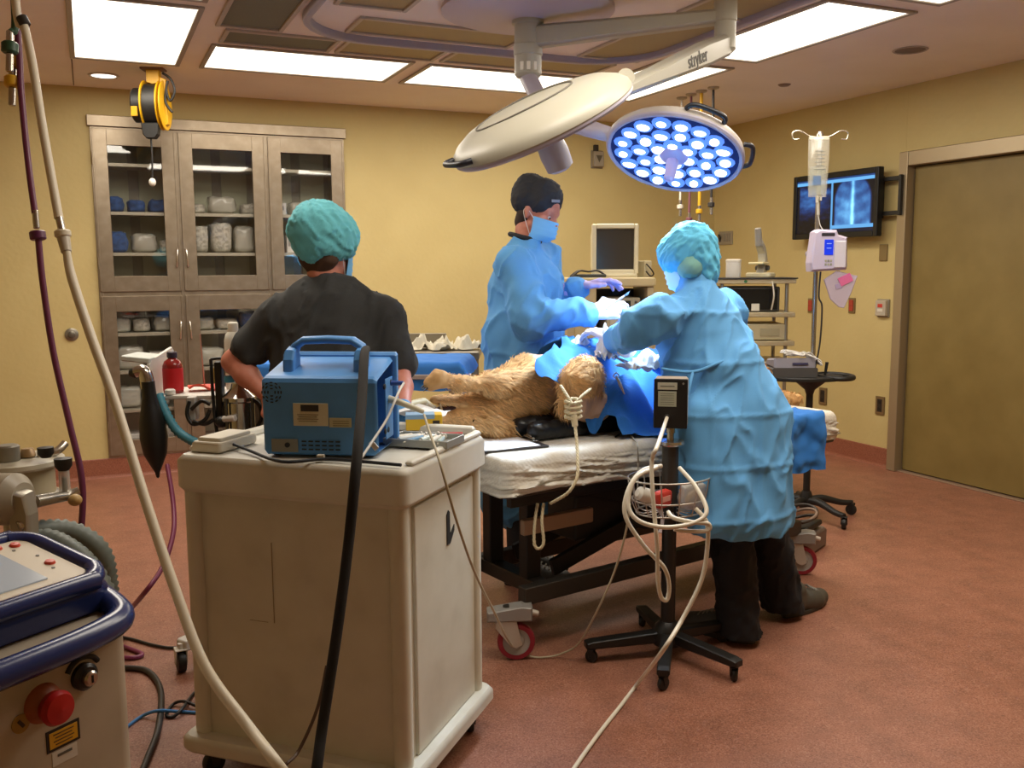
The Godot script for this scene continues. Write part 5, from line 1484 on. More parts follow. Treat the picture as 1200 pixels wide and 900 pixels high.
	bones_mesh([[wl - fL * 0.06, wl + fL * 0.03, 0.045, 0.031]], 0.006, 0.01, g)
	obj("glove", g, mat("#f0eef2", 0.5), root)
	var fR: Vector3 = (-R * 0.8 + A * 0.2 - Vector3.UP * 0.1).normalized()
	g = bones_mesh(hand_bones_side(wr + fR * 0.01, fR, -Vector3.UP, -A, [0.4, 0.5, 0.5, 0.5], 1.05, 0.6), 0.0055, 0.008)
	bones_mesh([[wr - fR * 0.06, wr + fR * 0.03, 0.042, 0.03]], 0.007, 0.01, g)
	obj("glove", g, mat("#f0eef2", 0.5), root)

func nurse() -> void:
	var R := eye_basis.x
	var A := Vector3(-eye_basis.z.x, 0, -eye_basis.z.z).normalized()
	var base := at(385, 470, 3.42); base.y = 0
	var root := thing("person", "person in charcoal scrub top and teal bouffant cap with back turned, elbow out", "person", base)
	var o := -base
	var P := func(x: float, y: float, d: float) -> Vector3: return at(x, y, d) + o
	var fw: Vector3 = (A * 0.86 + R * 0.42 - Vector3.UP * 0.12).normalized()
	var up := Vector3.UP
	var hc: Vector3 = P.call(384, 294, 3.42)
	var neck: Vector3 = P.call(387, 338, 3.42)
	var sl: Vector3 = P.call(324, 374, 3.42)
	var sr: Vector3 = P.call(448, 372, 3.42)
	var el: Vector3 = P.call(274, 424, 3.46)
	var wl: Vector3 = P.call(312, 462, 3.38)
	var er: Vector3 = P.call(468, 432, 3.42)
	var wr: Vector3 = P.call(472, 488, 3.22)
	var ch: Vector3 = P.call(385, 385, 3.42)
	var hp: Vector3 = P.call(386, 480, 3.42)
	var m := bones_mesh([[neck, ch, 0.055, 0.13], [sl, sr, 0.055, 0.055], [ch, hp, 0.12, 0.14], [hp + R * 0.08, Vector3(0, 0.5, 0) + R * 0.09, 0.09, 0.06], [Vector3(0, 0.5, 0) + R * 0.09, Vector3(0, 0.1, 0) + R * 0.09, 0.055, 0.04], [hp - R * 0.08, Vector3(0, 0.5, 0) - R * 0.09, 0.09, 0.06], [Vector3(0, 0.5, 0) - R * 0.09, Vector3(0, 0.1, 0) - R * 0.09, 0.055, 0.04]], 0.02, 0.03)
	var fl: Vector3 = (wl - el).normalized()
	var fr: Vector3 = (wr - er).normalized()
	var arms := [[sl, el, 0.052, 0.041], [el, el + (wl - el) * 0.4, 0.041, 0.042], [el + (wl - el) * 0.4, wl, 0.042, 0.028], [sr, er, 0.052, 0.041], [er, er + (wr - er) * 0.4, 0.041, 0.041], [er + (wr - er) * 0.4, wr, 0.041, 0.028]]
	bones_mesh(arms, 0.01, 0.025, m)
	bones_mesh(hand_bones_side(wl, fl, -A, -Vector3.UP, [0.4, 0.5, 0.5, 0.6], 1.0, 0.4), 0.005, 0.008, m)
	bones_mesh(head_bones(hc, fw, up) + [[hc - up * 0.06 - fw * 0.03, neck - Vector3(0, 0.02, 0), 0.05, 0.058]], 0.006, 0.02, m)
	obj("body", m, skin, root)
	eye_pair(root, hc, fw, up)
	face_mask(root, hc, fw, up, mask_m)
	var sd := fw.cross(up).normalized()
	obj("hair", bones_mesh([[hc - fw * 0.055 - up * 0.03 - sd * 0.03, hc - fw * 0.055 - up * 0.085, 0.05, 0.032], [hc - fw * 0.055 - up * 0.03 + sd * 0.03, hc - fw * 0.055 - up * 0.085, 0.05, 0.032]], 0.008, 0.02), mat("#4a3322", 0.85), root)
	obj("bouffant_cap", cap_shape(hc + up * 0.012 - fw * 0.01, fw, (up - fw * 0.35).normalized(), 0.03, 0.018, 9), cap_m, root)
	var shirt := textured("#3a3b3b", 0.9, 0.0, ramp_texture(noise_image(95, 0.3, 128, 2), [[0.0, "#d0d0d0"], [1.0, "#ffffff"]]), 6.0)
	var se: Vector3 = sl + (el - sl) * 0.62
	var sre: Vector3 = sr + (er - sr) * 0.86
	var gb := [[neck + Vector3(0, -0.045, 0), ch, 0.07, 0.19, A, 0.65], [neck + Vector3(0, -0.05, 0), sl, 0.055, 0.055], [neck + Vector3(0, -0.05, 0), sr, 0.055, 0.055], [sl, sr, 0.055, 0.055], [ch, P.call(386, 430, 3.42), 0.2, 0.195, A, 0.65], [P.call(386, 430, 3.42), hp, 0.195, 0.205, A, 0.7], [hp, hp - Vector3(0, 0.1, 0), 0.205, 0.2, A, 0.7], [sl, se, 0.062, 0.072], [sr, sre, 0.062, 0.07]]
	obj("scrub_top", bones_mesh(gb, 0.012, 0.045, null, cloth_warp(0.022, Vector3(4, 2.4, 4))), shirt, root)
	var tr := [[hp + R * 0.09, Vector3(0, 0.5, 0) + R * 0.1, 0.11, 0.085], [Vector3(0, 0.5, 0) + R * 0.1, Vector3(0, 0.08, 0) + R * 0.1, 0.085, 0.075], [hp - R * 0.09, Vector3(0, 0.5, 0) - R * 0.1, 0.11, 0.085], [Vector3(0, 0.5, 0) - R * 0.1, Vector3(0, 0.08, 0) - R * 0.1, 0.085, 0.075]]
	obj("trousers", bones_mesh(tr, 0.018, 0.03), mat("#2f3132", 0.85), root)
	for k in [-1, 1]: shoe(root, R * 0.1 * k - A * 0.05, A, mat("#35302a", 0.6))
	var g := bones_mesh(hand_bones_side(wr + fr * 0.02, fr, A, -R, [0.3, 0.35, 0.35, 0.4], 1.05, 0.4), 0.005, 0.008)
	bones_mesh([[wr - fr * 0.04, wr + fr * 0.04, 0.036, 0.032]], 0.006, 0.01, g)
	obj("glove", g, mat("#4f93c9", 0.5), root)

# ================================================================ operating table and patient
const TABLE_Y := 0.79
const TABLE_L := 1.93
const TABLE_W := 0.62
var tab_o := Vector3(1.32, TABLE_Y, -3.0)
var tab_x := Vector3(0.982, 0, -0.187).normalized()
var tab_z := Vector3(-0.187, 0, -0.982).normalized()
# along the table, above its top, away from its near edge
func tb(x: float, y: float, z: float) -> Vector3: return tab_o + tab_x * x + Vector3(0, y, 0) + tab_z * z

func operating_table() -> void:
	var root := thing("operating_table", "wheeled operating table with dark metal frame and red-rimmed castors", "table", tb(TABLE_L / 2, -TABLE_Y, TABLE_W / 2), atan2(-tab_x.z, tab_x.x))
	# local frame: x along the table, z towards the eye
	var steel := mat("#4a443d", 0.4, 0.6)
	var dark := mat("#24211f", 0.5, 0.3)
	var tan_m := mat("#9b7d63", 0.5)
	var hl := TABLE_L / 2
	var hw := TABLE_W / 2
	obj("top_plate", mb().box(Vector3(0, 0.655, 0), Vector3(TABLE_L - 0.03, 0.03, TABLE_W - 0.03), 0.006), steel, root)
	for s in [-1, 1]:
		obj("side_rail", mb().box(Vector3(0, 0.615, s * (hw - 0.07)), Vector3(TABLE_L - 0.12, 0.045, 0.03), 0.004), dark, root)
		obj("base_rail", mb().box(Vector3(-0.02, 0.235, s * 0.22), Vector3(TABLE_L - 0.3, 0.07, 0.05), 0.006), steel, root)
	for x in [-0.72, 0.7]:
		obj("base_cross", mb().box(Vector3(x, 0.235, 0), Vector3(0.07, 0.06, 0.42), 0.006), steel, root)
		obj("upright", mb().box(Vector3(x, 0.43, 0.12), Vector3(0.07, 0.34, 0.06), 0.006), dark, root)
		obj("upright", mb().box(Vector3(x, 0.43, -0.14), Vector3(0.07, 0.34, 0.06), 0.006), dark, root)
	obj("cross_bar", mb().box(Vector3(-0.66, 0.5, 0.22), Vector3(0.34, 0.06, 0.03), 0.005), tan_m, root)
	# lifting scissor and its motor box
	for s in [-1, 1]:
		for q in [[-0.62, 0.28, 0.55, 0.6], [0.62, 0.28, -0.5, 0.6]]:
			var a := Vector3(q[0], q[1], s * 0.13)
			var b := Vector3(q[2], q[3], s * 0.13)
			var d := b - a
			obj("scissor_arm", mb().box((a + b) / 2, Vector3(d.length(), 0.07, 0.025), 0.004, Basis(Vector3(0, 0, 1), atan2(d.y, d.x))), dark, root)
	obj("motor_box", mb().box(Vector3(-0.2, 0.45, 0.0), Vector3(0.55, 0.2, 0.2), 0.015), mat("#2a2724", 0.6), root)
	obj("lift_cable", mb().tube([Vector3(-0.3, 0.56, 0.24), Vector3(-0.32, 0.46, 0.27), Vector3(-0.24, 0.42, 0.28), Vector3(-0.17, 0.46, 0.27), Vector3(-0.14, 0.57, 0.24)], 0.008, 8, 8), dark, root)
	obj("shelf_panel", mb().box(Vector3(0.05, 0.33, -0.2), Vector3(1.0, 0.12, 0.02), 0.004), mat("#a08f7c", 0.6), root)
	# castors with red tyres
	var cn := Node3D.new(); cn.name = "castor_set"; root.add_child(cn)
	for q in [[-1, 1], [1, 1], [-1, -1], [1, -1]]:
		var c := Vector3(q[0] * 0.84 - 0.03, 0.072, q[1] * 0.235)
		var yaw := Basis(Vector3.UP, -0.55 if q[0] < 0 else -0.75)
		var wb := Basis(Vector3.UP, yaw.z, yaw.x) * Basis.IDENTITY
		wb = Basis(yaw.x, yaw.z, -Vector3.UP)
		obj("tyre", mb().lathe([[0.052, -0.016], [0.068, -0.016], [0.072, -0.009], [0.072, 0.009], [0.068, 0.016], [0.052, 0.016]], c, wb, 30), mat("#8e2230", 0.4), root)
		obj("wheel_disc", mb().lathe([[0, -0.012], [0.02, -0.016], [0.03, -0.008], [0.052, -0.012], [0.053, 0.012], [0.03, 0.008], [0.02, 0.016], [0, 0.012]], c, wb, 30), mat("#a79f96", 0.4), root)
		var fk := mb()
		for s in [-1, 1]: fk.prism(poly([[-0.022, -0.012], [0.0, -0.02], [0.022, -0.008], [0.0, 0.09], [-0.075, 0.09], [-0.08, 0.06]]), 0.005, c + yaw.z * (s * 0.024) - yaw.z * 0.0025, Basis(yaw.x, Vector3.UP, yaw.z), 0.001)
		obj("castor_fork", fk, mat("#c2b9ab", 0.4, 0.4), root)
		obj("brake_housing", mb().prism(poly([[-0.11, 0.0], [0.06, 0.0], [0.06, 0.055], [0.02, 0.06], [-0.11, 0.04]]), 0.07, c + Vector3(0, 0.085, 0) - yaw.z * 0.035, Basis(yaw.x, Vector3.UP, yaw.z), 0.006), mat("#97928c", 0.45, 0.3), root)
		obj("brake_pedal", mb().cyl(c + Vector3(0, 0.11, 0) + yaw.x * 0.06, c + Vector3(0, 0.105, 0) + yaw.x * 0.085, 0.012, 0.01, 12, 0.002), mat("#c8beb0", 0.4), root)
		obj("castor_stem", mb().cyl(c + Vector3(0, 0.12, 0) - yaw.x * 0.03, Vector3(c.x, 0.21, c.z) - yaw.x * 0.03, 0.02, 0.02, 14), steel, root)
	cn.free()

func slab_points(prof: Array, wave: Callable) -> Array:
	# prof: [inset metres, height]; returns rows round the plan of the table
	var plan := []
	var steps := [[Vector2(0.03, 0), Vector2(TABLE_L - 0.03, 0), 90], [Vector2(TABLE_L, 0.03), Vector2(TABLE_L, TABLE_W - 0.03), 26], [Vector2(TABLE_L - 0.03, TABLE_W), Vector2(0.03, TABLE_W), 60], [Vector2(0, TABLE_W - 0.03), Vector2(0, 0.03), 26]]
	for s in steps:
		for k in s[2]: plan.append((s[0] as Vector2).lerp(s[1], float(k) / (s[2] - 1)))
	var rows := []
	for r in prof.size():
		var line := []
		for p in plan:
			var core := Vector2(clampf(p.x, TABLE_W / 2, TABLE_L - TABLE_W / 2), TABLE_W / 2)
			var d: float = (core - p).length()
			var q: Vector2 = (p as Vector2).lerp(core, minf(prof[r][0] / d, 1.0))
			var y: float = prof[r][1]
			line.append(tb(q.x, y, q.y) + wave.call(p, r, prof[r]))
		rows.append(line)
	return rows

func mattress() -> void:
	folds.seed = 12
	# the cover: flat quilted top, drawn folds along the sides, loose hem
	var prof := [[0.05, -0.138], [0.012, -0.146]]
	for k in 22: prof.append([-0.012 + 0.010 * k / 21.0, -0.145 + 0.115 * k / 21.0])
	prof.append_array([[0.002, -0.018], [0.008, -0.009], [0.02, -0.002], [0.04, 0.0], [0.1, 0.0], [0.2, 0.0], [0.4, 0.0]])
	var wave := func(p: Vector2, r: int, q: Array) -> Vector3:
		var out := (p - Vector2(clampf(p.x, 0.31, TABLE_L - 0.31), TABLE_W / 2)).normalized()
		var low := clampf((-0.025 - q[1]) / 0.05, 0.0, 1.0) * (0.35 if p.x > TABLE_L - 0.02 or p.x < 0.02 else 1.0)
		# drawn folds sweep along the side, steeper towards the near left corner
		var slope: float = q[1] * 22.0 + p.x * 2.2 + p.y * 1.2
		var n := folds.get_noise_3d(p.x * 1.6 + p.y * 2.0, slope, 4.0)
		var n2 := folds.get_noise_3d(p.x * 3.0, slope * 1.9, 9.0)
		var rr := maxf(0.0, 1.0 - absf(n) * 3.5)
		var a := low * (0.022 * rr * rr + 0.010 * n2 + 0.004 * sin(p.x * 9.0 + p.y * 11.0))
		var dy := low * 0.016 * sin(p.x * 4.2 + p.y * 5.0 + 0.6) * (1.0 if r < 8 else 0.4)
		return tab_x * out.x * a + tab_z * out.y * a + Vector3(0, dy, 0)
	var rows := slab_points(prof, wave)
	var m := mb(); m.grid(rows, true)
	var quilt := Image.create(128, 128, false, Image.FORMAT_L8)
	for y in 128:
		for x in 128:
			var v := 0.5 + 0.25 * (sin(x * TAU / 16.0) * sin(y * TAU / 16.0)) + 0.25 * sin((x + y) * TAU / 8.0) * sin((x - y) * TAU / 8.0)
			quilt.set_pixel(x, y, Color(v, v, v))
	var cov := textured("#ded9cd", 0.85, 0.0, ramp_texture(noise_image(101, 0.02, 256, 4), [[0.0, "#ece8e2"], [1.0, "#ffffff"]]), 7.0, ImageTexture.create_from_image(quilt), 0.12)
	var o := one("mattress_cover", m, cov, "white quilted sheet tucked over the operating table mattress", "sheet")

func black_pad() -> void:
	var rows := []
	var b := [[tb(0.31, 0.038, 0.24), tb(0.8, 0.038, 0.24), 0.038, 0.038], [tb(0.3, 0.042, 0.34), tb(0.8, 0.042, 0.34), 0.042, 0.042], [tb(0.32, 0.045, 0.46), tb(0.8, 0.045, 0.46), 0.045, 0.045], [tb(0.32, 0.042, 0.54), tb(0.8, 0.042, 0.54), 0.042, 0.042]]
	one("positioning_pad", bones_mesh(b, 0.011, 0.02, null, cloth_warp(0.008, Vector3(7, 7, 7))), mat("#15171b", 0.38), "black vinyl positioning pad under the dog on the table", "cushion")

func fur_tint(p: Vector3, n: Vector3) -> Color:
	var x := (p - tab_o).dot(tab_x)
	var y := p.y - TABLE_Y
	var z := (p - tab_o).dot(tab_z)
	var c := Color(0.68, 0.405, 0.165)   # one golden coat
	if x > 0.42 and x < 1.5 and z > 0.1 and not (y > 0.17 and z < 0.29 and x < 0.63): c = Color(0.56, 0.35, 0.23)  # skin where the coat is clipped
	if x < -0.05 and y < 0.13: c = Color(0.03, 0.02, 0.02)   # nose leather
	return c

func dog() -> void:
	folds.seed = 12
	var root := thing("dog", "golden long-haired dog lying on its back on the table, forelegs drawn forward", "dog", tb(0.6, 0.0, 0.42))
	var o := -root.position
	var b := [
		[tb(0.27, 0.13, 0.46), tb(0.46, 0.17, 0.46), 0.105, 0.135], [tb(0.46, 0.17, 0.46), tb(0.95, 0.19, 0.46), 0.14, 0.14], [tb(0.95, 0.19, 0.46), tb(1.3, 0.15, 0.44), 0.14, 0.12],
		[tb(0.4, 0.21, 0.4), tb(0.2, 0.225, 0.37), 0.07, 0.044], [tb(0.2, 0.225, 0.37), tb(0.03, 0.24, 0.36), 0.036, 0.026], [tb(0.03, 0.24, 0.36), tb(-0.06, 0.265, 0.36), 0.025, 0.028], [tb(-0.06, 0.265, 0.36), tb(-0.1, 0.245, 0.36), 0.029, 0.024],
		[tb(0.3, 0.2, 0.46), tb(0.44, 0.26, 0.46), 0.05, 0.06],
		[tb(0.72, 0.12, 0.34), tb(0.6, 0.115, 0.24), 0.085, 0.07], [tb(0.6, 0.115, 0.24), tb(0.46, 0.13, 0.2), 0.068, 0.05], # clipped limb bent towards the rope
		[tb(0.47, 0.15, 0.19), tb(0.5, 0.21, 0.2), 0.045, 0.068], [tb(0.485, 0.225, 0.2), tb(0.535, 0.255, 0.21), 0.07, 0.072], [tb(0.545, 0.22, 0.2), tb(0.555, 0.2, 0.2), 0.06, 0.05],
		[tb(1.3, 0.15, 0.42), tb(1.6, 0.17, 0.4), 0.1, 0.07], [tb(1.6, 0.17, 0.4), tb(1.78, 0.15, 0.36), 0.065, 0.045], [tb(1.78, 0.15, 0.36), tb(1.84, 0.06, 0.33), 0.035, 0.028], [tb(1.84, 0.06, 0.33), tb(1.9, 0.025, 0.3), 0.028, 0.026], [tb(1.9, 0.03, 0.3), tb(1.965, 0.024, 0.28), 0.028, 0.024]]
	var hb := [
		[tb(-0.03, 0.098, 0.43), tb(0.08, 0.092, 0.43), 0.034, 0.046], [tb(0.07, 0.088, 0.43), tb(0.15, 0.088, 0.44), 0.05, 0.078], [tb(0.15, 0.09, 0.44), tb(0.31, 0.14, 0.46), 0.08, 0.11],
		[tb(-0.04, 0.176, 0.43), tb(0.07, 0.158, 0.43), 0.016, 0.026], [tb(0.07, 0.158, 0.43), tb(0.16, 0.135, 0.44), 0.028, 0.05],
		[tb(0.17, 0.075, 0.37), tb(0.25, 0.035, 0.345), 0.03, 0.02], [tb(0.2, 0.06, 0.355), tb(0.285, 0.03, 0.345), 0.034, 0.022],
		[tb(0.1, 0.062, 0.385), tb(0.13, 0.06, 0.38), 0.018, 0.018]]
	for q in b + hb: q[0] += o; q[1] += o
	var tone := func(p: Vector3, n: Vector3) -> Color: return fur_tint(p - o, n)
	var hm := bones_mesh(hb, 0.007, 0.014, null, func(p: Vector3, _n: Vector3) -> float: return 0.003 * folds.get_noise_3d(p.x * 30.0, p.y * 30.0, p.z * 30.0), tone)
	var m := bones_mesh(b, 0.009, 0.035, hm, func(p: Vector3, _n: Vector3) -> float: return 0.006 * folds.get_noise_3d(p.x * 22.0, p.y * 22.0, p.z * 22.0), func(p: Vector3, n: Vector3) -> Color: return fur_tint(p - o, n))
	m.use_color = true
	var dm := StandardMaterial3D.new(); dm.vertex_color_use_as_albedo = true; dm.roughness = 0.8
	obj("body", m, dm, root)
	# long hair: tapered locks that lie back along the body
	var fur := mb(); fur.use_color = true
	var r := RandomNumberGenerator.new(); r.seed = 5
	for k in 46000:
		var i := r.randi_range(0, m.v.size() - 1)
		var p := m.v[i] - o
		var x := (p - tab_o).dot(tab_x)
		var y := p.y - TABLE_Y
		var z := (p - tab_o).dot(tab_z)
		var lump := y > 0.17 and z < 0.29 and x > 0.42 and x < 0.63
		var clipped := x > 0.42 and x < 1.5 and not lump
		if clipped or x < -0.035 or (x < 0.1 and y > 0.12 and y < 0.15): continue
		var n := m.n[i]
		var L := 0.03
		if x < 0.12: L = 0.012
		elif lump: L = 0.022
		elif x > 1.5: L = 0.02
		elif y < 0.17: L = 0.038
		L *= 0.6 + 0.8 * r.randf()
		var flow := (tab_x * (0.9 if x < 0.5 else -0.3) + Vector3(0, -0.45, 0) + Vector3(r.randf() - 0.5, r.randf() - 0.5, r.randf() - 0.5) * 0.9)
		flow = (flow - n * flow.dot(n)).normalized()
		var base := m.v[i] + (Vector3(r.randf() - 0.5, r.randf() - 0.5, r.randf() - 0.5)) * 0.012
		var mid := base + (flow * 0.75 + n * 0.45) * L * 0.5
		var tip := base + (flow * 0.98 + n * 0.28 + Vector3(0, -0.2, 0)) * L
		var side := flow.cross(n).normalized() * (0.0016 + 0.0012 * r.randf())
		var c := fur_tint(p, n) * (0.75 + 0.55 * r.randf()); c.a = 1.0
		fur.tint = c
		var a0 := fur.put(base - side, n); var a1 := fur.put(base + side, n)
		var b0 := fur.put(mid - side * 0.8, n); var b1 := fur.put(mid + side * 0.8, n)
		var t0 := fur.put(tip, n)
		fur.tri(a0, a1, b1); fur.tri(a0, b1, b0); fur.tri(b0, b1, t0)
	var fo := obj("fur", fur, dm, root)
	fo.set_meta("kind", "stuff")
	obj("nose", mb().ball(tb(-0.06, 0.1, 0.43) + o, Vector3(0.016, 0.017, 0.021)), mat("#17120f", 0.35), root)
	obj("mouth", mb().ball(tb(0.03, 0.136, 0.43) + o, Vector3(0.07, 0.014, 0.022), Basis(Vector3.UP, atan2(-tab_x.z, tab_x.x))), mat("#3a1a16", 0.4), root)
	obj("eye", mb().ball(tb(0.105, 0.085, 0.376) + o, Vector3.ONE * 0.009), mat("#1c120c", 0.15), root)
	for k in 3: obj("claw", mb().cyl(tb(-0.115, 0.235 + 0.004 * k, 0.348 + 0.012 * k) + o, tb(-0.132, 0.224 + 0.004 * k, 0.348 + 0.012 * k) + o, 0.0045, 0.001, 8), mat("#241c16", 0.4), root)
	# breathing tube tied to the muzzle
	var t := thing("breathing_tube", "pale ribbed breathing tube tied into the dog's mouth", "tube", tb(-0.1, 0.13, 0.44))
	corrugated([loc(t, at(466, 478, 3.3)), loc(t, at(480, 474, 3.4)), loc(t, at(498, 470, 3.47))], 0.014, mat("#cfc6a2", 0.5), t, "ribbed_tube")
	obj("airway", mb().tube([loc(t, at(497, 470, 3.47)), loc(t, tb(-0.03, 0.14, 0.44))], [0.012, 0.008], 10, 3), mat("#d9d2b8", 0.4), t)
	obj("tie_tape", mb().tube([loc(t, tb(-0.02, 0.18, 0.44)), loc(t, tb(-0.025, 0.15, 0.405)), loc(t, tb(-0.02, 0.11, 0.4)), loc(t, tb(-0.02, 0.08, 0.43))], 0.0045, 8, 5), mat("#d8c7a0", 0.7), t)

func drape() -> void:
	folds.seed = 12
	var rows := []
	var nu := 76
	var nv := 84
	for i in nv:
		var s := float(i) / (nv - 1)
		var line := []
		for j in nu:
			var u := float(j) / (nu - 1)
			var x0 := 0.60
			var x := lerpf(x0, 1.74, u)
			var hang := 0.26 * smoothstep(1.0, 1.25, x)
			var near := lerpf(0.06, -0.03, smoothstep(0.62, 0.9, x))
			var L := 0.66 - near + hang
			var w := 0.66 - s * L
			var flap := exp(-pow((w - 0.29) / 0.085, 2.0)) * 0.26 * (1.0 - u) * (1.0 - u)
			x -= flap
			var z := maxf(w, -0.035 - 0.01 * (x - 1.0))
			var y := 0.0
			if w < -0.03: y = -(-0.03 - w)
			# the body under it
			var r := lerpf(0.235, 0.2, smoothstep(0.7, 1.5, x))
			var top := lerpf(0.355, 0.24, smoothstep(0.65, 1.6, x))
			var dz := (z - 0.46) / (r * 1.15)
			var bump := top * pow(maxf(0.0, 1.0 - dz * dz), 0.6)
			if z > 0.46: bump = maxf(bump, top * 0.75)
			# limb lying forward
			bump = maxf(bump, 0.2 * maxf(0.0, 1.0 - pow((z - 0.22) / 0.16, 2.0)) * maxf(0.0, 1.0 - pow((x - 0.72) / 0.16, 2.0)))
			y = maxf(y, bump) if y == 0.0 else y
			var n := folds.get_noise_3d(x * 4.5 + 3.0, w * 3.2, 2.0)
			var n2 := folds.get_noise_3d(x * 9.0, w * 8.0, 7.0)
			var amp := 0.04 if y > 0.03 else 0.016
			var rg := maxf(0.0, 1.0 - absf(n) * 3.0)
			y += amp * (0.7 * rg * rg + n * 0.4 + n2 * 0.4) + 0.014
			z += (0.02 * n2 + 0.012 * sin(x * 21.0)) * smoothstep(0.0, -0.1, w) - 0.012
			line.append(tb(x, y, z))
		rows.append(line)
	var m := mb(); m.sheet(rows, 0.002)
	var weave := ramp_texture(noise_image(111, 0.25, 128, 3), [[0.0, "#dedede"], [1.0, "#ffffff"]])
	one("surgical_drape", m, cloth("#2f7fd6", weave, 6.0, 0.1), "bright blue surgical drape spread over the dog's body and the table edge", "drape")
	# crumpled gauze on the drape
	var wm := cloth("#f2f1ee", weave, 10.0, 0.1)
	var places := [["crumpled white gauze on the drape beside the surgeon's gown", 686, 406, 4.05, [0.19, 0.05, 0.12]], ["white gauze pulled up to a point in front of the assistant's glove", 709, 402, 3.9, [0.1, 0.13, 0.08]], ["wide white gauze swab heaped on the drape beside the assistant's sleeve", 764, 425, 3.82, [0.25, 0.06, 0.13]]]
	for k in places.size():
		var p: Array = places[k]
		var c := at(p[1], p[2], p[3])
		var f := FastNoiseLite.new(); f.seed = 40 + k; f.frequency = 5.0; f.fractal_octaves = 2
		var sz: Array = p[4]
		var gr := []
		for i in 22:
			var line := []
			for j in 22:
				var uu := j / 21.0 - 0.5
				var vv := i / 21.0 - 0.5
				var h := exp(-(uu * uu + vv * vv) * (14.0 if k == 1 else 5.0))
				var nn := f.get_noise_2d(uu * 0.6, vv * 0.6)
				line.append(c + tab_x * (uu * sz[0] * (1.0 + nn * 0.3)) + tab_z * (vv * sz[2] * (1.0 + nn * 0.25)) + Vector3(0, sz[1] * (h - 0.4) + 0.035 * nn, 0))
			gr.append(line)
		var gm := mb(); gm.sheet(gr, 0.003)
		one("gauze_swab", gm, wm, p[0], "gauze", "gauze on the surgical drape")
	# instruments on the drape
	for q in [[720, 418, 750, 432, 3.84], [722, 440, 732, 462, 3.75]]:
		var a := at(q[0], q[1], q[4])
		var t := thing("forceps", ["steel forceps by the wide gauze heap on the drape", "steel forceps hanging on the drape below the gauze"][int(q[1] > 430)], "forceps", a, 0.0, "forceps on the drape")
		var bq := at(q[2], q[3], q[4] - 0.03) - a
		for s in [-1, 1]: obj("jaw", mb().tube([Vector3.ZERO, bq * 0.5 + Vector3(0, 0.004 * s, 0.004 * s), bq], [0.003, 0.004, 0.0025], 8, 4), mat("#c9cdd2", 0.2, 0.9), t)
		obj("ring", mb().tube([Vector3(0, 0.012, 0), Vector3(-0.012, 0, 0), Vector3(0, -0.012, 0), Vector3(0.012, 0, 0), Vector3(0, 0.012, 0)], 0.003, 6, 5), mat("#c9cdd2", 0.2, 0.9), t)

func twisted(pts: Array, r: float, m: Material, parent: Node3D, called: String) -> void:
	var c := Curve3D.new()
	for k in pts.size():
		var d: Vector3 = (pts[mini(k + 1, pts.size() - 1)] - pts[maxi(k - 1, 0)]) / 6.0
		c.add_point(pts[k], -d, d)
	c.bake_interval = 0.008
	var L := c.get_baked_length()
	var n := maxi(int(L / 0.007), 6)
	var mm := mb()
	for strand in 3:
		var ps := []
		for k in n + 1:
			var t := c.sample_baked_with_rotation(L * k / n, true)
			var a := k * 0.9 + strand * TAU / 3
			ps.append(t.origin + (t.basis.x * cos(a) + t.basis.y * sin(a)) * r * 0.5)
		mm.tube(ps, r * 0.62, 6, 1)
	obj(called, mm, m, parent)

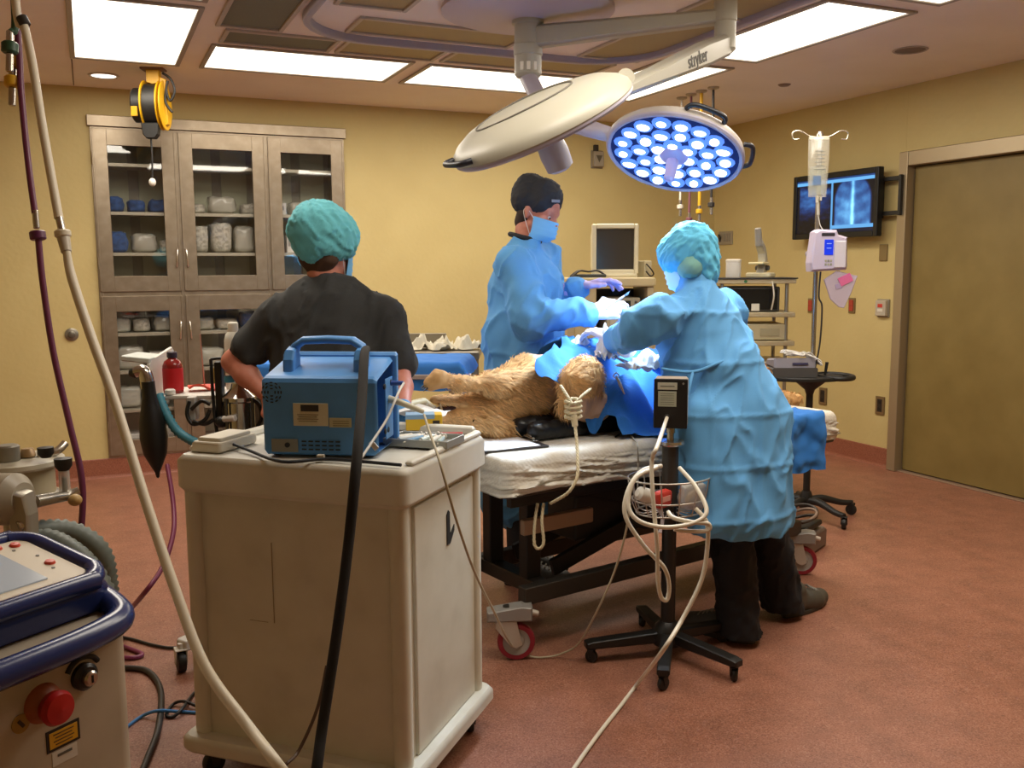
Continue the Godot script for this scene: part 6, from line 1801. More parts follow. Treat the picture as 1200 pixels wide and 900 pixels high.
func rope_and_clipboard() -> void:
	var tan_m := mat("#cdbf9c", 0.85)
	var t := thing("tie_rope", "cream braided rope knotted round the dog's limb and hanging off the table", "rope", tb(0.42, 0.14, 0.11))
	var L := func(x: float, y: float, d: float) -> Vector3: return loc(t, at(x, y, d))
	twisted([L.call(657, 452, 3.6), L.call(664, 463, 3.55), L.call(671, 474, 3.53)], 0.006, tan_m, t, "loop")
	twisted([L.call(692, 456, 3.6), L.call(682, 464, 3.55), L.call(673, 474, 3.53)], 0.006, tan_m, t, "loop")
	for k in 4: twisted([L.call(662, 470 + k * 6, 3.54), L.call(671, 473 + k * 6, 3.52), L.call(681, 470 + k * 6, 3.54), L.call(672, 467 + k * 6, 3.56), L.call(662, 470 + k * 6, 3.54)], 0.006, tan_m, t, "knot_turn")
	obj("whipping", mb().cyl(L.call(672, 483, 3.53), L.call(674, 500, 3.52), 0.013, 0.012, 12, 0.003), tan_m, t)
	twisted([L.call(674, 498, 3.52), L.call(676, 520, 3.48), L.call(677, 540, 3.42), L.call(676, 560, 3.38), L.call(665, 578, 3.37), L.call(645, 590, 3.42)], 0.006, tan_m, t, "rope_run")
	var e := [L.call(630, 590, 3.48), L.call(627, 610, 3.46), L.call(626, 636, 3.45), L.call(631, 643, 3.45), L.call(637, 636, 3.45), L.call(635, 610, 3.46), L.call(637, 590, 3.48)]
	twisted(e, 0.006, tan_m, t, "rope_tail")
	# clipboard
	var c := thing("clipboard", "clipboard with blank white papers on the table beside the cart", "clipboard", on_y(582, 521, TABLE_Y + 0.003), 0.0)
	var p0 := loc(c, on_y(497, 536, TABLE_Y + 0.003))
	var p1 := loc(c, on_y(655, 521, TABLE_Y + 0.003))
	var ax := (p1 - p0).normalized()
	var az := ax.cross(Vector3.UP).normalized()
	c.rotation.y = atan2(-ax.z, ax.x)
	obj("board", mb().prism(round_rect(0.33, 0.27, 0.012), 0.004, Vector3.ZERO, Basis(Vector3.RIGHT, Vector3(0, 0, -1), Vector3.UP), 0.001, true), mat("#2a211b", 0.5), c)
	var rows := []
	for i in 8:
		var line := []
		for j in 10: line.append(Vector3(-0.17 + 0.3 * j / 9.0, 0.006 + 0.003 * sin(j * 0.7 + i * 0.3) * (1.0 - j / 9.0) + 0.012 * pow(maxf(0.0, 1.0 - j / 3.0), 2.0) * (0.3 + 0.1 * i), -0.125 + 0.25 * i / 7.0))
		rows.append(line)
	var m := mb(); m.sheet(rows, 0.0008)
	obj("paper", m, mat("#e9e8e8", 0.8), c)
	obj("clip_plate", mb().box(Vector3(0.143, 0.008, 0), Vector3(0.03, 0.008, 0.1), 0.002), mat("#8f8c86", 0.25, 0.9), c)
	obj("clip_lever", mb().prism(poly([[-0.03, 0], [0.03, 0], [0.02, 0.02], [-0.02, 0.02]]), 0.003, Vector3(0.14, 0.01, 0), Basis(Vector3(0, 0, 1), Vector3.UP, Vector3(-1, 0, 0)), 0.001).cyl(Vector3(0.14, 0.018, -0.04), Vector3(0.14, 0.018, 0.04), 0.006, 0.006, 10), mat("#8f8c86", 0.25, 0.9), c)
	# small sensor lead across the sheet
	var s := thing("sensor_lead", "thin grey sensor lead with a small clip lying on the white sheet", "cable", on_y(712, 500, TABLE_Y))
	obj("lead", mb().tube([loc(s, on_y(716, 499, TABLE_Y + 0.006)), loc(s, on_y(732, 503, TABLE_Y + 0.005)), loc(s, on_y(744, 516, TABLE_Y + 0.005)), loc(s, on_y(747, 523, TABLE_Y + 0.002)), loc(s, at(748, 545, 3.62)), loc(s, at(747, 575, 3.6))], 0.003, 8, 6), mat("#b9b6ac", 0.5), s)
	obj("clip", mb().box(loc(s, on_y(712, 500, TABLE_Y + 0.008)), Vector3(0.045, 0.014, 0.016), 0.004), mat("#cfcabb", 0.5), s)
	obj("branch_lead", mb().tube([loc(s, on_y(735, 503, TABLE_Y + 0.005)), loc(s, on_y(727, 508, TABLE_Y + 0.005)), loc(s, on_y(721, 512, TABLE_Y + 0.004))], 0.003, 8, 5), mat("#2a2723", 0.5), s)

# ================================================================ stands, monitors, wall fittings
func pole_stand() -> void:
	var c := on_y(782, 768, 0.0)
	var blk := mat("#171513", 0.45)
	var root := thing("pole_stand", "black five-legged pole stand on castors with a wire basket", "stand", c)
	var ends := [on_y(690, 776, 0.0), on_y(776, 818, 0.0), on_y(866, 800, 0.0), on_y(846, 752, 0.0), on_y(748, 728, 0.0)]
	for e in ends:
		var d: Vector3 = loc(root, e)
		var dir := Vector3(d.x, 0, d.z).normalized()
		var len := minf(Vector2(d.x, d.z).length(), 0.3)
		var lb := Basis(dir, Vector3.UP, dir.cross(Vector3.UP))
		obj("leg", mb().prism(poly([[0.0, 0.06], [len, 0.055], [len + 0.025, 0.06], [len + 0.025, 0.082], [len, 0.088], [0.04, 0.105], [0.0, 0.115]]), 0.045, -lb.z * 0.0225, lb, 0.006), blk, root)
		caster(root, dir * len + Vector3(0, 0, 0), 0.024, atan2(-dir.z, dir.x) + 0.9, blk, blk)
	obj("hub", mb().lathe([[0, 0.05], [0.055, 0.05], [0.06, 0.07], [0.05, 0.12], [0.03, 0.14], [0, 0.14]], Vector3.ZERO, Basis.IDENTITY, 24), blk, root)
	var top: Vector3 = loc(root, at(787, 552, 3.02))
	top = Vector3(0, top.y, 0)
	obj("lower_post", mb().cyl(Vector3(0, 0.12, 0), Vector3(0, top.y - 0.22, 0), 0.027, 0.027, 20), blk, root)
	obj("upper_post", mb().cyl(Vector3(0, top.y - 0.23, 0), top, 0.031, 0.031, 20), mat("#35332f", 0.4), root)
	obj("chrome_collar", mb().lathe([[0, 0.0], [0.048, 0.0], [0.052, 0.006], [0.05, 0.016], [0, 0.018]], top, Basis.IDENTITY, 26), mat("#c5c1bb", 0.2, 0.9), root)
	obj("stem", mb().cyl(top + Vector3(0, 0.015, 0), top + Vector3(0, 0.07, 0), 0.013, 0.013, 14).cyl(top + Vector3(0, 0.045, 0), top + Vector3(0, 0.065, 0), 0.017, 0.017, 14), mat("#a39a86", 0.25, 0.9), root)
	# wire basket round the post
	var by := top.y - 0.2
	var bk := Node3D.new(); bk.name = "wire_basket"; root.add_child(bk)
	for q in [[0.15, by + 0.08], [0.135, by], [0.12, by - 0.05]]:
		var ring := []
		for k in 25: ring.append(Vector3(cos(TAU * k / 24) * q[0] * 1.1, q[1], sin(TAU * k / 24) * q[0] * 0.85))
		obj("ring_wire", mb().tube(ring, 0.0035, 6, 2, false), mat("#c9c3b8", 0.3, 0.7), bk)
	for k in 14:
		var a := TAU * k / 14
		obj("rib_wire", mb().tube([Vector3(cos(a) * 0.165, by + 0.08, sin(a) * 0.1275), Vector3(cos(a) * 0.132, by - 0.05, sin(a) * 0.102), Vector3(cos(a) * 0.04, by - 0.05, sin(a) * 0.035)], 0.0025, 6, 3), mat("#c9c3b8", 0.3, 0.7), bk)
	# box on the post
	var b := thing("power_unit", "small black and beige power unit with label on top of the pole stand", "power unit", root.to_global(top + Vector3(0, 0.07, 0)), deg_to_rad(-36))
	obj("case", mb().box(Vector3(0, 0.09, -0.012), Vector3(0.122, 0.18, 0.1), 0.008), mat("#b8a893", 0.5), b)
	obj("face_plate", mb().box(Vector3(0, 0.09, 0.042), Vector3(0.122, 0.182, 0.014), 0.003), mat("#131211", 0.4), b)
	obj("upper_label", mb().box(Vector3(-0.012, 0.155, 0.0495), Vector3(0.07, 0.026, 0.002), 0.0005), mat("#b9b8a4", 0.5), b)
	obj("lower_label", mb().box(Vector3(-0.012, 0.108, 0.0495), Vector3(0.066, 0.056, 0.002), 0.0005), mat("#a9ad98", 0.5), b)
	var ln := mb()
	for k in 6: ln.box(Vector3(-0.012, 0.128 - k * 0.008, 0.0508), Vector3(0.05, 0.0018, 0.0008), 0.0002)
	ln.box(Vector3(-0.012, 0.155, 0.0508), Vector3(0.052, 0.004, 0.0008), 0.0002)
	obj("label_print", ln, mat("#6d6f62", 0.6), b)
	obj("socket", mb().cyl(Vector3(-0.012, 0.04, 0.048), Vector3(-0.012, 0.04, 0.06), 0.012, 0.01, 14, 0.001), mat("#2a2825", 0.4), b)
	obj("screw", mb().cyl(Vector3(0.045, 0.165, 0.048), Vector3(0.045, 0.165, 0.051), 0.004, 0.004, 10), mat("#a8a49c", 0.3, 0.8), b)
	# white cable of the power unit: coils at the basket and runs off over the floor
	var white := mat("#dcd4c2", 0.4)
	var w := thing("white_power_cord", "white cord looped round the pole stand basket and trailing across the floor", "cable", root.to_global(Vector3(0, 0.5, 0.1)))
	var q := func(x: float, y: float, d: float) -> Vector3: return loc(w, at(x, y, d))
	obj("feed", mb().tube([loc(w, b.to_global(Vector3(-0.012, 0.04, 0.062))), q.call(771, 521, 2.86), q.call(764, 540, 2.84), q.call(765, 580, 2.82), q.call(770, 640, 2.82), q.call(771, 680, 2.83), q.call(775, 700, 2.84), q.call(782, 702, 2.85), q.call(784, 685, 2.85), q.call(778, 665, 2.84), q.call(755, 640, 2.83), q.call(733, 605, 2.84), q.call(736, 575, 2.86), q.call(752, 552, 2.9), q.call(775, 546, 2.95)], 0.0068, 10, 8), white, w)
	obj("coil", mb().tube([q.call(796, 548, 2.96), q.call(815, 570, 2.9), q.call(828, 598, 2.84), q.call(815, 612, 2.82), q.call(780, 618, 2.8), q.call(748, 610, 2.81), q.call(736, 590, 2.83), q.call(745, 560, 2.86), q.call(770, 548, 2.92)], 0.0068, 10, 8), white, w)
	obj("short_loop", mb().tube([q.call(783, 600, 2.86), q.call(790, 607, 2.83), q.call(812, 612, 2.82), q.call(830, 614, 2.83), q.call(828, 622, 2.83), q.call(800, 622, 2.82), q.call(790, 620, 2.82)], 0.0068, 10, 8), white, w)
	obj("floor_run", mb().tube([q.call(815, 596, 2.86), q.call(828, 612, 2.84), q.call(829, 640, 2.84), q.call(822, 680, 2.84), q.call(800, 725, 2.82), q.call(775, 765, 2.76), loc(w, on_y(748, 800, 0.03)), loc(w, on_y(725, 830, 0.008)), loc(w, on_y(700, 862, 0.008)), loc(w, on_y(670, 905, 0.008)), loc(w, on_y(640, 960, 0.008))], 0.0068, 10, 8), white, w)
	# things in the basket
	var red := thing("red_packet", "red sealed packet standing in the wire basket of the pole stand", "packet", root.to_global(Vector3(-0.065, by - 0.02, 0.05)), 0.4)
	obj("packet", lumpy(Vector3(0.09, 0.065, 0.035), 8, 0.06), mat("#c23a2c", 0.45), red)
	obj("print", mb().box(Vector3(0, 0.035, 0.0175), Vector3(0.05, 0.02, 0.002), 0.0005), mat("#e0a090", 0.5), red)
	var can := thing("suction_jar", "clear suction jar with white lid hanging beside the pole stand basket", "jar", root.to_global(Vector3(0.155, by - 0.09, 0.03)))
	obj("jar_body", mb().lathe([[0, 0], [0.05, 0], [0.054, 0.006], [0.062, 0.13], [0, 0.13]], Vector3.ZERO, Basis.IDENTITY, 24), glass("#cfc9be", 0.35, 0.1), can)
	obj("lid", mb().lathe([[0, 0.128], [0.068, 0.128], [0.072, 0.136], [0.068, 0.152], [0.04, 0.16], [0.034, 0.17], [0, 0.17]], Vector3.ZERO, Basis.IDENTITY, 26), mat("#d9d4c8", 0.45), can)
	for k in 3: obj("spout", mb().cyl(Vector3(cos(k * 2.1) * 0.03, 0.16, sin(k * 2.1) * 0.03), Vector3(cos(k * 2.1) * 0.034, 0.195, sin(k * 2.1) * 0.034), 0.009, 0.008, 10, 0.001), mat("#e2ddd2", 0.45), can)
	var bag := thing("clear_packet", "clear plastic packet of tubing in the wire basket", "packet", root.to_global(Vector3(0.055, by - 0.035, 0.07)))
	obj("film", lumpy(Vector3(0.11, 0.1, 0.05), 18, 0.15), glass("#d8d2c8", 0.5, 0.2), bag)
	obj("coiled_tubing", mb().tube([Vector3(-0.03, 0.03, 0), Vector3(0, 0.06, 0.01), Vector3(0.03, 0.04, 0), Vector3(0, 0.02, -0.01), Vector3(-0.03, 0.04, 0), Vector3(0, 0.07, 0.01), Vector3(0.035, 0.05, 0)], 0.006, 8, 6), mat("#cbb9a2", 0.5), bag)
	var bag2 := thing("white_connector", "white plastic connector and tube ends sticking out of the wire basket", "connector", root.to_global(Vector3(-0.13, by + 0.03, 0.04)))
	obj("shell", mb().lathe([[0, -0.03], [0.022, -0.03], [0.028, -0.01], [0.026, 0.03], [0.014, 0.04], [0, 0.04]], Vector3.ZERO, Basis(Vector3(0, 0, 1), 1.2), 18), mat("#d5d1c6", 0.45), bag2)
	obj("tube_end", mb().tube([Vector3(0, 0.0, 0), Vector3(0.05, -0.07, 0.03), Vector3(0.03, -0.13, 0.05)], 0.007, 8, 5), glass("#d8d0d6", 0.6, 0.2), bag2)
	# thin lead that sags to the floor
	one("thin_monitor_lead", mb().tube([at(497, 486, 2.62), at(503, 505, 2.5), at(515, 540, 2.34), at(535, 610, 2.36), at(556, 670, 2.5), at(578, 715, 2.75), on_y(600, 757, 0.06), on_y(622, 769, 0.012), on_y(640, 770, 0.008), on_y(658, 766, 0.02), on_y(678, 754, 0.09), at(700, 715, 3.15), at(720, 670, 3.08), at(733, 625, 3.02), at(738, 590, 2.98)], 0.0036, 8, 8), mat("#b3a98f", 0.5), "thin pale lead sagging from the cart to the floor and up to the pole basket", "cable")

func iv_stand() -> void:
	var c := on_y(944, 606, 0.0)
	var blk := mat("#1a1917", 0.5)
	var st := mat("#a9a49c", 0.25, 0.85)
	var root := thing("iv_stand", "wheeled drip stand with black oval tray and steel pole by the door wall", "stand", c)
	var dp := (c - eye).dot(-eye_basis.z)
	for k in 5:
		var a := TAU * k / 5 + 0.25
		var dir := Vector3(cos(a), 0, sin(a))
		obj("leg", mb().tube([Vector3(0, 0.1, 0), dir * 0.1 + Vector3(0, 0.11, 0), dir * 0.22 + Vector3(0, 0.08, 0), dir * 0.29 + Vector3(0, 0.075, 0)], [0.022, 0.022, 0.018, 0.015], 10, 5), blk, root)
		caster(root, dir * 0.29, 0.032, -a + 0.7, blk, blk)
	var ty := loc(root, at(940, 440, dp)).y
	var hy := loc(root, at(953, 170, dp)).y
	obj("column", mb().cyl(Vector3(0, 0.06, 0), Vector3(0, ty, 0), 0.02, 0.02, 16), blk, root)
	obj("hub", mb().lathe([[0, 0.06], [0.04, 0.06], [0.045, 0.1], [0.026, 0.16], [0, 0.16]], Vector3.ZERO, Basis.IDENTITY, 20), blk, root)
	obj("pole", mb().cyl(Vector3(0.015, ty - 0.05, 0), Vector3(0.015, hy, 0), 0.0135, 0.0135, 14), st, root)
	obj("pole_top", mb().lathe([[0.0135, 0], [0.02, 0.01], [0.018, 0.035], [0.01, 0.05], [0, 0.052]], Vector3(0.015, hy - 0.01, 0), Basis.IDENTITY, 14), st, root)
	var R := eye_basis.x
	for s in [-1, 1]:
		var h := Vector3(0.015, hy + 0.005, 0)
		obj("hook", mb().tube([h, h + R * 0.06 * s + Vector3(0, 0.012, 0), h + R * 0.115 * s + Vector3(0, 0.04, 0), h + R * 0.155 * s + Vector3(0, 0.03, 0), h + R * 0.15 * s + Vector3(0, -0.005, 0), h + R * 0.12 * s + Vector3(0, -0.005, 0)], 0.004, 8, 6), mat("#d4cdbd", 0.25, 0.8), root)
	# oval tray with grip ring
	var plan := PackedVector2Array()
	for k in 28: plan.append(Vector2(cos(TAU * k / 28) * 0.24 - 0.05, sin(TAU * k / 28) * 0.17))
	var tbs := Basis(R, R.cross(Vector3.UP) * -1.0, Vector3.UP)
	tbs = Basis(R, -(R.cross(Vector3.UP)) * -1.0, Vector3.UP) if false else Basis(R, Vector3.UP.cross(R), Vector3.UP)
	obj("tray", mb().prism(plan, 0.022, Vector3(0, ty - 0.01, 0), tbs, 0.006, true), blk, root)
	obj("tray_neck", mb().lathe([[0.02, -0.1], [0.03, -0.07], [0.1, -0.012], [0, -0.01]], Vector3(0, ty, 0), Basis.IDENTITY, 20), blk, root)
	var ring := []
	for k in 21: ring.append(Vector3(0, ty + 0.006, 0) + R * (0.14 + cos(TAU * k / 20) * 0.1) + Vector3.UP.cross(R) * sin(TAU * k / 20) * 0.13)
	obj("grip_ring", mb().tube(ring, 0.015, 10, 2, false), blk, root)
	obj("lever", mb().cyl(Vector3(0, ty + 0.01, 0) + R * 0.085, Vector3(0, ty + 0.09, 0) + R * 0.095, 0.007, 0.01, 10, 0.002), blk, root)
	# device on the tray with heaped leads
	var t := thing("patient_monitor", "low grey monitor heaped with white leads on the black oval tray", "monitor", root.to_global(Vector3(0, ty + 0.0125, 0) - R * 0.12), -0.42)
	obj("base", mb().prism(poly([[-0.11, 0], [0.11, 0], [0.11, 0.05], [-0.11, 0.055]]), 0.26, Vector3(-0.13, 0, 0), Basis(Vector3(0, 0, -1), Vector3.UP, Vector3.RIGHT), 0.008), mat("#4e4c4b", 0.5), t)
	obj("lid", mb().prism(poly([[-0.1, 0.05], [0.105, 0.052], [0.06, 0.095], [-0.09, 0.11]]), 0.24, Vector3(-0.12, 0, 0), Basis(Vector3(0, 0, -1), Vector3.UP, Vector3.RIGHT), 0.01), mat("#8b8892", 0.45), t)
	obj("display", mb().box(Vector3(0.03, 0.084, 0.09), Vector3(0.09, 0.004, 0.04), 0.001, Basis(Vector3.RIGHT, 0.72)), mat("#2b2844", 0.2), t)
	var r := RandomNumberGenerator.new(); r.seed = 3
	for k in 11:
		var pts := []
		for j in 6: pts.append(Vector3(-0.06 + j * 0.04 + r.randf() * 0.03, 0.118 - 0.013 * maxf(0.0, j - 2.0) * (j - 2.0) * 0.5 + r.randf() * 0.03, 0.013 * k - 0.05 + r.randf() * 0.04))
		obj("lead_wire", mb().tube(pts, 0.0045, 6, 5), mat("#d5d2cc", 0.5), t)
	# drip bag
	var bp := root.to_global(Vector3(0.015, 0, 0))
	var by := at(955, 202, dp)
	t = thing("drip_bag", "clear fluid bag hanging from the hooks of the drip stand", "bag", Vector3(bp.x, by.y - 0.165, bp.z) - R * 0.02 - Vector3(-eye_basis.z.x, 0, -eye_basis.z.z).normalized() * 0.045)
	t.rotation.y = deg_to_rad(-24)
	var bag := mb()
	var rows := []
	for i in 12:
		var v := i / 11.0
		var line := []
		for j in 20:
			var a := TAU * j / 20
			var wd := 0.06 * (1.0 - 0.16 * pow(1.0 - v, 2.0))
			var dpz := 0.026 * sin(PI * clampf(v * 0.75 + 0.06, 0, 1)) * (1.1 - 0.6 * v) + 0.003
			line.append(Vector3(signf(cos(a)) * pow(absf(cos(a)), 0.7) * wd, v * 0.33, sin(a) * dpz))
		rows.append(line)
	bag.grid(rows, true)
	obj("film", bag, glass("#e2dfd0", 0.26, 0.08), t)
	obj("fluid", mb().lathe([[0, 0.01], [0.042, 0.012], [0.046, 0.03], [0.046, 0.17], [0, 0.172]], Vector3.ZERO, Basis.IDENTITY, 18, 0.4), glass("#c9d2c6", 0.3, 0.02), t)
	obj("header_seam", mb().box(Vector3(0, 0.325, 0), Vector3(0.11, 0.02, 0.006), 0.002), glass("#e2dcc4", 0.7, 0.2), t)
	obj("blue_print", mb().box(Vector3(-0.012, 0.09, 0.024), Vector3(0.045, 0.05, 0.001), 0.0003), glass("#5d87bd", 0.45, 0.4), t)
	var pl := mb()
	for k in 6: pl.box(Vector3(0.0, 0.15 + k * 0.02, 0.0245), Vector3(0.06 - 0.01 * (k % 2), 0.004, 0.001), 0.0002)
	obj("printed_lines", pl, glass("#8d8f88", 0.7, 0.4), t)
	obj("port", mb().cyl(Vector3(0, 0.005, 0), Vector3(0, -0.03, 0), 0.01, 0.008, 12).cyl(Vector3(0.02, 0.005, 0), Vector3(0.02, -0.02, 0), 0.007, 0.006, 12), mat("#d8d3c2", 0.4), t)
	obj("drip_chamber", mb().cyl(Vector3(0.004, -0.03, 0), Vector3(0.008, -0.1, 0.002), 0.009, 0.008, 12), glass("#e0ddd2", 0.5, 0.1), t)
	obj("line", mb().tube([Vector3(0.008, -0.1, 0.002), Vector3(0.02, -0.16, 0.01), Vector3(0.05, -0.2, 0.015)], 0.0025, 6, 6), mat("#d8d5cc", 0.4), t)
	# pump
	var pc := at(966, 318, dp)
	t = thing("infusion_pump", "lavender-white infusion pump with small blue screen clamped to the drip stand", "pump", Vector3(bp.x, pc.y, bp.z) + R * 0.07 - R.cross(Vector3.UP) * -0.06, deg_to_rad(-24))
	t.position = Vector3(bp.x, pc.y, bp.z) + R * 0.03 + Vector3(eye_basis.z.x, 0, eye_basis.z.z).normalized() * 0.085
	obj("body", mb().prism(poly([[-0.1, 0.0], [0.1, 0.01], [0.105, 0.03], [0.1, 0.19], [0.05, 0.205], [0.04, 0.23], [-0.06, 0.235], [-0.085, 0.22], [-0.105, 0.05]]), 0.1, Vector3(0, 0, -0.05), Basis.IDENTITY, 0.012), mat("#c6bcd2", 0.45), t)
	obj("carry_grip", mb().box(Vector3(-0.01, 0.205, 0.05), Vector3(0.075, 0.018, 0.006), 0.003), mat("#26232a", 0.5), t)
	obj("door_panel", mb().box(Vector3(0.058, 0.095, 0.05), Vector3(0.07, 0.15, 0.014), 0.006), mat("#d2ccd6", 0.45), t)
	var bl := glow(Color(0.05, 0.22, 0.9), 0.6, Color(0.02, 0.03, 0.06))
	obj("screen", mb().box(Vector3(-0.005, 0.135, 0.051), Vector3(0.05, 0.085, 0.006), 0.002), bl, t)
	obj("screen_text", mb().box(Vector3(-0.005, 0.155, 0.0545), Vector3(0.026, 0.004, 0.001), 0.0002).box(Vector3(-0.005, 0.13, 0.0545), Vector3(0.026, 0.003, 0.001), 0.0002), mat("#bcd2f5", 0.5), t)
	for k in 6: obj("key", mb().box(Vector3(-0.02 + 0.015 * (k % 3), 0.06 - 0.02 * (k / 3), 0.051), Vector3(0.011, 0.013, 0.004), 0.001), mat("#8f9184" if k % 2 else "#a5a58c", 0.5), t)
	obj("clamp", mb().cyl(Vector3(-0.07, 0.1, -0.05), Vector3(-0.07, 0.1, -0.1), 0.02, 0.02, 14, 0.002), mat("#9a94a2", 0.4), t)
	# clear bag with pink tag
	var zp := t.to_global(Vector3(0.07, -0.115, 0.02))
	var z := thing("clear_tag_bag", "clear plastic bag with a pink tag hanging below the infusion pump", "bag", zp, deg_to_rad(-24))
	obj("film", mb().prism(poly([[-0.09, 0.07], [-0.02, 0.12], [0.1, 0.09], [0.07, -0.0], [0.03, -0.09], [0.0, -0.085], [-0.05, -0.04]]), 0.012, Vector3(0, 0, 0), Basis.IDENTITY, 0.004), glass("#cfc3dc", 0.55, 0.15), z)
	obj("pink_tag", mb().box(Vector3(0.03, 0.07, 0.015), Vector3(0.075, 0.05, 0.004), 0.001, Basis(Vector3(0, 0, 1), 0.45)), mat("#d86a9a", 0.6), z)
	obj("tag_print", mb().box(Vector3(-0.005, 0.035, 0.014), Vector3(0.04, 0.03, 0.003), 0.001, Basis(Vector3(0, 0, 1), 0.3)), mat("#a898b8", 0.6), z)
	obj("tie", mb().tube([Vector3(0.0, 0.115, 0.006), Vector3(-0.02, 0.15, 0.0)], 0.003, 6, 4), mat("#d8d5cc", 0.5), z)
	one("pump_cord", mb().tube([t.to_global(Vector3(-0.03, 0.0, 0)), t.to_global(Vector3(-0.035, -0.14, 0.0)), t.to_global(Vector3(-0.015, -0.2, 0)), t.to_global(Vector3(-0.02, -0.4, 0)), t.to_global(Vector3(-0.045, -0.56, 0))], 0.005, 8, 6), mat("#2b2926", 0.5), "dark cord hanging from the infusion pump along the drip stand pole", "cable")

func wall_screen() -> void:
	var w := 0.885
	var h := 0.49
	var c := on_x(985, 240, 5.17)
	var t := thing("wall_screen", "wall-mounted flat screen showing two blue-white X-ray images", "screen", Vector3(5.17, c.y - h / 2, -5.53), -PI / 2)
	# local x runs along the wall towards the door, z out into the room
	var f := mb()
	for s in [-1, 1]:
		f.box(Vector3(s * (w / 2 - 0.02), h / 2, 0), Vector3(0.04, h, 0.055), 0.006)
		f.box(Vector3(0, h / 2 + s * (h / 2 - 0.022), 0), Vector3(w - 0.08, 0.044, 0.055), 0.006)
	obj("bezel", f, mat("#15171b", 0.35), t)
	obj("back_cover", mb().box(Vector3(0, h / 2, -0.02), Vector3(w - 0.06, h - 0.06, 0.03), 0.004), mat("#15171b", 0.5), t)
	# X-ray picture on the screen
	var W := 320
	var H := 170
	var im := Image.create(W, H, false, Image.FORMAT_RGB8)
	var nf := FastNoiseLite.new(); nf.seed = 6; nf.frequency = 0.03
	for y in H:
		for x in W:
			var u := float(x) / W
			var v := float(y) / H
			var k := 0.02
			if v < 0.09: k = 0.75 if v > 0.03 else 0.35
			elif u < 0.04: k = 0.03
			elif u < 0.46:
				var dx := (u - 0.18) / 0.26
				var dy := (v - 0.42) / 0.24
				k = 0.45 * exp(-(dx * dx + dy * dy) * 1.4) + 0.28 * exp(-pow((v - 0.2 - 0.1 * u) * 14.0, 2.0)) + 0.05
				k += 0.12 * nf.get_noise_2d(x, y * 2)
				if v > 0.75: k *= 0.4
			elif u < 0.485: k = 0.7
			else:
				var cx := (u - 0.735) / 0.24
				var edge := 1.0 - smoothstep(0.72, 1.0, cx * cx + pow(maxf(0.0, 0.42 - v) * 2.2, 2.0))
				var ribs := 0.5 + 0.5 * sin((v * 26.0 + absf(cx) * 5.0))
				k = edge * (0.34 + 0.1 * ribs + 0.16 * v)
				k += 0.4 * exp(-cx * cx * 110.0) * edge
				k += 0.22 * exp(-(pow((cx + 0.3) * 3.0, 2.0) + pow((v - 0.6) * 4.0, 2.0)))
				k += 0.1 * nf.get_noise_2d(x, y) * edge + 0.03
				if v > 0.87: k = 0.72 if v < 0.93 else 0.1
			k = clampf(k, 0.0, 1.0)
			im.set_pixel(x, y, Color(0.06 * k + 0.5 * k * k, 0.42 * k + 0.45 * k * k, 0.22 * sqrt(k) + 0.75 * k))
	var tex := ImageTexture.create_from_image(im)
	var sm := StandardMaterial3D.new()
	sm.albedo_color = Color(0.02, 0.02, 0.02); sm.roughness = 0.25
	sm.emission_enabled = true; sm.emission_texture = tex; sm.emission = Color.WHITE; sm.emission_operator = BaseMaterial3D.EMISSION_OP_MULTIPLY; sm.emission_energy_multiplier = 1.1
	var pm := mb(); pm.quad(Vector3(-w / 2 + 0.038, 0.042, 0.018), Vector3(w / 2 - 0.038, 0.042, 0.018), Vector3(w / 2 - 0.038, h - 0.042, 0.018), Vector3(-w / 2 + 0.038, h - 0.042, 0.018), Vector3(0, 0, 1))
	obj("screen_panel", pm, sm, t)
	area(t, Vector3(0, h / 2, 0.035), Vector2(w - 0.1, h - 0.1), 0.012, Color(0.35, 0.55, 1.0), Basis(Vector3.UP, PI))
	# swing bracket
	for y in [0.16, 0.4]: obj("bracket_arm", mb().box(Vector3(w / 2 + 0.0, y, -0.045), Vector3(0.3, 0.03, 0.022), 0.004), mat("#1c1a18", 0.45), t)
	obj("bracket_post", mb().box(Vector3(w / 2 + 0.15, 0.28, -0.03), Vector3(0.024, 0.28, 0.026), 0.004), mat("#1c1a18", 0.45), t)
	obj("wall_plate", mb().box(Vector3(w / 2 - 0.16, 0.28, -0.07), Vector3(0.2, 0.3, 0.06), 0.004), mat("#1c1a18", 0.45), t)

func plate(called: String, label: String, cat: String, px_: float, py_: float, w: float, h: float, wall: String, face: Material) -> Node3D:
	var p := on_x(px_, py_, RIGHT) if wall == "right" else on_z(px_, py_, BACK)
	var t := thing(called, label, cat, p, -PI / 2 if wall == "right" else 0.0)
	obj("cover_plate", mb().box(Vector3(0, 0, 0.006), Vector3(w, h, 0.012), 0.003), face, t)
	return t

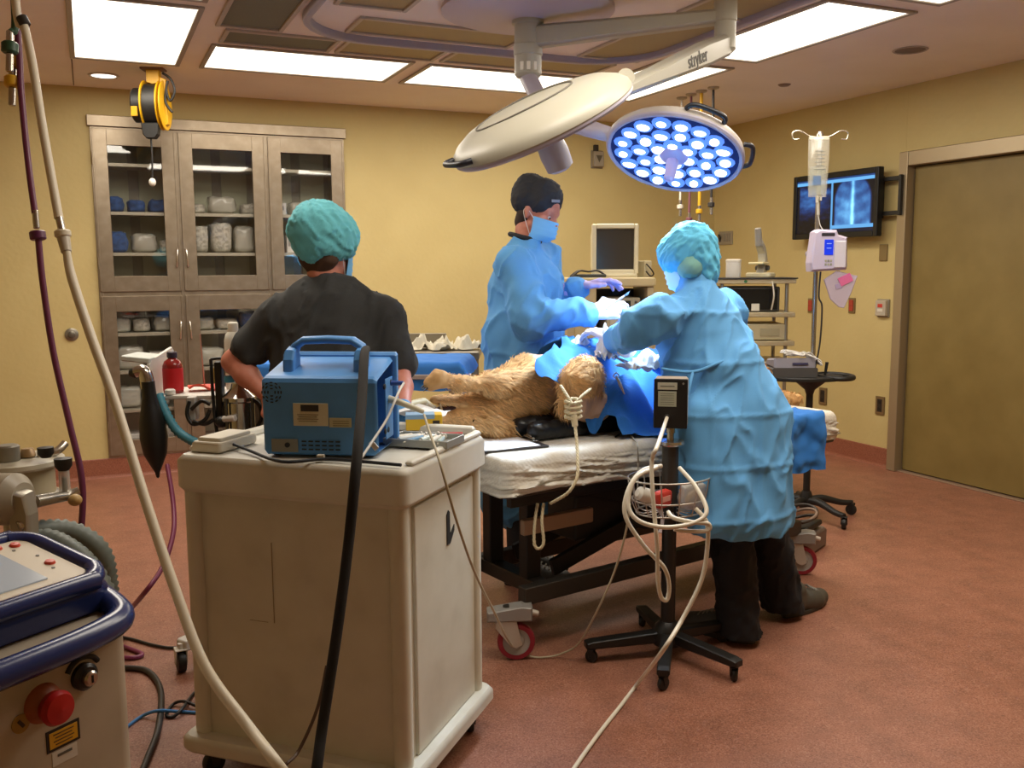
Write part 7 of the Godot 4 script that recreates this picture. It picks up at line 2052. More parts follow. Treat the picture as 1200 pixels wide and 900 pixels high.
func wall_fittings() -> void:
	var brass := mat("#8f7d5c", 0.35, 0.6)
	var t := plate("blank_plate", "plain metal cover plate on the wall below the X-ray screen", "wall plate", 1036, 296, 0.075, 0.12, "right", brass)
	obj("screw", mb().cyl(Vector3(0, 0.045, 0.01), Vector3(0, 0.045, 0.014), 0.004, 0.004, 8), brass, t)
	for q in [[999, 358, "red emergency switch on the wall right beside the grey alarm box", 0.065], [951, 358, "red emergency switch on the wall hidden partly behind the drip stand pole", 0.065]]:
		t = plate("emergency_switch", q[2], "switch", q[0], q[1], q[3], 0.115, "right", brass)
		obj("red_rocker", mb().box(Vector3(0, 0, 0.014), Vector3(0.04, 0.085, 0.012), 0.003), mat("#a8402e", 0.5), t)
		obj("rocker_line", mb().box(Vector3(0, 0.0, 0.0205), Vector3(0.03, 0.004, 0.002), 0.0005), mat("#7a2a20", 0.5), t)
	t = plate("alarm_box", "grey wall alarm box with a red sign beside the door frame", "alarm", 1036, 361, 0.115, 0.13, "right", mat("#8f8676", 0.5))
	obj("housing", mb().box(Vector3(0, 0, 0.025), Vector3(0.1, 0.115, 0.03), 0.006), mat("#b3a896", 0.5), t)
	obj("red_sign", mb().box(Vector3(0, 0.018, 0.041), Vector3(0.045, 0.026, 0.002), 0.0005), mat("#c03a30", 0.5), t)
	obj("white_sign", mb().box(Vector3(0, -0.015, 0.041), Vector3(0.05, 0.022, 0.002), 0.0005), mat("#d5cfc2", 0.5), t)
	for q in [[1032, 475, "dark wall outlet low on the wall beside the door"], [965, 464, "dark wall outlet behind the drip stand's oval tray"]]:
		t = plate("wall_outlet", q[2], "outlet", q[0], q[1], 0.085, 0.135, "right", brass)
		obj("socket_face", mb().box(Vector3(0, 0, 0.013), Vector3(0.045, 0.095, 0.006), 0.004), mat("#2c241e", 0.5), t)
		for s in [-1, 1]: obj("socket", mb().cyl(Vector3(0, s * 0.025, 0.014), Vector3(0, s * 0.025, 0.018), 0.014, 0.014, 14), mat("#1a1512", 0.5), t)
	t = plate("gas_outlet_panel", "grey medical gas outlet panel on the wall above the shelf trolley", "wall panel", 851, 279, 0.2, 0.12, "right", mat("#a59c88", 0.4, 0.3))
	obj("handle_lever", mb().tube([Vector3(-0.07, -0.03, 0.015), Vector3(-0.07, 0.03, 0.03), Vector3(-0.045, 0.0, 0.035)], 0.01, 8, 4), mat("#37342f", 0.5), t)
	for k in 3: obj("outlet_face", mb().box(Vector3(-0.01 + 0.035 * k, 0.005, 0.014), Vector3(0.026, 0.07, 0.008), 0.002), mat("#8c8576", 0.4), t)
	t = plate("intercom", "small grey intercom box on the back wall beside the lit lamp", "intercom", 699, 187, 0.115, 0.15, "back", mat("#8d8472", 0.45))
	obj("housing", mb().box(Vector3(0, 0, 0.03), Vector3(0.1, 0.13, 0.04), 0.008), mat("#9b9280", 0.45), t)
	obj("speaker_face", mb().prism(poly([[-0.03, 0.03], [0.03, 0.03], [0.0, -0.03]]), 0.003, Vector3(0, 0, 0.05), Basis.IDENTITY, 0.0005), mat("#57503f", 0.5), t)
	obj("aerial_mount", mb().box(Vector3(-0.02, 0.09, 0.025), Vector3(0.04, 0.06, 0.03), 0.004), mat("#2b2722", 0.5), t)
	var v := thing("wall_port", "round grey vacuum port on the wall left of the glass cabinet", "wall port", on_z(84, 392, BACK))
	obj("flange", mb().lathe([[0.045, 0.0], [0.045, 0.008], [0.034, 0.014], [0.0, 0.014]], Vector3.ZERO, Basis(Vector3.RIGHT, Vector3(0, 0, 1), Vector3(0, -1, 0)), 24), mat("#8a8478", 0.35, 0.6), v)
	obj("port_cap", mb().lathe([[0.024, 0.012], [0.024, 0.03], [0.018, 0.034], [0, 0.034]], Vector3.ZERO, Basis(Vector3.RIGHT, Vector3(0, 0, 1), Vector3(0, -1, 0)), 20), mat("#6f6a5f", 0.35, 0.6), v)

func scope_trolley() -> void:
	var beige := textured("#bfae85", 0.5, 0.0, null, 1.0)
	var grey := mat("#a39a88", 0.5)
	var dark := mat("#2f2b26", 0.6)
	var dp := 6.35
	var p := at(709, 325, dp)
	var ht := p.y
	var root := thing("equipment_trolley", "tall beige equipment trolley carrying a boxy monitor behind the surgeon", "trolley", Vector3(p.x, 0, p.z), deg_to_rad(-20))
	var w := 0.6
	obj("top", mb().prism(round_rect(w, 0.5, 0.03), 0.06, Vector3(0, ht - 0.06, 0), Basis(Vector3.RIGHT, Vector3(0, 0, -1), Vector3.UP), 0.012, true), beige, root)
	for s in [-1, 1]: obj("side_panel", mb().box(Vector3(s * (w / 2 - 0.035), ht / 2 + 0.01, 0), Vector3(0.05, ht - 0.14, 0.46), 0.008), mat("#b5a582", 0.5), root)
	obj("left_cupboard", mb().box(Vector3(-w / 2 + 0.13, ht - 0.23, 0.02), Vector3(0.15, 0.34, 0.42), 0.01), beige, root)
	obj("back_panel", mb().box(Vector3(0, ht / 2, -0.22), Vector3(w - 0.1, ht - 0.16, 0.02), 0.004), mat("#5a5347", 0.6), root)
	for y in [ht - 0.42, ht - 0.72, 0.25]: obj("shelf", mb().box(Vector3(0, y, 0), Vector3(w - 0.1, 0.025, 0.46), 0.006), mat("#c2b9a4", 0.5), root)
	obj("base", mb().box(Vector3(0, 0.12, 0), Vector3(w, 0.06, 0.5), 0.012), beige, root)
	for s in [[-1, -1], [1, -1], [-1, 1], [1, 1]]: caster(root, Vector3(s[0] * 0.25, 0, s[1] * 0.2), 0.045, 0.3, mat("#22201d", 0.6), mat("#55504a", 0.5))
	var mon := thing("boxy_monitor", "cream boxy monitor with dark screen on top of the beige trolley", "monitor", root.to_global(Vector3(0.06, ht, 0)), deg_to_rad(-24))
	obj("stand_foot", mb().prism(round_rect(0.3, 0.24, 0.04), 0.025, Vector3.ZERO, Basis(Vector3.RIGHT, Vector3(0, 0, -1), Vector3.UP), 0.008, true), mat("#c8bfa2", 0.5), mon)
	var f := mb()
	var W := 0.31
	var Hh := 0.335
	for s in [-1, 1]:
		f.box(Vector3(s * (W / 2 - 0.014), 0.02 + Hh / 2, 0.06), Vector3(0.03, Hh, 0.05), 0.008)
		f.box(Vector3(0, 0.02 + Hh / 2 + s * (Hh / 2 - 0.016), 0.06), Vector3(W - 0.05, 0.034, 0.05), 0.008)
	obj("bezel", f, mat("#c9c0a4", 0.5), mon)
	obj("rear_shell", mb().prism(poly([[0.045, 0.03], [0.045, 0.345], [-0.06, 0.34], [-0.17, 0.29], [-0.17, 0.07], [-0.06, 0.03]]), W - 0.02, Vector3(W / 2 - 0.01, 0, 0), Basis(Vector3(0, 0, 1), Vector3.UP, Vector3(-1, 0, 0)), 0.012), mat("#bdb496", 0.5), mon)
	obj("screen", mb().box(Vector3(0, 0.02 + Hh / 2, 0.06), Vector3(W - 0.05, Hh - 0.055, 0.012), 0.004), mat("#3a352d", 0.15), mon)
	var bx := thing("adapter_box", "small beige adapter with black cables beside the boxy monitor", "adapter", root.to_global(Vector3(0.265, ht, 0.02)), 0.2)
	obj("case", mb().box(Vector3(0, 0.055, 0), Vector3(0.07, 0.11, 0.08), 0.006), mat("#b9ad8c", 0.5), bx)
	obj("cable", mb().tube([Vector3(-0.03, 0.09, 0.05), Vector3(0.0, 0.05, 0.07), Vector3(0.03, 0.02, 0.06), Vector3(-0.01, 0.008, 0.07), Vector3(-0.04, 0.04, 0.06)], 0.005, 8, 6), dark, bx)
	var kb := thing("cable_heap", "heap of dark cables and a small keyboard on the trolley top", "cable", root.to_global(Vector3(-0.16, ht, 0.13)), -0.2)
	obj("keyboard", mb().box(Vector3(0.03, 0.012, 0.02), Vector3(0.2, 0.022, 0.09), 0.004), mat("#2c2f2e", 0.5), kb)
	for k in 3: obj("cable", mb().tube([Vector3(-0.1, 0.008, 0.03 * k), Vector3(-0.05, 0.045, 0.02 + 0.02 * k), Vector3(0.02, 0.04, 0.03), Vector3(0.09, 0.045, 0.01 * k), Vector3(0.14, 0.01, 0.03)], 0.006, 8, 6), dark, kb)
	var dv := thing("video_processor", "beige video processor with small dark display on the trolley's upper shelf", "medical device", root.to_global(Vector3(0.1, ht - 0.4075, 0.02)), deg_to_rad(-20))
	obj("lower_case", mb().box(Vector3(0, 0.09, 0), Vector3(0.25, 0.16, 0.36), 0.006), mat("#b3a98f", 0.5), dv)
	obj("lower_panel", mb().box(Vector3(0.0, 0.1, 0.181), Vector3(0.2, 0.1, 0.006), 0.002), mat("#c3bba2", 0.5), dv)
	obj("disk_slot", mb().box(Vector3(0.0, 0.03, 0.182), Vector3(0.16, 0.02, 0.006), 0.001), mat("#35312a", 0.5), dv)
	obj("upper_case", mb().box(Vector3(0, 0.225, 0), Vector3(0.21, 0.1, 0.34), 0.006), mat("#a69d86", 0.5), dv)
	obj("display", mb().box(Vector3(0, 0.225, 0.171), Vector3(0.08, 0.06, 0.006), 0.002), mat("#2c322e", 0.2), dv)
	for k in 4: obj("knob", mb().cyl(Vector3(-0.075 + 0.15 * (k % 2), 0.205 + 0.04 * (k / 2), 0.17), Vector3(-0.075 + 0.15 * (k % 2), 0.205 + 0.04 * (k / 2), 0.182), 0.009, 0.008, 12, 0.001), mat("#4c463a", 0.5), dv)
	var d2 := thing("recorder_deck", "grey recorder deck on the trolley's lower shelf", "medical device", root.to_global(Vector3(-0.02, ht - 0.7075, 0.02)), deg_to_rad(-20))
	obj("case", mb().box(Vector3(0, 0.085, 0), Vector3(0.4, 0.17, 0.38), 0.006), mat("#8e8a7d", 0.5), d2)
	obj("slot", mb().box(Vector3(-0.06, 0.12, 0.191), Vector3(0.2, 0.03, 0.004), 0.001), dark, d2)
	obj("button_row", mb().box(Vector3(0.0, 0.05, 0.191), Vector3(0.3, 0.02, 0.004), 0.001), mat("#c9c3b2", 0.5), d2)

func shelf_trolley() -> void:
	var dp := 6.0
	var p := at(878, 327, dp)
	var root := thing("shelf_trolley", "open steel shelf trolley stacked with devices behind the assistant", "trolley", Vector3(p.x, 0, p.z), deg_to_rad(-28))
	var st := mat("#a9a292", 0.3, 0.7)
	var y := [p.y, at(900, 365, dp).y, at(900, 398, dp).y, at(900, 422, dp).y, 0.35]
	for k in 5:
		obj("shelf", mb().box(Vector3(0, y[k] - 0.012, 0), Vector3(0.5, 0.03, 0.42), 0.004), mat("#c3b593", 0.4, 0.3), root)
		if k == 0: obj("black_mat", mb().box(Vector3(0.0, y[k] + 0.006, 0), Vector3(0.52, 0.008, 0.44), 0.003), mat("#1f1d1b", 0.5), root)
	for s in [[-1, -1], [1, -1], [-1, 1], [1, 1]]:
		obj("post", mb().cyl(Vector3(s[0] * 0.2, 0.1, s[1] * 0.18), Vector3(s[0] * 0.2, p.y, s[1] * 0.18), 0.012, 0.012, 12), st, root)
		caster(root, Vector3(s[0] * 0.2, 0, s[1] * 0.18), 0.045, 0.3, mat("#22201d", 0.6), mat("#55504a", 0.5))
	obj("green_mark", mb().cyl(Vector3(-0.06, y[0] - 0.012, 0.209), Vector3(-0.06, y[0] - 0.012, 0.214), 0.01, 0.01, 12), mat("#2f6a3e", 0.5), root)
	obj("hanging_wire", mb().tube([Vector3(0.1, y[0] - 0.01, 0.22), Vector3(0.11, y[0] - 0.1, 0.235), Vector3(0.1, y[1] + 0.02, 0.22)], 0.005, 8, 5), mat("#d0c8b4", 0.5), root)
	var c := thing("white_canister", "white cylindrical canister on top of the shelf trolley", "canister", root.to_global(Vector3(-0.11, y[0] + 0.0105, 0.05)))
	obj("body", mb().lathe([[0, 0], [0.045, 0], [0.047, 0.004], [0.047, 0.1], [0.043, 0.105], [0, 0.105]], Vector3.ZERO, Basis.IDENTITY, 22), mat("#ded9ce", 0.5), c)
	obj("lid", mb().lathe([[0.049, 0.096], [0.049, 0.112], [0.04, 0.116], [0, 0.117]], Vector3.ZERO, Basis.IDENTITY, 22), mat("#cfc9bc", 0.5), c)
	var m := thing("microscope", "grey microscope with tilted eyepiece on top of the shelf trolley", "microscope", root.to_global(Vector3(0.07, y[0] + 0.0105, 0.0)), 0.5)
	obj("foot", mb().prism(round_rect(0.12, 0.17, 0.03), 0.03, Vector3.ZERO, Basis(Vector3.RIGHT, Vector3(0, 0, -1), Vector3.UP), 0.008, true), mat("#cfc4a0", 0.5), m)
	obj("arm", mb().prism(poly([[-0.03, 0.02], [0.05, 0.02], [0.06, 0.12], [0.02, 0.2], [-0.03, 0.24], [-0.05, 0.21], [0.0, 0.15], [0.01, 0.08]]), 0.05, Vector3(0.0, 0, -0.025), Basis.IDENTITY, 0.008), mat("#a7a294", 0.45), m)
	obj("eyepiece", mb().cyl(Vector3(-0.035, 0.2, 0), Vector3(-0.06, 0.31, 0), 0.024, 0.02, 16, 0.003), mat("#8f8c84", 0.4), m)
	obj("stage", mb().box(Vector3(-0.03, 0.09, 0), Vector3(0.1, 0.014, 0.1), 0.003), mat("#d9cd9e", 0.5), m)
	for s in [-1, 1]: obj("focus_knob", mb().cyl(Vector3(0.03, 0.06, s * 0.025), Vector3(0.03, 0.06, s * 0.045), 0.018, 0.016, 14, 0.002), mat("#3b3833", 0.5), m)
	var d := thing("dark_monitor", "dark device with black front on the shelf trolley's second shelf", "medical device", root.to_global(Vector3(-0.02, y[1] + 0.0035, 0.0)), deg_to_rad(-28))
	obj("case", mb().box(Vector3(0, 0.08, 0), Vector3(0.36, 0.155, 0.34), 0.006), mat("#3d3b37", 0.5), d)
	obj("front_panel", mb().box(Vector3(0.0, 0.08, 0.171), Vector3(0.33, 0.13, 0.006), 0.002), mat("#181a1c", 0.2), d)
	obj("tag", mb().box(Vector3(0.03, 0.03, 0.176), Vector3(0.05, 0.045, 0.004), 0.001), mat("#d8d3c2", 0.5), d)
	d = thing("light_source", "beige light source box with round dial on the shelf trolley's third shelf", "medical device", root.to_global(Vector3(0.03, y[2] + 0.0035, 0.02)), deg_to_rad(-28))
	obj("case", mb().box(Vector3(0, 0.055, 0), Vector3(0.33, 0.1, 0.34), 0.006), mat("#c0b48f", 0.5), d)
	obj("dial", mb().cyl(Vector3(-0.08, 0.055, 0.17), Vector3(-0.08, 0.055, 0.185), 0.028, 0.024, 20, 0.003), mat("#38332b", 0.4), d)
	obj("strip", mb().box(Vector3(0.07, 0.055, 0.171), Vector3(0.12, 0.05, 0.004), 0.001), mat("#aba17f", 0.5), d)

func back_tables() -> void:
	var R := eye_basis.x
	var A := Vector3(-eye_basis.z.x, 0, -eye_basis.z.z).normalized()
	var st := mat("#a39b8e", 0.3, 0.7)
	var turn := atan2(-R.z, R.x)
	# steel table with crumpled wrappers
	var p := at(505, 409, 4.9)
	var root := thing("steel_side_table", "stainless steel side table with crumpled paper on it behind the dog", "table", Vector3(p.x, 0, p.z), turn)
	var w := 0.52
	obj("top", mb().box(Vector3(0, p.y - 0.02, 0), Vector3(w, 0.04, 0.4), 0.006), st, root)
	obj("upstand", mb().box(Vector3(-0.06, p.y + 0.035, -0.19), Vector3(0.26, 0.07, 0.015), 0.004), mat("#8f8675", 0.4, 0.5), root)
	for s in [[-1, -1], [1, -1], [-1, 1], [1, 1]]: obj("leg", mb().cyl(Vector3(s[0] * 0.23, 0, s[1] * 0.17), Vector3(s[0] * 0.23, p.y - 0.03, s[1] * 0.17), 0.014, 0.014, 12), st, root)
	obj("lower_shelf", mb().box(Vector3(0, 0.3, 0), Vector3(w - 0.06, 0.02, 0.34), 0.004), st, root)
	var pm := cloth("#e4ddc8", null, 5.0, 0.1)
	for k in 4:
		var f := FastNoiseLite.new(); f.seed = 70 + k; f.frequency = 6.0
		var rows := []
		for i in 14:
			var line := []
			for j in 14:
				var u := j / 13.0 - 0.5
				var v := i / 13.0 - 0.5
				var h := 0.006 + 0.1 * maxf(0.0, 0.35 + f.get_noise_2d(u * 0.35, v * 0.35) * 0.9 - (u * u + v * v) * 1.5)
				line.append(Vector3(u * 0.14, h, v * 0.15))
			rows.append(line)
		var m := mb(); m.sheet(rows, 0.0015)
		var o := one("crumpled_wrapper", m, pm, ["pale crumpled paper wrapper at the wall end of the steel table", "tall crumpled paper wrapper peaked in the middle of the steel table", "crumpled paper wrapper folded over near the steel table's middle", "flat crumpled paper wrapper at the surgeon's end of the steel table"][k], "paper", "wrappers on the steel table")
		o.position = root.to_global(Vector3(-0.19 + 0.125 * k, p.y, 0.06 - 0.03 * (k % 2))); o.rotation.y = (k % 2) * 0.25
	# long instrument table under a blue drape
	p = at(428, 421, 4.3)
	root = thing("draped_instrument_table", "long instrument table under a blue drape behind the dog's head", "table", Vector3(p.x, 0, p.z), turn - 0.06)
	w = 0.94
	obj("top", mb().box(Vector3(0, p.y - 0.02, 0), Vector3(w, 0.025, 0.42), 0.004), st, root)
	for s in [[-1, -1], [1, -1], [-1, 1], [1, 1]]: obj("leg", mb().cyl(Vector3(s[0] * 0.42, 0, s[1] * 0.17), Vector3(s[0] * 0.42, p.y - 0.03, s[1] * 0.17), 0.014, 0.014, 12), st, root)
	var rows := []
	for i in 30:
		var line := []
		for j in 48:
			var u := lerpf(-w / 2 - 0.03, w / 2 + 0.03, j / 47.0)
			var s := lerpf(-0.22, 0.34, i / 29.0)
			var z := minf(s, 0.222)
			var y := p.y if s < 0.22 else p.y - (s - 0.22)
			var endd := maxf(0.0, absf(u) - w / 2)
			y -= endd * 2.0
			y += 0.006 * folds.get_noise_2d(u * 7.0, s * 9.0) + 0.004
			z += 0.025 * maxf(0.0, s - 0.22) * 6.0 * (folds.get_noise_2d(u * 5.0, 3.0) + 0.4)
			line.append(Vector3(u, y, z))
		rows.append(line)
	var dm := mb(); dm.sheet(rows, 0.002)
	obj("drape", dm, cloth("#3b86e0", null, 5.0, 0.1), root)
	obj("drape_band", mb().box(Vector3(0.22, p.y - 0.055, 0.238), Vector3(0.5, 0.022, 0.012), 0.004), mat("#b7a9a4", 0.6), root)

func anaesthesia_machine() -> void:
	var R := eye_basis.x
	var D := 3.55
	var p := at(240, 460, D)
	var root := thing("anaesthesia_machine", "anaesthesia machine with white shelf, black breathing bag and chrome vaporizer", "medical device", Vector3(p.x, 0, p.z), atan2(-R.z, R.x))
	var white := mat("#d9d5cc", 0.5)
	var blk := mat("#141311", 0.45)
	var chrome := mat("#bcb8b0", 0.16, 0.95)
	var L := func(x: float, y: float, d: float) -> Vector3: return loc(root, at(x, y, d))
	var sy: float = L.call(240, 461, D).y
	# shelf with tall end plate
	var x0: float = L.call(183, 461, D).x
	var x1: float = L.call(305, 455, D).x
	obj("shelf", mb().box(Vector3((x0 + x1) / 2, sy - 0.008, -0.08), Vector3(x1 - x0, 0.016, 0.26), 0.005), white, root)
	obj("end_plate", mb().prism(poly([[-0.21, 0.0], [0.05, 0.0], [0.05, 0.13], [0.03, 0.145], [-0.19, 0.175], [-0.21, 0.16]]), 0.012, Vector3(x0, sy - 0.012, 0), Basis(Vector3(0, 0, 1), Vector3.UP, Vector3(-1, 0, 0)), 0.003), white, root)
	obj("end_cap", mb().box(Vector3(x0 - 0.055, sy + 0.135, -0.03), Vector3(0.11, 0.022, 0.16), 0.006, Basis(Vector3(0, 0, 1), -0.1)), mat("#c3c9c4", 0.5), root)
	obj("column", mb().box(Vector3(x1 - 0.04, sy / 2 + 0.04, -0.16), Vector3(0.09, sy - 0.08, 0.07), 0.01), mat("#8f8a80", 0.4, 0.4), root)
	var base := loc(root, on_y(213, 787, 0.0))
	for k in 4:
		var e := Vector3(base.x, 0, base.z) if k == 0 else Vector3(x1 + [0, 0.2, 0.18, -0.25][k], 0, [0, 0.0, -0.4, -0.42][k])
		var d := e - Vector3(x1 - 0.04, 0, -0.16)
		obj("foot_bar", mb().box(Vector3(x1 - 0.04, 0.1, -0.16) + d * 0.5, Vector3(d.length(), 0.045, 0.06), 0.01, Basis(Vector3.UP, atan2(-d.z, d.x))), mat("#cfc9be", 0.5), root)
		caster(root, e, 0.04, 0.5, blk, mat("#d5d0c6", 0.5))
	# breathing bag
	var bp: Vector3 = L.call(177, 470, 3.45)
	obj("bag_elbow", mb().tube([L.call(158, 436, 3.45), L.call(168, 435, 3.45), L.call(172, 445, 3.45), L.call(173, 456, 3.45)], [0.02, 0.024, 0.026, 0.024], 14, 6), chrome, root)
	obj("bag_valve", mb().cyl(L.call(152, 437, 3.45), L.call(160, 437, 3.45), 0.014, 0.02, 12, 0.002), blk, root)
	obj("breathing_bag", mb().lathe([[0, -0.285], [0.006, -0.28], [0.009, -0.262], [0.022, -0.235], [0.042, -0.19], [0.05, -0.13], [0.046, -0.07], [0.034, -0.015], [0.026, 0.02], [0.024, 0.06], [0.024, 0.08], [0, 0.08]], L.call(176, 472, 3.45), Basis(Vector3(0, 0, 1), 0.05), 24), blk, root)
	corrugated([L.call(186, 463, 3.5), L.call(195, 485, 3.48), L.call(208, 505, 3.47), L.call(228, 518, 3.45), L.call(248, 524, 3.4)], 0.018, mat("#3f8296", 0.5), root)
	# flow tower
	obj("flow_tower", mb().box(L.call(258, 462, 3.5), Vector3(0.028, 0.25, 0.04), 0.006), blk, root)
	obj("tower_frame", mb().tube([L.call(247, 421, 3.5), L.call(258, 420, 3.5), L.call(265, 423, 3.5)], 0.006, 8, 3).tube([L.call(247, 421, 3.5), L.call(250, 470, 3.5), L.call(254, 505, 3.48), L.call(262, 535, 3.45)], 0.0065, 8, 5), blk, root)
	obj("tower_window", mb().box(L.call(252, 440, 3.48), Vector3(0.012, 0.06, 0.006), 0.002), mat("#b59a4a", 0.4), root)
	obj("tower_knob", mb().cyl(L.call(262, 491, 3.44), L.call(276, 490, 3.42), 0.012, 0.012, 14, 0.002), mat("#d5d0c8", 0.3), root)
	obj("tower_foot", mb().ball(L.call(260, 494, 3.46), Vector3(0.026, 0.022, 0.026)), blk, root)
	# chrome vaporizer
	var v: Vector3 = L.call(282, 508, 3.5)
	obj("vaporizer", mb().lathe([[0, 0], [0.05, 0], [0.055, 0.006], [0.055, 0.12], [0.062, 0.126], [0.062, 0.14], [0.05, 0.15], [0.03, 0.17], [0.026, 0.19], [0, 0.19]], v, Basis.IDENTITY, 32), chrome, root)
	for k in 4: obj("vaporizer_strut", mb().cyl(v + Vector3(cos(k * 1.57 + 0.5) * 0.066, 0, sin(k * 1.57 + 0.5) * 0.066), v + Vector3(cos(k * 1.57 + 0.5) * 0.066, 0.14, sin(k * 1.57 + 0.5) * 0.066), 0.006, 0.006, 10), mat("#5d594f", 0.25, 0.8), root)
	obj("vaporizer_base", mb().lathe([[0, -0.05], [0.07, -0.05], [0.075, -0.04], [0.07, 0.0], [0, 0.0]], v, Basis.IDENTITY, 28), mat("#7c776c", 0.35, 0.6), root)
	obj("support_arm", mb().box(v + Vector3(0, -0.07, -0.05), Vector3(0.06, 0.04, 0.2), 0.006), mat("#8f8a80", 0.4, 0.4), root)
	obj("blue_knob", mb().lathe([[0.018, 0], [0.02, 0.01], [0.018, 0.024], [0, 0.026]], L.call(269, 448, 3.46), Basis.IDENTITY, 16), mat("#4ba3cc", 0.4), root)
	for q in [[[222, 470], [219, 485], [226, 497], [240, 492], [246, 480]], [[224, 480], [236, 470], [246, 474]], [[226, 494], [240, 497], [250, 492]], [[296, 468], [304, 475], [306, 490], [300, 503]], [[268, 465], [263, 480], [266, 500]]]:
		obj("black_tubing", mb().tube(q.map(func(c): return L.call(c[0], c[1], 3.46)), 0.0075, 8, 6), blk, root)
	obj("grey_manifold", mb().box(L.call(226, 478, 3.5), Vector3(0.035, 0.09, 0.05), 0.006), mat("#b9b6b0", 0.4), root)
	# things on the shelf
	var up: Vector3 = Vector3(0, sy + 0.001, 0)
	var rb := thing("red_bottle", "red liquid bottle with dark cap on the white shelf", "bottle", root.to_global(Vector3(L.call(198, 455, 3.52).x, sy, -0.02)))
	obj("bottle", mb().lathe([[0, 0], [0.034, 0], [0.037, 0.004], [0.037, 0.105], [0.03, 0.122], [0.016, 0.132], [0.016, 0.14], [0, 0.14]], Vector3.ZERO, Basis.IDENTITY, 26), mat("#8d2622", 0.2), rb)
	obj("label_wrap", mb().lathe([[0.0375, 0.012], [0.0378, 0.014], [0.0378, 0.095], [0.0375, 0.097]], Vector3.ZERO, Basis.IDENTITY, 26), mat("#c2141c", 0.45), rb)
	obj("cap", mb().lathe([[0.018, 0.136], [0.019, 0.14], [0.019, 0.155], [0.016, 0.158], [0, 0.158]], Vector3.ZERO, Basis.IDENTITY, 20), mat("#2e2338", 0.4), rb)
	var cap := one("loose_white_cap", mb().lathe([[0, 0], [0.018, 0], [0.02, 0.003], [0.019, 0.018], [0.014, 0.022], [0, 0.022]], Vector3.ZERO, Basis.IDENTITY, 18), mat("#e6e2da", 0.45), "small white cap lying on the shelf before the red bottle", "cap")
	cap.position = root.to_global(Vector3(L.call(195, 458, 3.48).x, sy, 0.032))
	var pad := thing("orange_pad", "orange-red folded pad with a thin upright stick on the white shelf", "pad", root.to_global(Vector3(L.call(234, 450, 3.58).x, sy, -0.09)))
	var rows := []
	for i in 6:
		var line := []
		for j in 8: line.append(Vector3(-0.06 + 0.12 * j / 7.0, 0.012 + 0.012 * sin(j * 0.9) * (i / 5.0), -0.04 + 0.08 * i / 5.0))
		rows.append(line)
	var m := mb(); m.sheet(rows, 0.008)
	obj("folded_pad", m, mat("#d8492f", 0.6), pad)
	obj("stick", mb().cyl(Vector3(0.0, 0.015, 0), Vector3(-0.008, 0.22, 0), 0.0028, 0.002, 8), mat("#c98a78", 0.5), pad)
	var wb := thing("white_bottle", "tall white plastic bottle behind the nurse's elbow", "bottle", root.to_global(Vector3(L.call(277, 455, 3.7).x, sy, -0.14)))
	obj("bottle", mb().lathe([[0, 0], [0.033, 0], [0.036, 0.005], [0.036, 0.19], [0.03, 0.215], [0.018, 0.228], [0, 0.23]], Vector3.ZERO, Basis.IDENTITY, 24), mat("#d5d2c4", 0.45), wb)
	obj("cap", mb().lathe([[0.02, 0.222], [0.021, 0.226], [0.02, 0.258], [0.016, 0.262], [0, 0.262]], Vector3.ZERO, Basis.IDENTITY, 18), mat("#e6e3d6", 0.45), wb)
	obj("label_wrap", mb().lathe([[0.0365, 0.06], [0.0368, 0.062], [0.0368, 0.15], [0.0365, 0.152]], Vector3.ZERO, Basis.IDENTITY, 24), mat("#b9b48a", 0.5), wb)

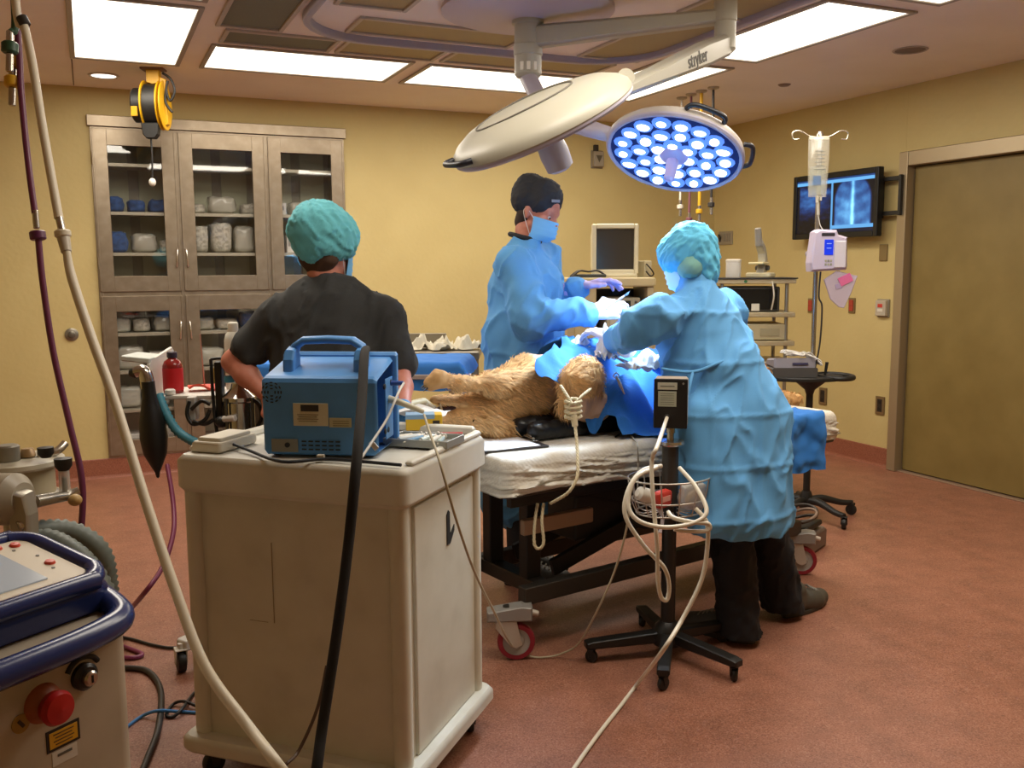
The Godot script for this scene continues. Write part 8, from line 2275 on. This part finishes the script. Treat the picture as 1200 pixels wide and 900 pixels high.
func floor_cables() -> void:
	var blk := mat("#1b1815", 0.45)
	var pur := mat("#7c2f52", 0.4)
	var g := func(x: float, y: float, r: float) -> Vector3: return on_y(x, y, r)
	one("purple_floor_hose", mb().tube([at(196, 545, 3.4), at(203, 590, 3.3), at(203, 625, 3.2), at(190, 665, 3.1), at(165, 700, 3.05), on_y(140, 727, 0.02), g.call(125, 740, 0.009), g.call(132, 752, 0.009), g.call(166, 766, 0.009), g.call(150, 771, 0.009), g.call(120, 764, 0.009)], 0.0085, 8, 8), pur, "purple hose drooping below the black breathing bag and looping on the floor", "hose")
	one("black_floor_cable", mb().tube([g.call(120, 745, 0.007), g.call(150, 748, 0.007), g.call(180, 756, 0.007), g.call(206, 759, 0.007), g.call(240, 752, 0.007)], 0.006, 8, 8), blk, "thin black cable on the floor running behind the cart's castor", "cable")
	one("grey_floor_cable", mb().tube([g.call(110, 778, 0.011), g.call(140, 782, 0.011), g.call(172, 786, 0.011), g.call(188, 808, 0.011), g.call(186, 850, 0.011), g.call(174, 885, 0.011), g.call(158, 915, 0.011), g.call(120, 930, 0.011)], 0.0105, 8, 8), mat("#2f2a25", 0.5), "thick dark cable curving on the floor beside the laser console", "cable")
	one("blue_floor_cable", mb().tube([g.call(128, 876, 0.006), g.call(142, 858, 0.006), g.call(165, 840, 0.006), g.call(185, 833, 0.025), g.call(210, 834, 0.006), g.call(245, 836, 0.006)], 0.0055, 8, 8), mat("#3f7fb8", 0.45), "blue cable on the floor between the laser console and the cart", "cable")
	one("looped_floor_cable", mb().tube([g.call(240, 800, 0.006), g.call(225, 815, 0.006), g.call(214, 830, 0.018), g.call(203, 840, 0.006), g.call(195, 838, 0.006), g.call(202, 826, 0.006), g.call(216, 822, 0.018), g.call(240, 832, 0.006)], 0.0055, 8, 8), blk, "black cable twisted in a small loop beside the cart's base", "cable")
	# coil and bucket behind the assistant's legs
	var c := on_y(918, 668, 0.0)
	var t := thing("foot_pedal", "dark foot pedal unit with coiled cord on the floor behind the assistant", "foot pedal", Vector3(c.x, 0, c.z) + Vector3(0.32, 0, -0.25), 0.5)
	obj("base", mb().prism(round_rect(0.3, 0.2, 0.04), 0.1, Vector3(0, 0.0, 0), Basis(Vector3.RIGHT, Vector3(0, 0, -1), Vector3.UP), 0.012, true), mat("#6a5a50", 0.5), t)
	obj("pedal", mb().box(Vector3(0, 0.12, 0.02), Vector3(0.22, 0.03, 0.12), 0.008, Basis(Vector3.RIGHT, -0.2)), blk, t)
	for k in 3:
		var ring := []
		for j in 17: ring.append(Vector3(cos(TAU * j / 16) * (0.1 + 0.012 * k), 0.155 + 0.016 * k + 0.02 * sin(TAU * j / 16 + k), sin(TAU * j / 16) * 0.075))
		obj("coiled_cord", mb().tube(ring, 0.008, 8, 3, false), mat("#8a7464" if k % 2 else "#3a322c", 0.5), t)

func _ready() -> void:
	rng.seed = 7
	view()
	room()
	cabinet()
	surgical_lamp()
	cord_reel()
	hoses()
	equipment_cart()
	blue_machine()
	cart_items()
	laser_unit()
	absorber()
	people_materials()
	operating_table()
	mattress()
	black_pad()
	dog()
	drape()
	rope_and_clipboard()
	surgeon()
	assistant()
	nurse()
	pole_stand()
	iv_stand()
	wall_screen()
	wall_fittings()
	scope_trolley()
	shelf_trolley()
	back_tables()
	anaesthesia_machine()
	floor_cables()
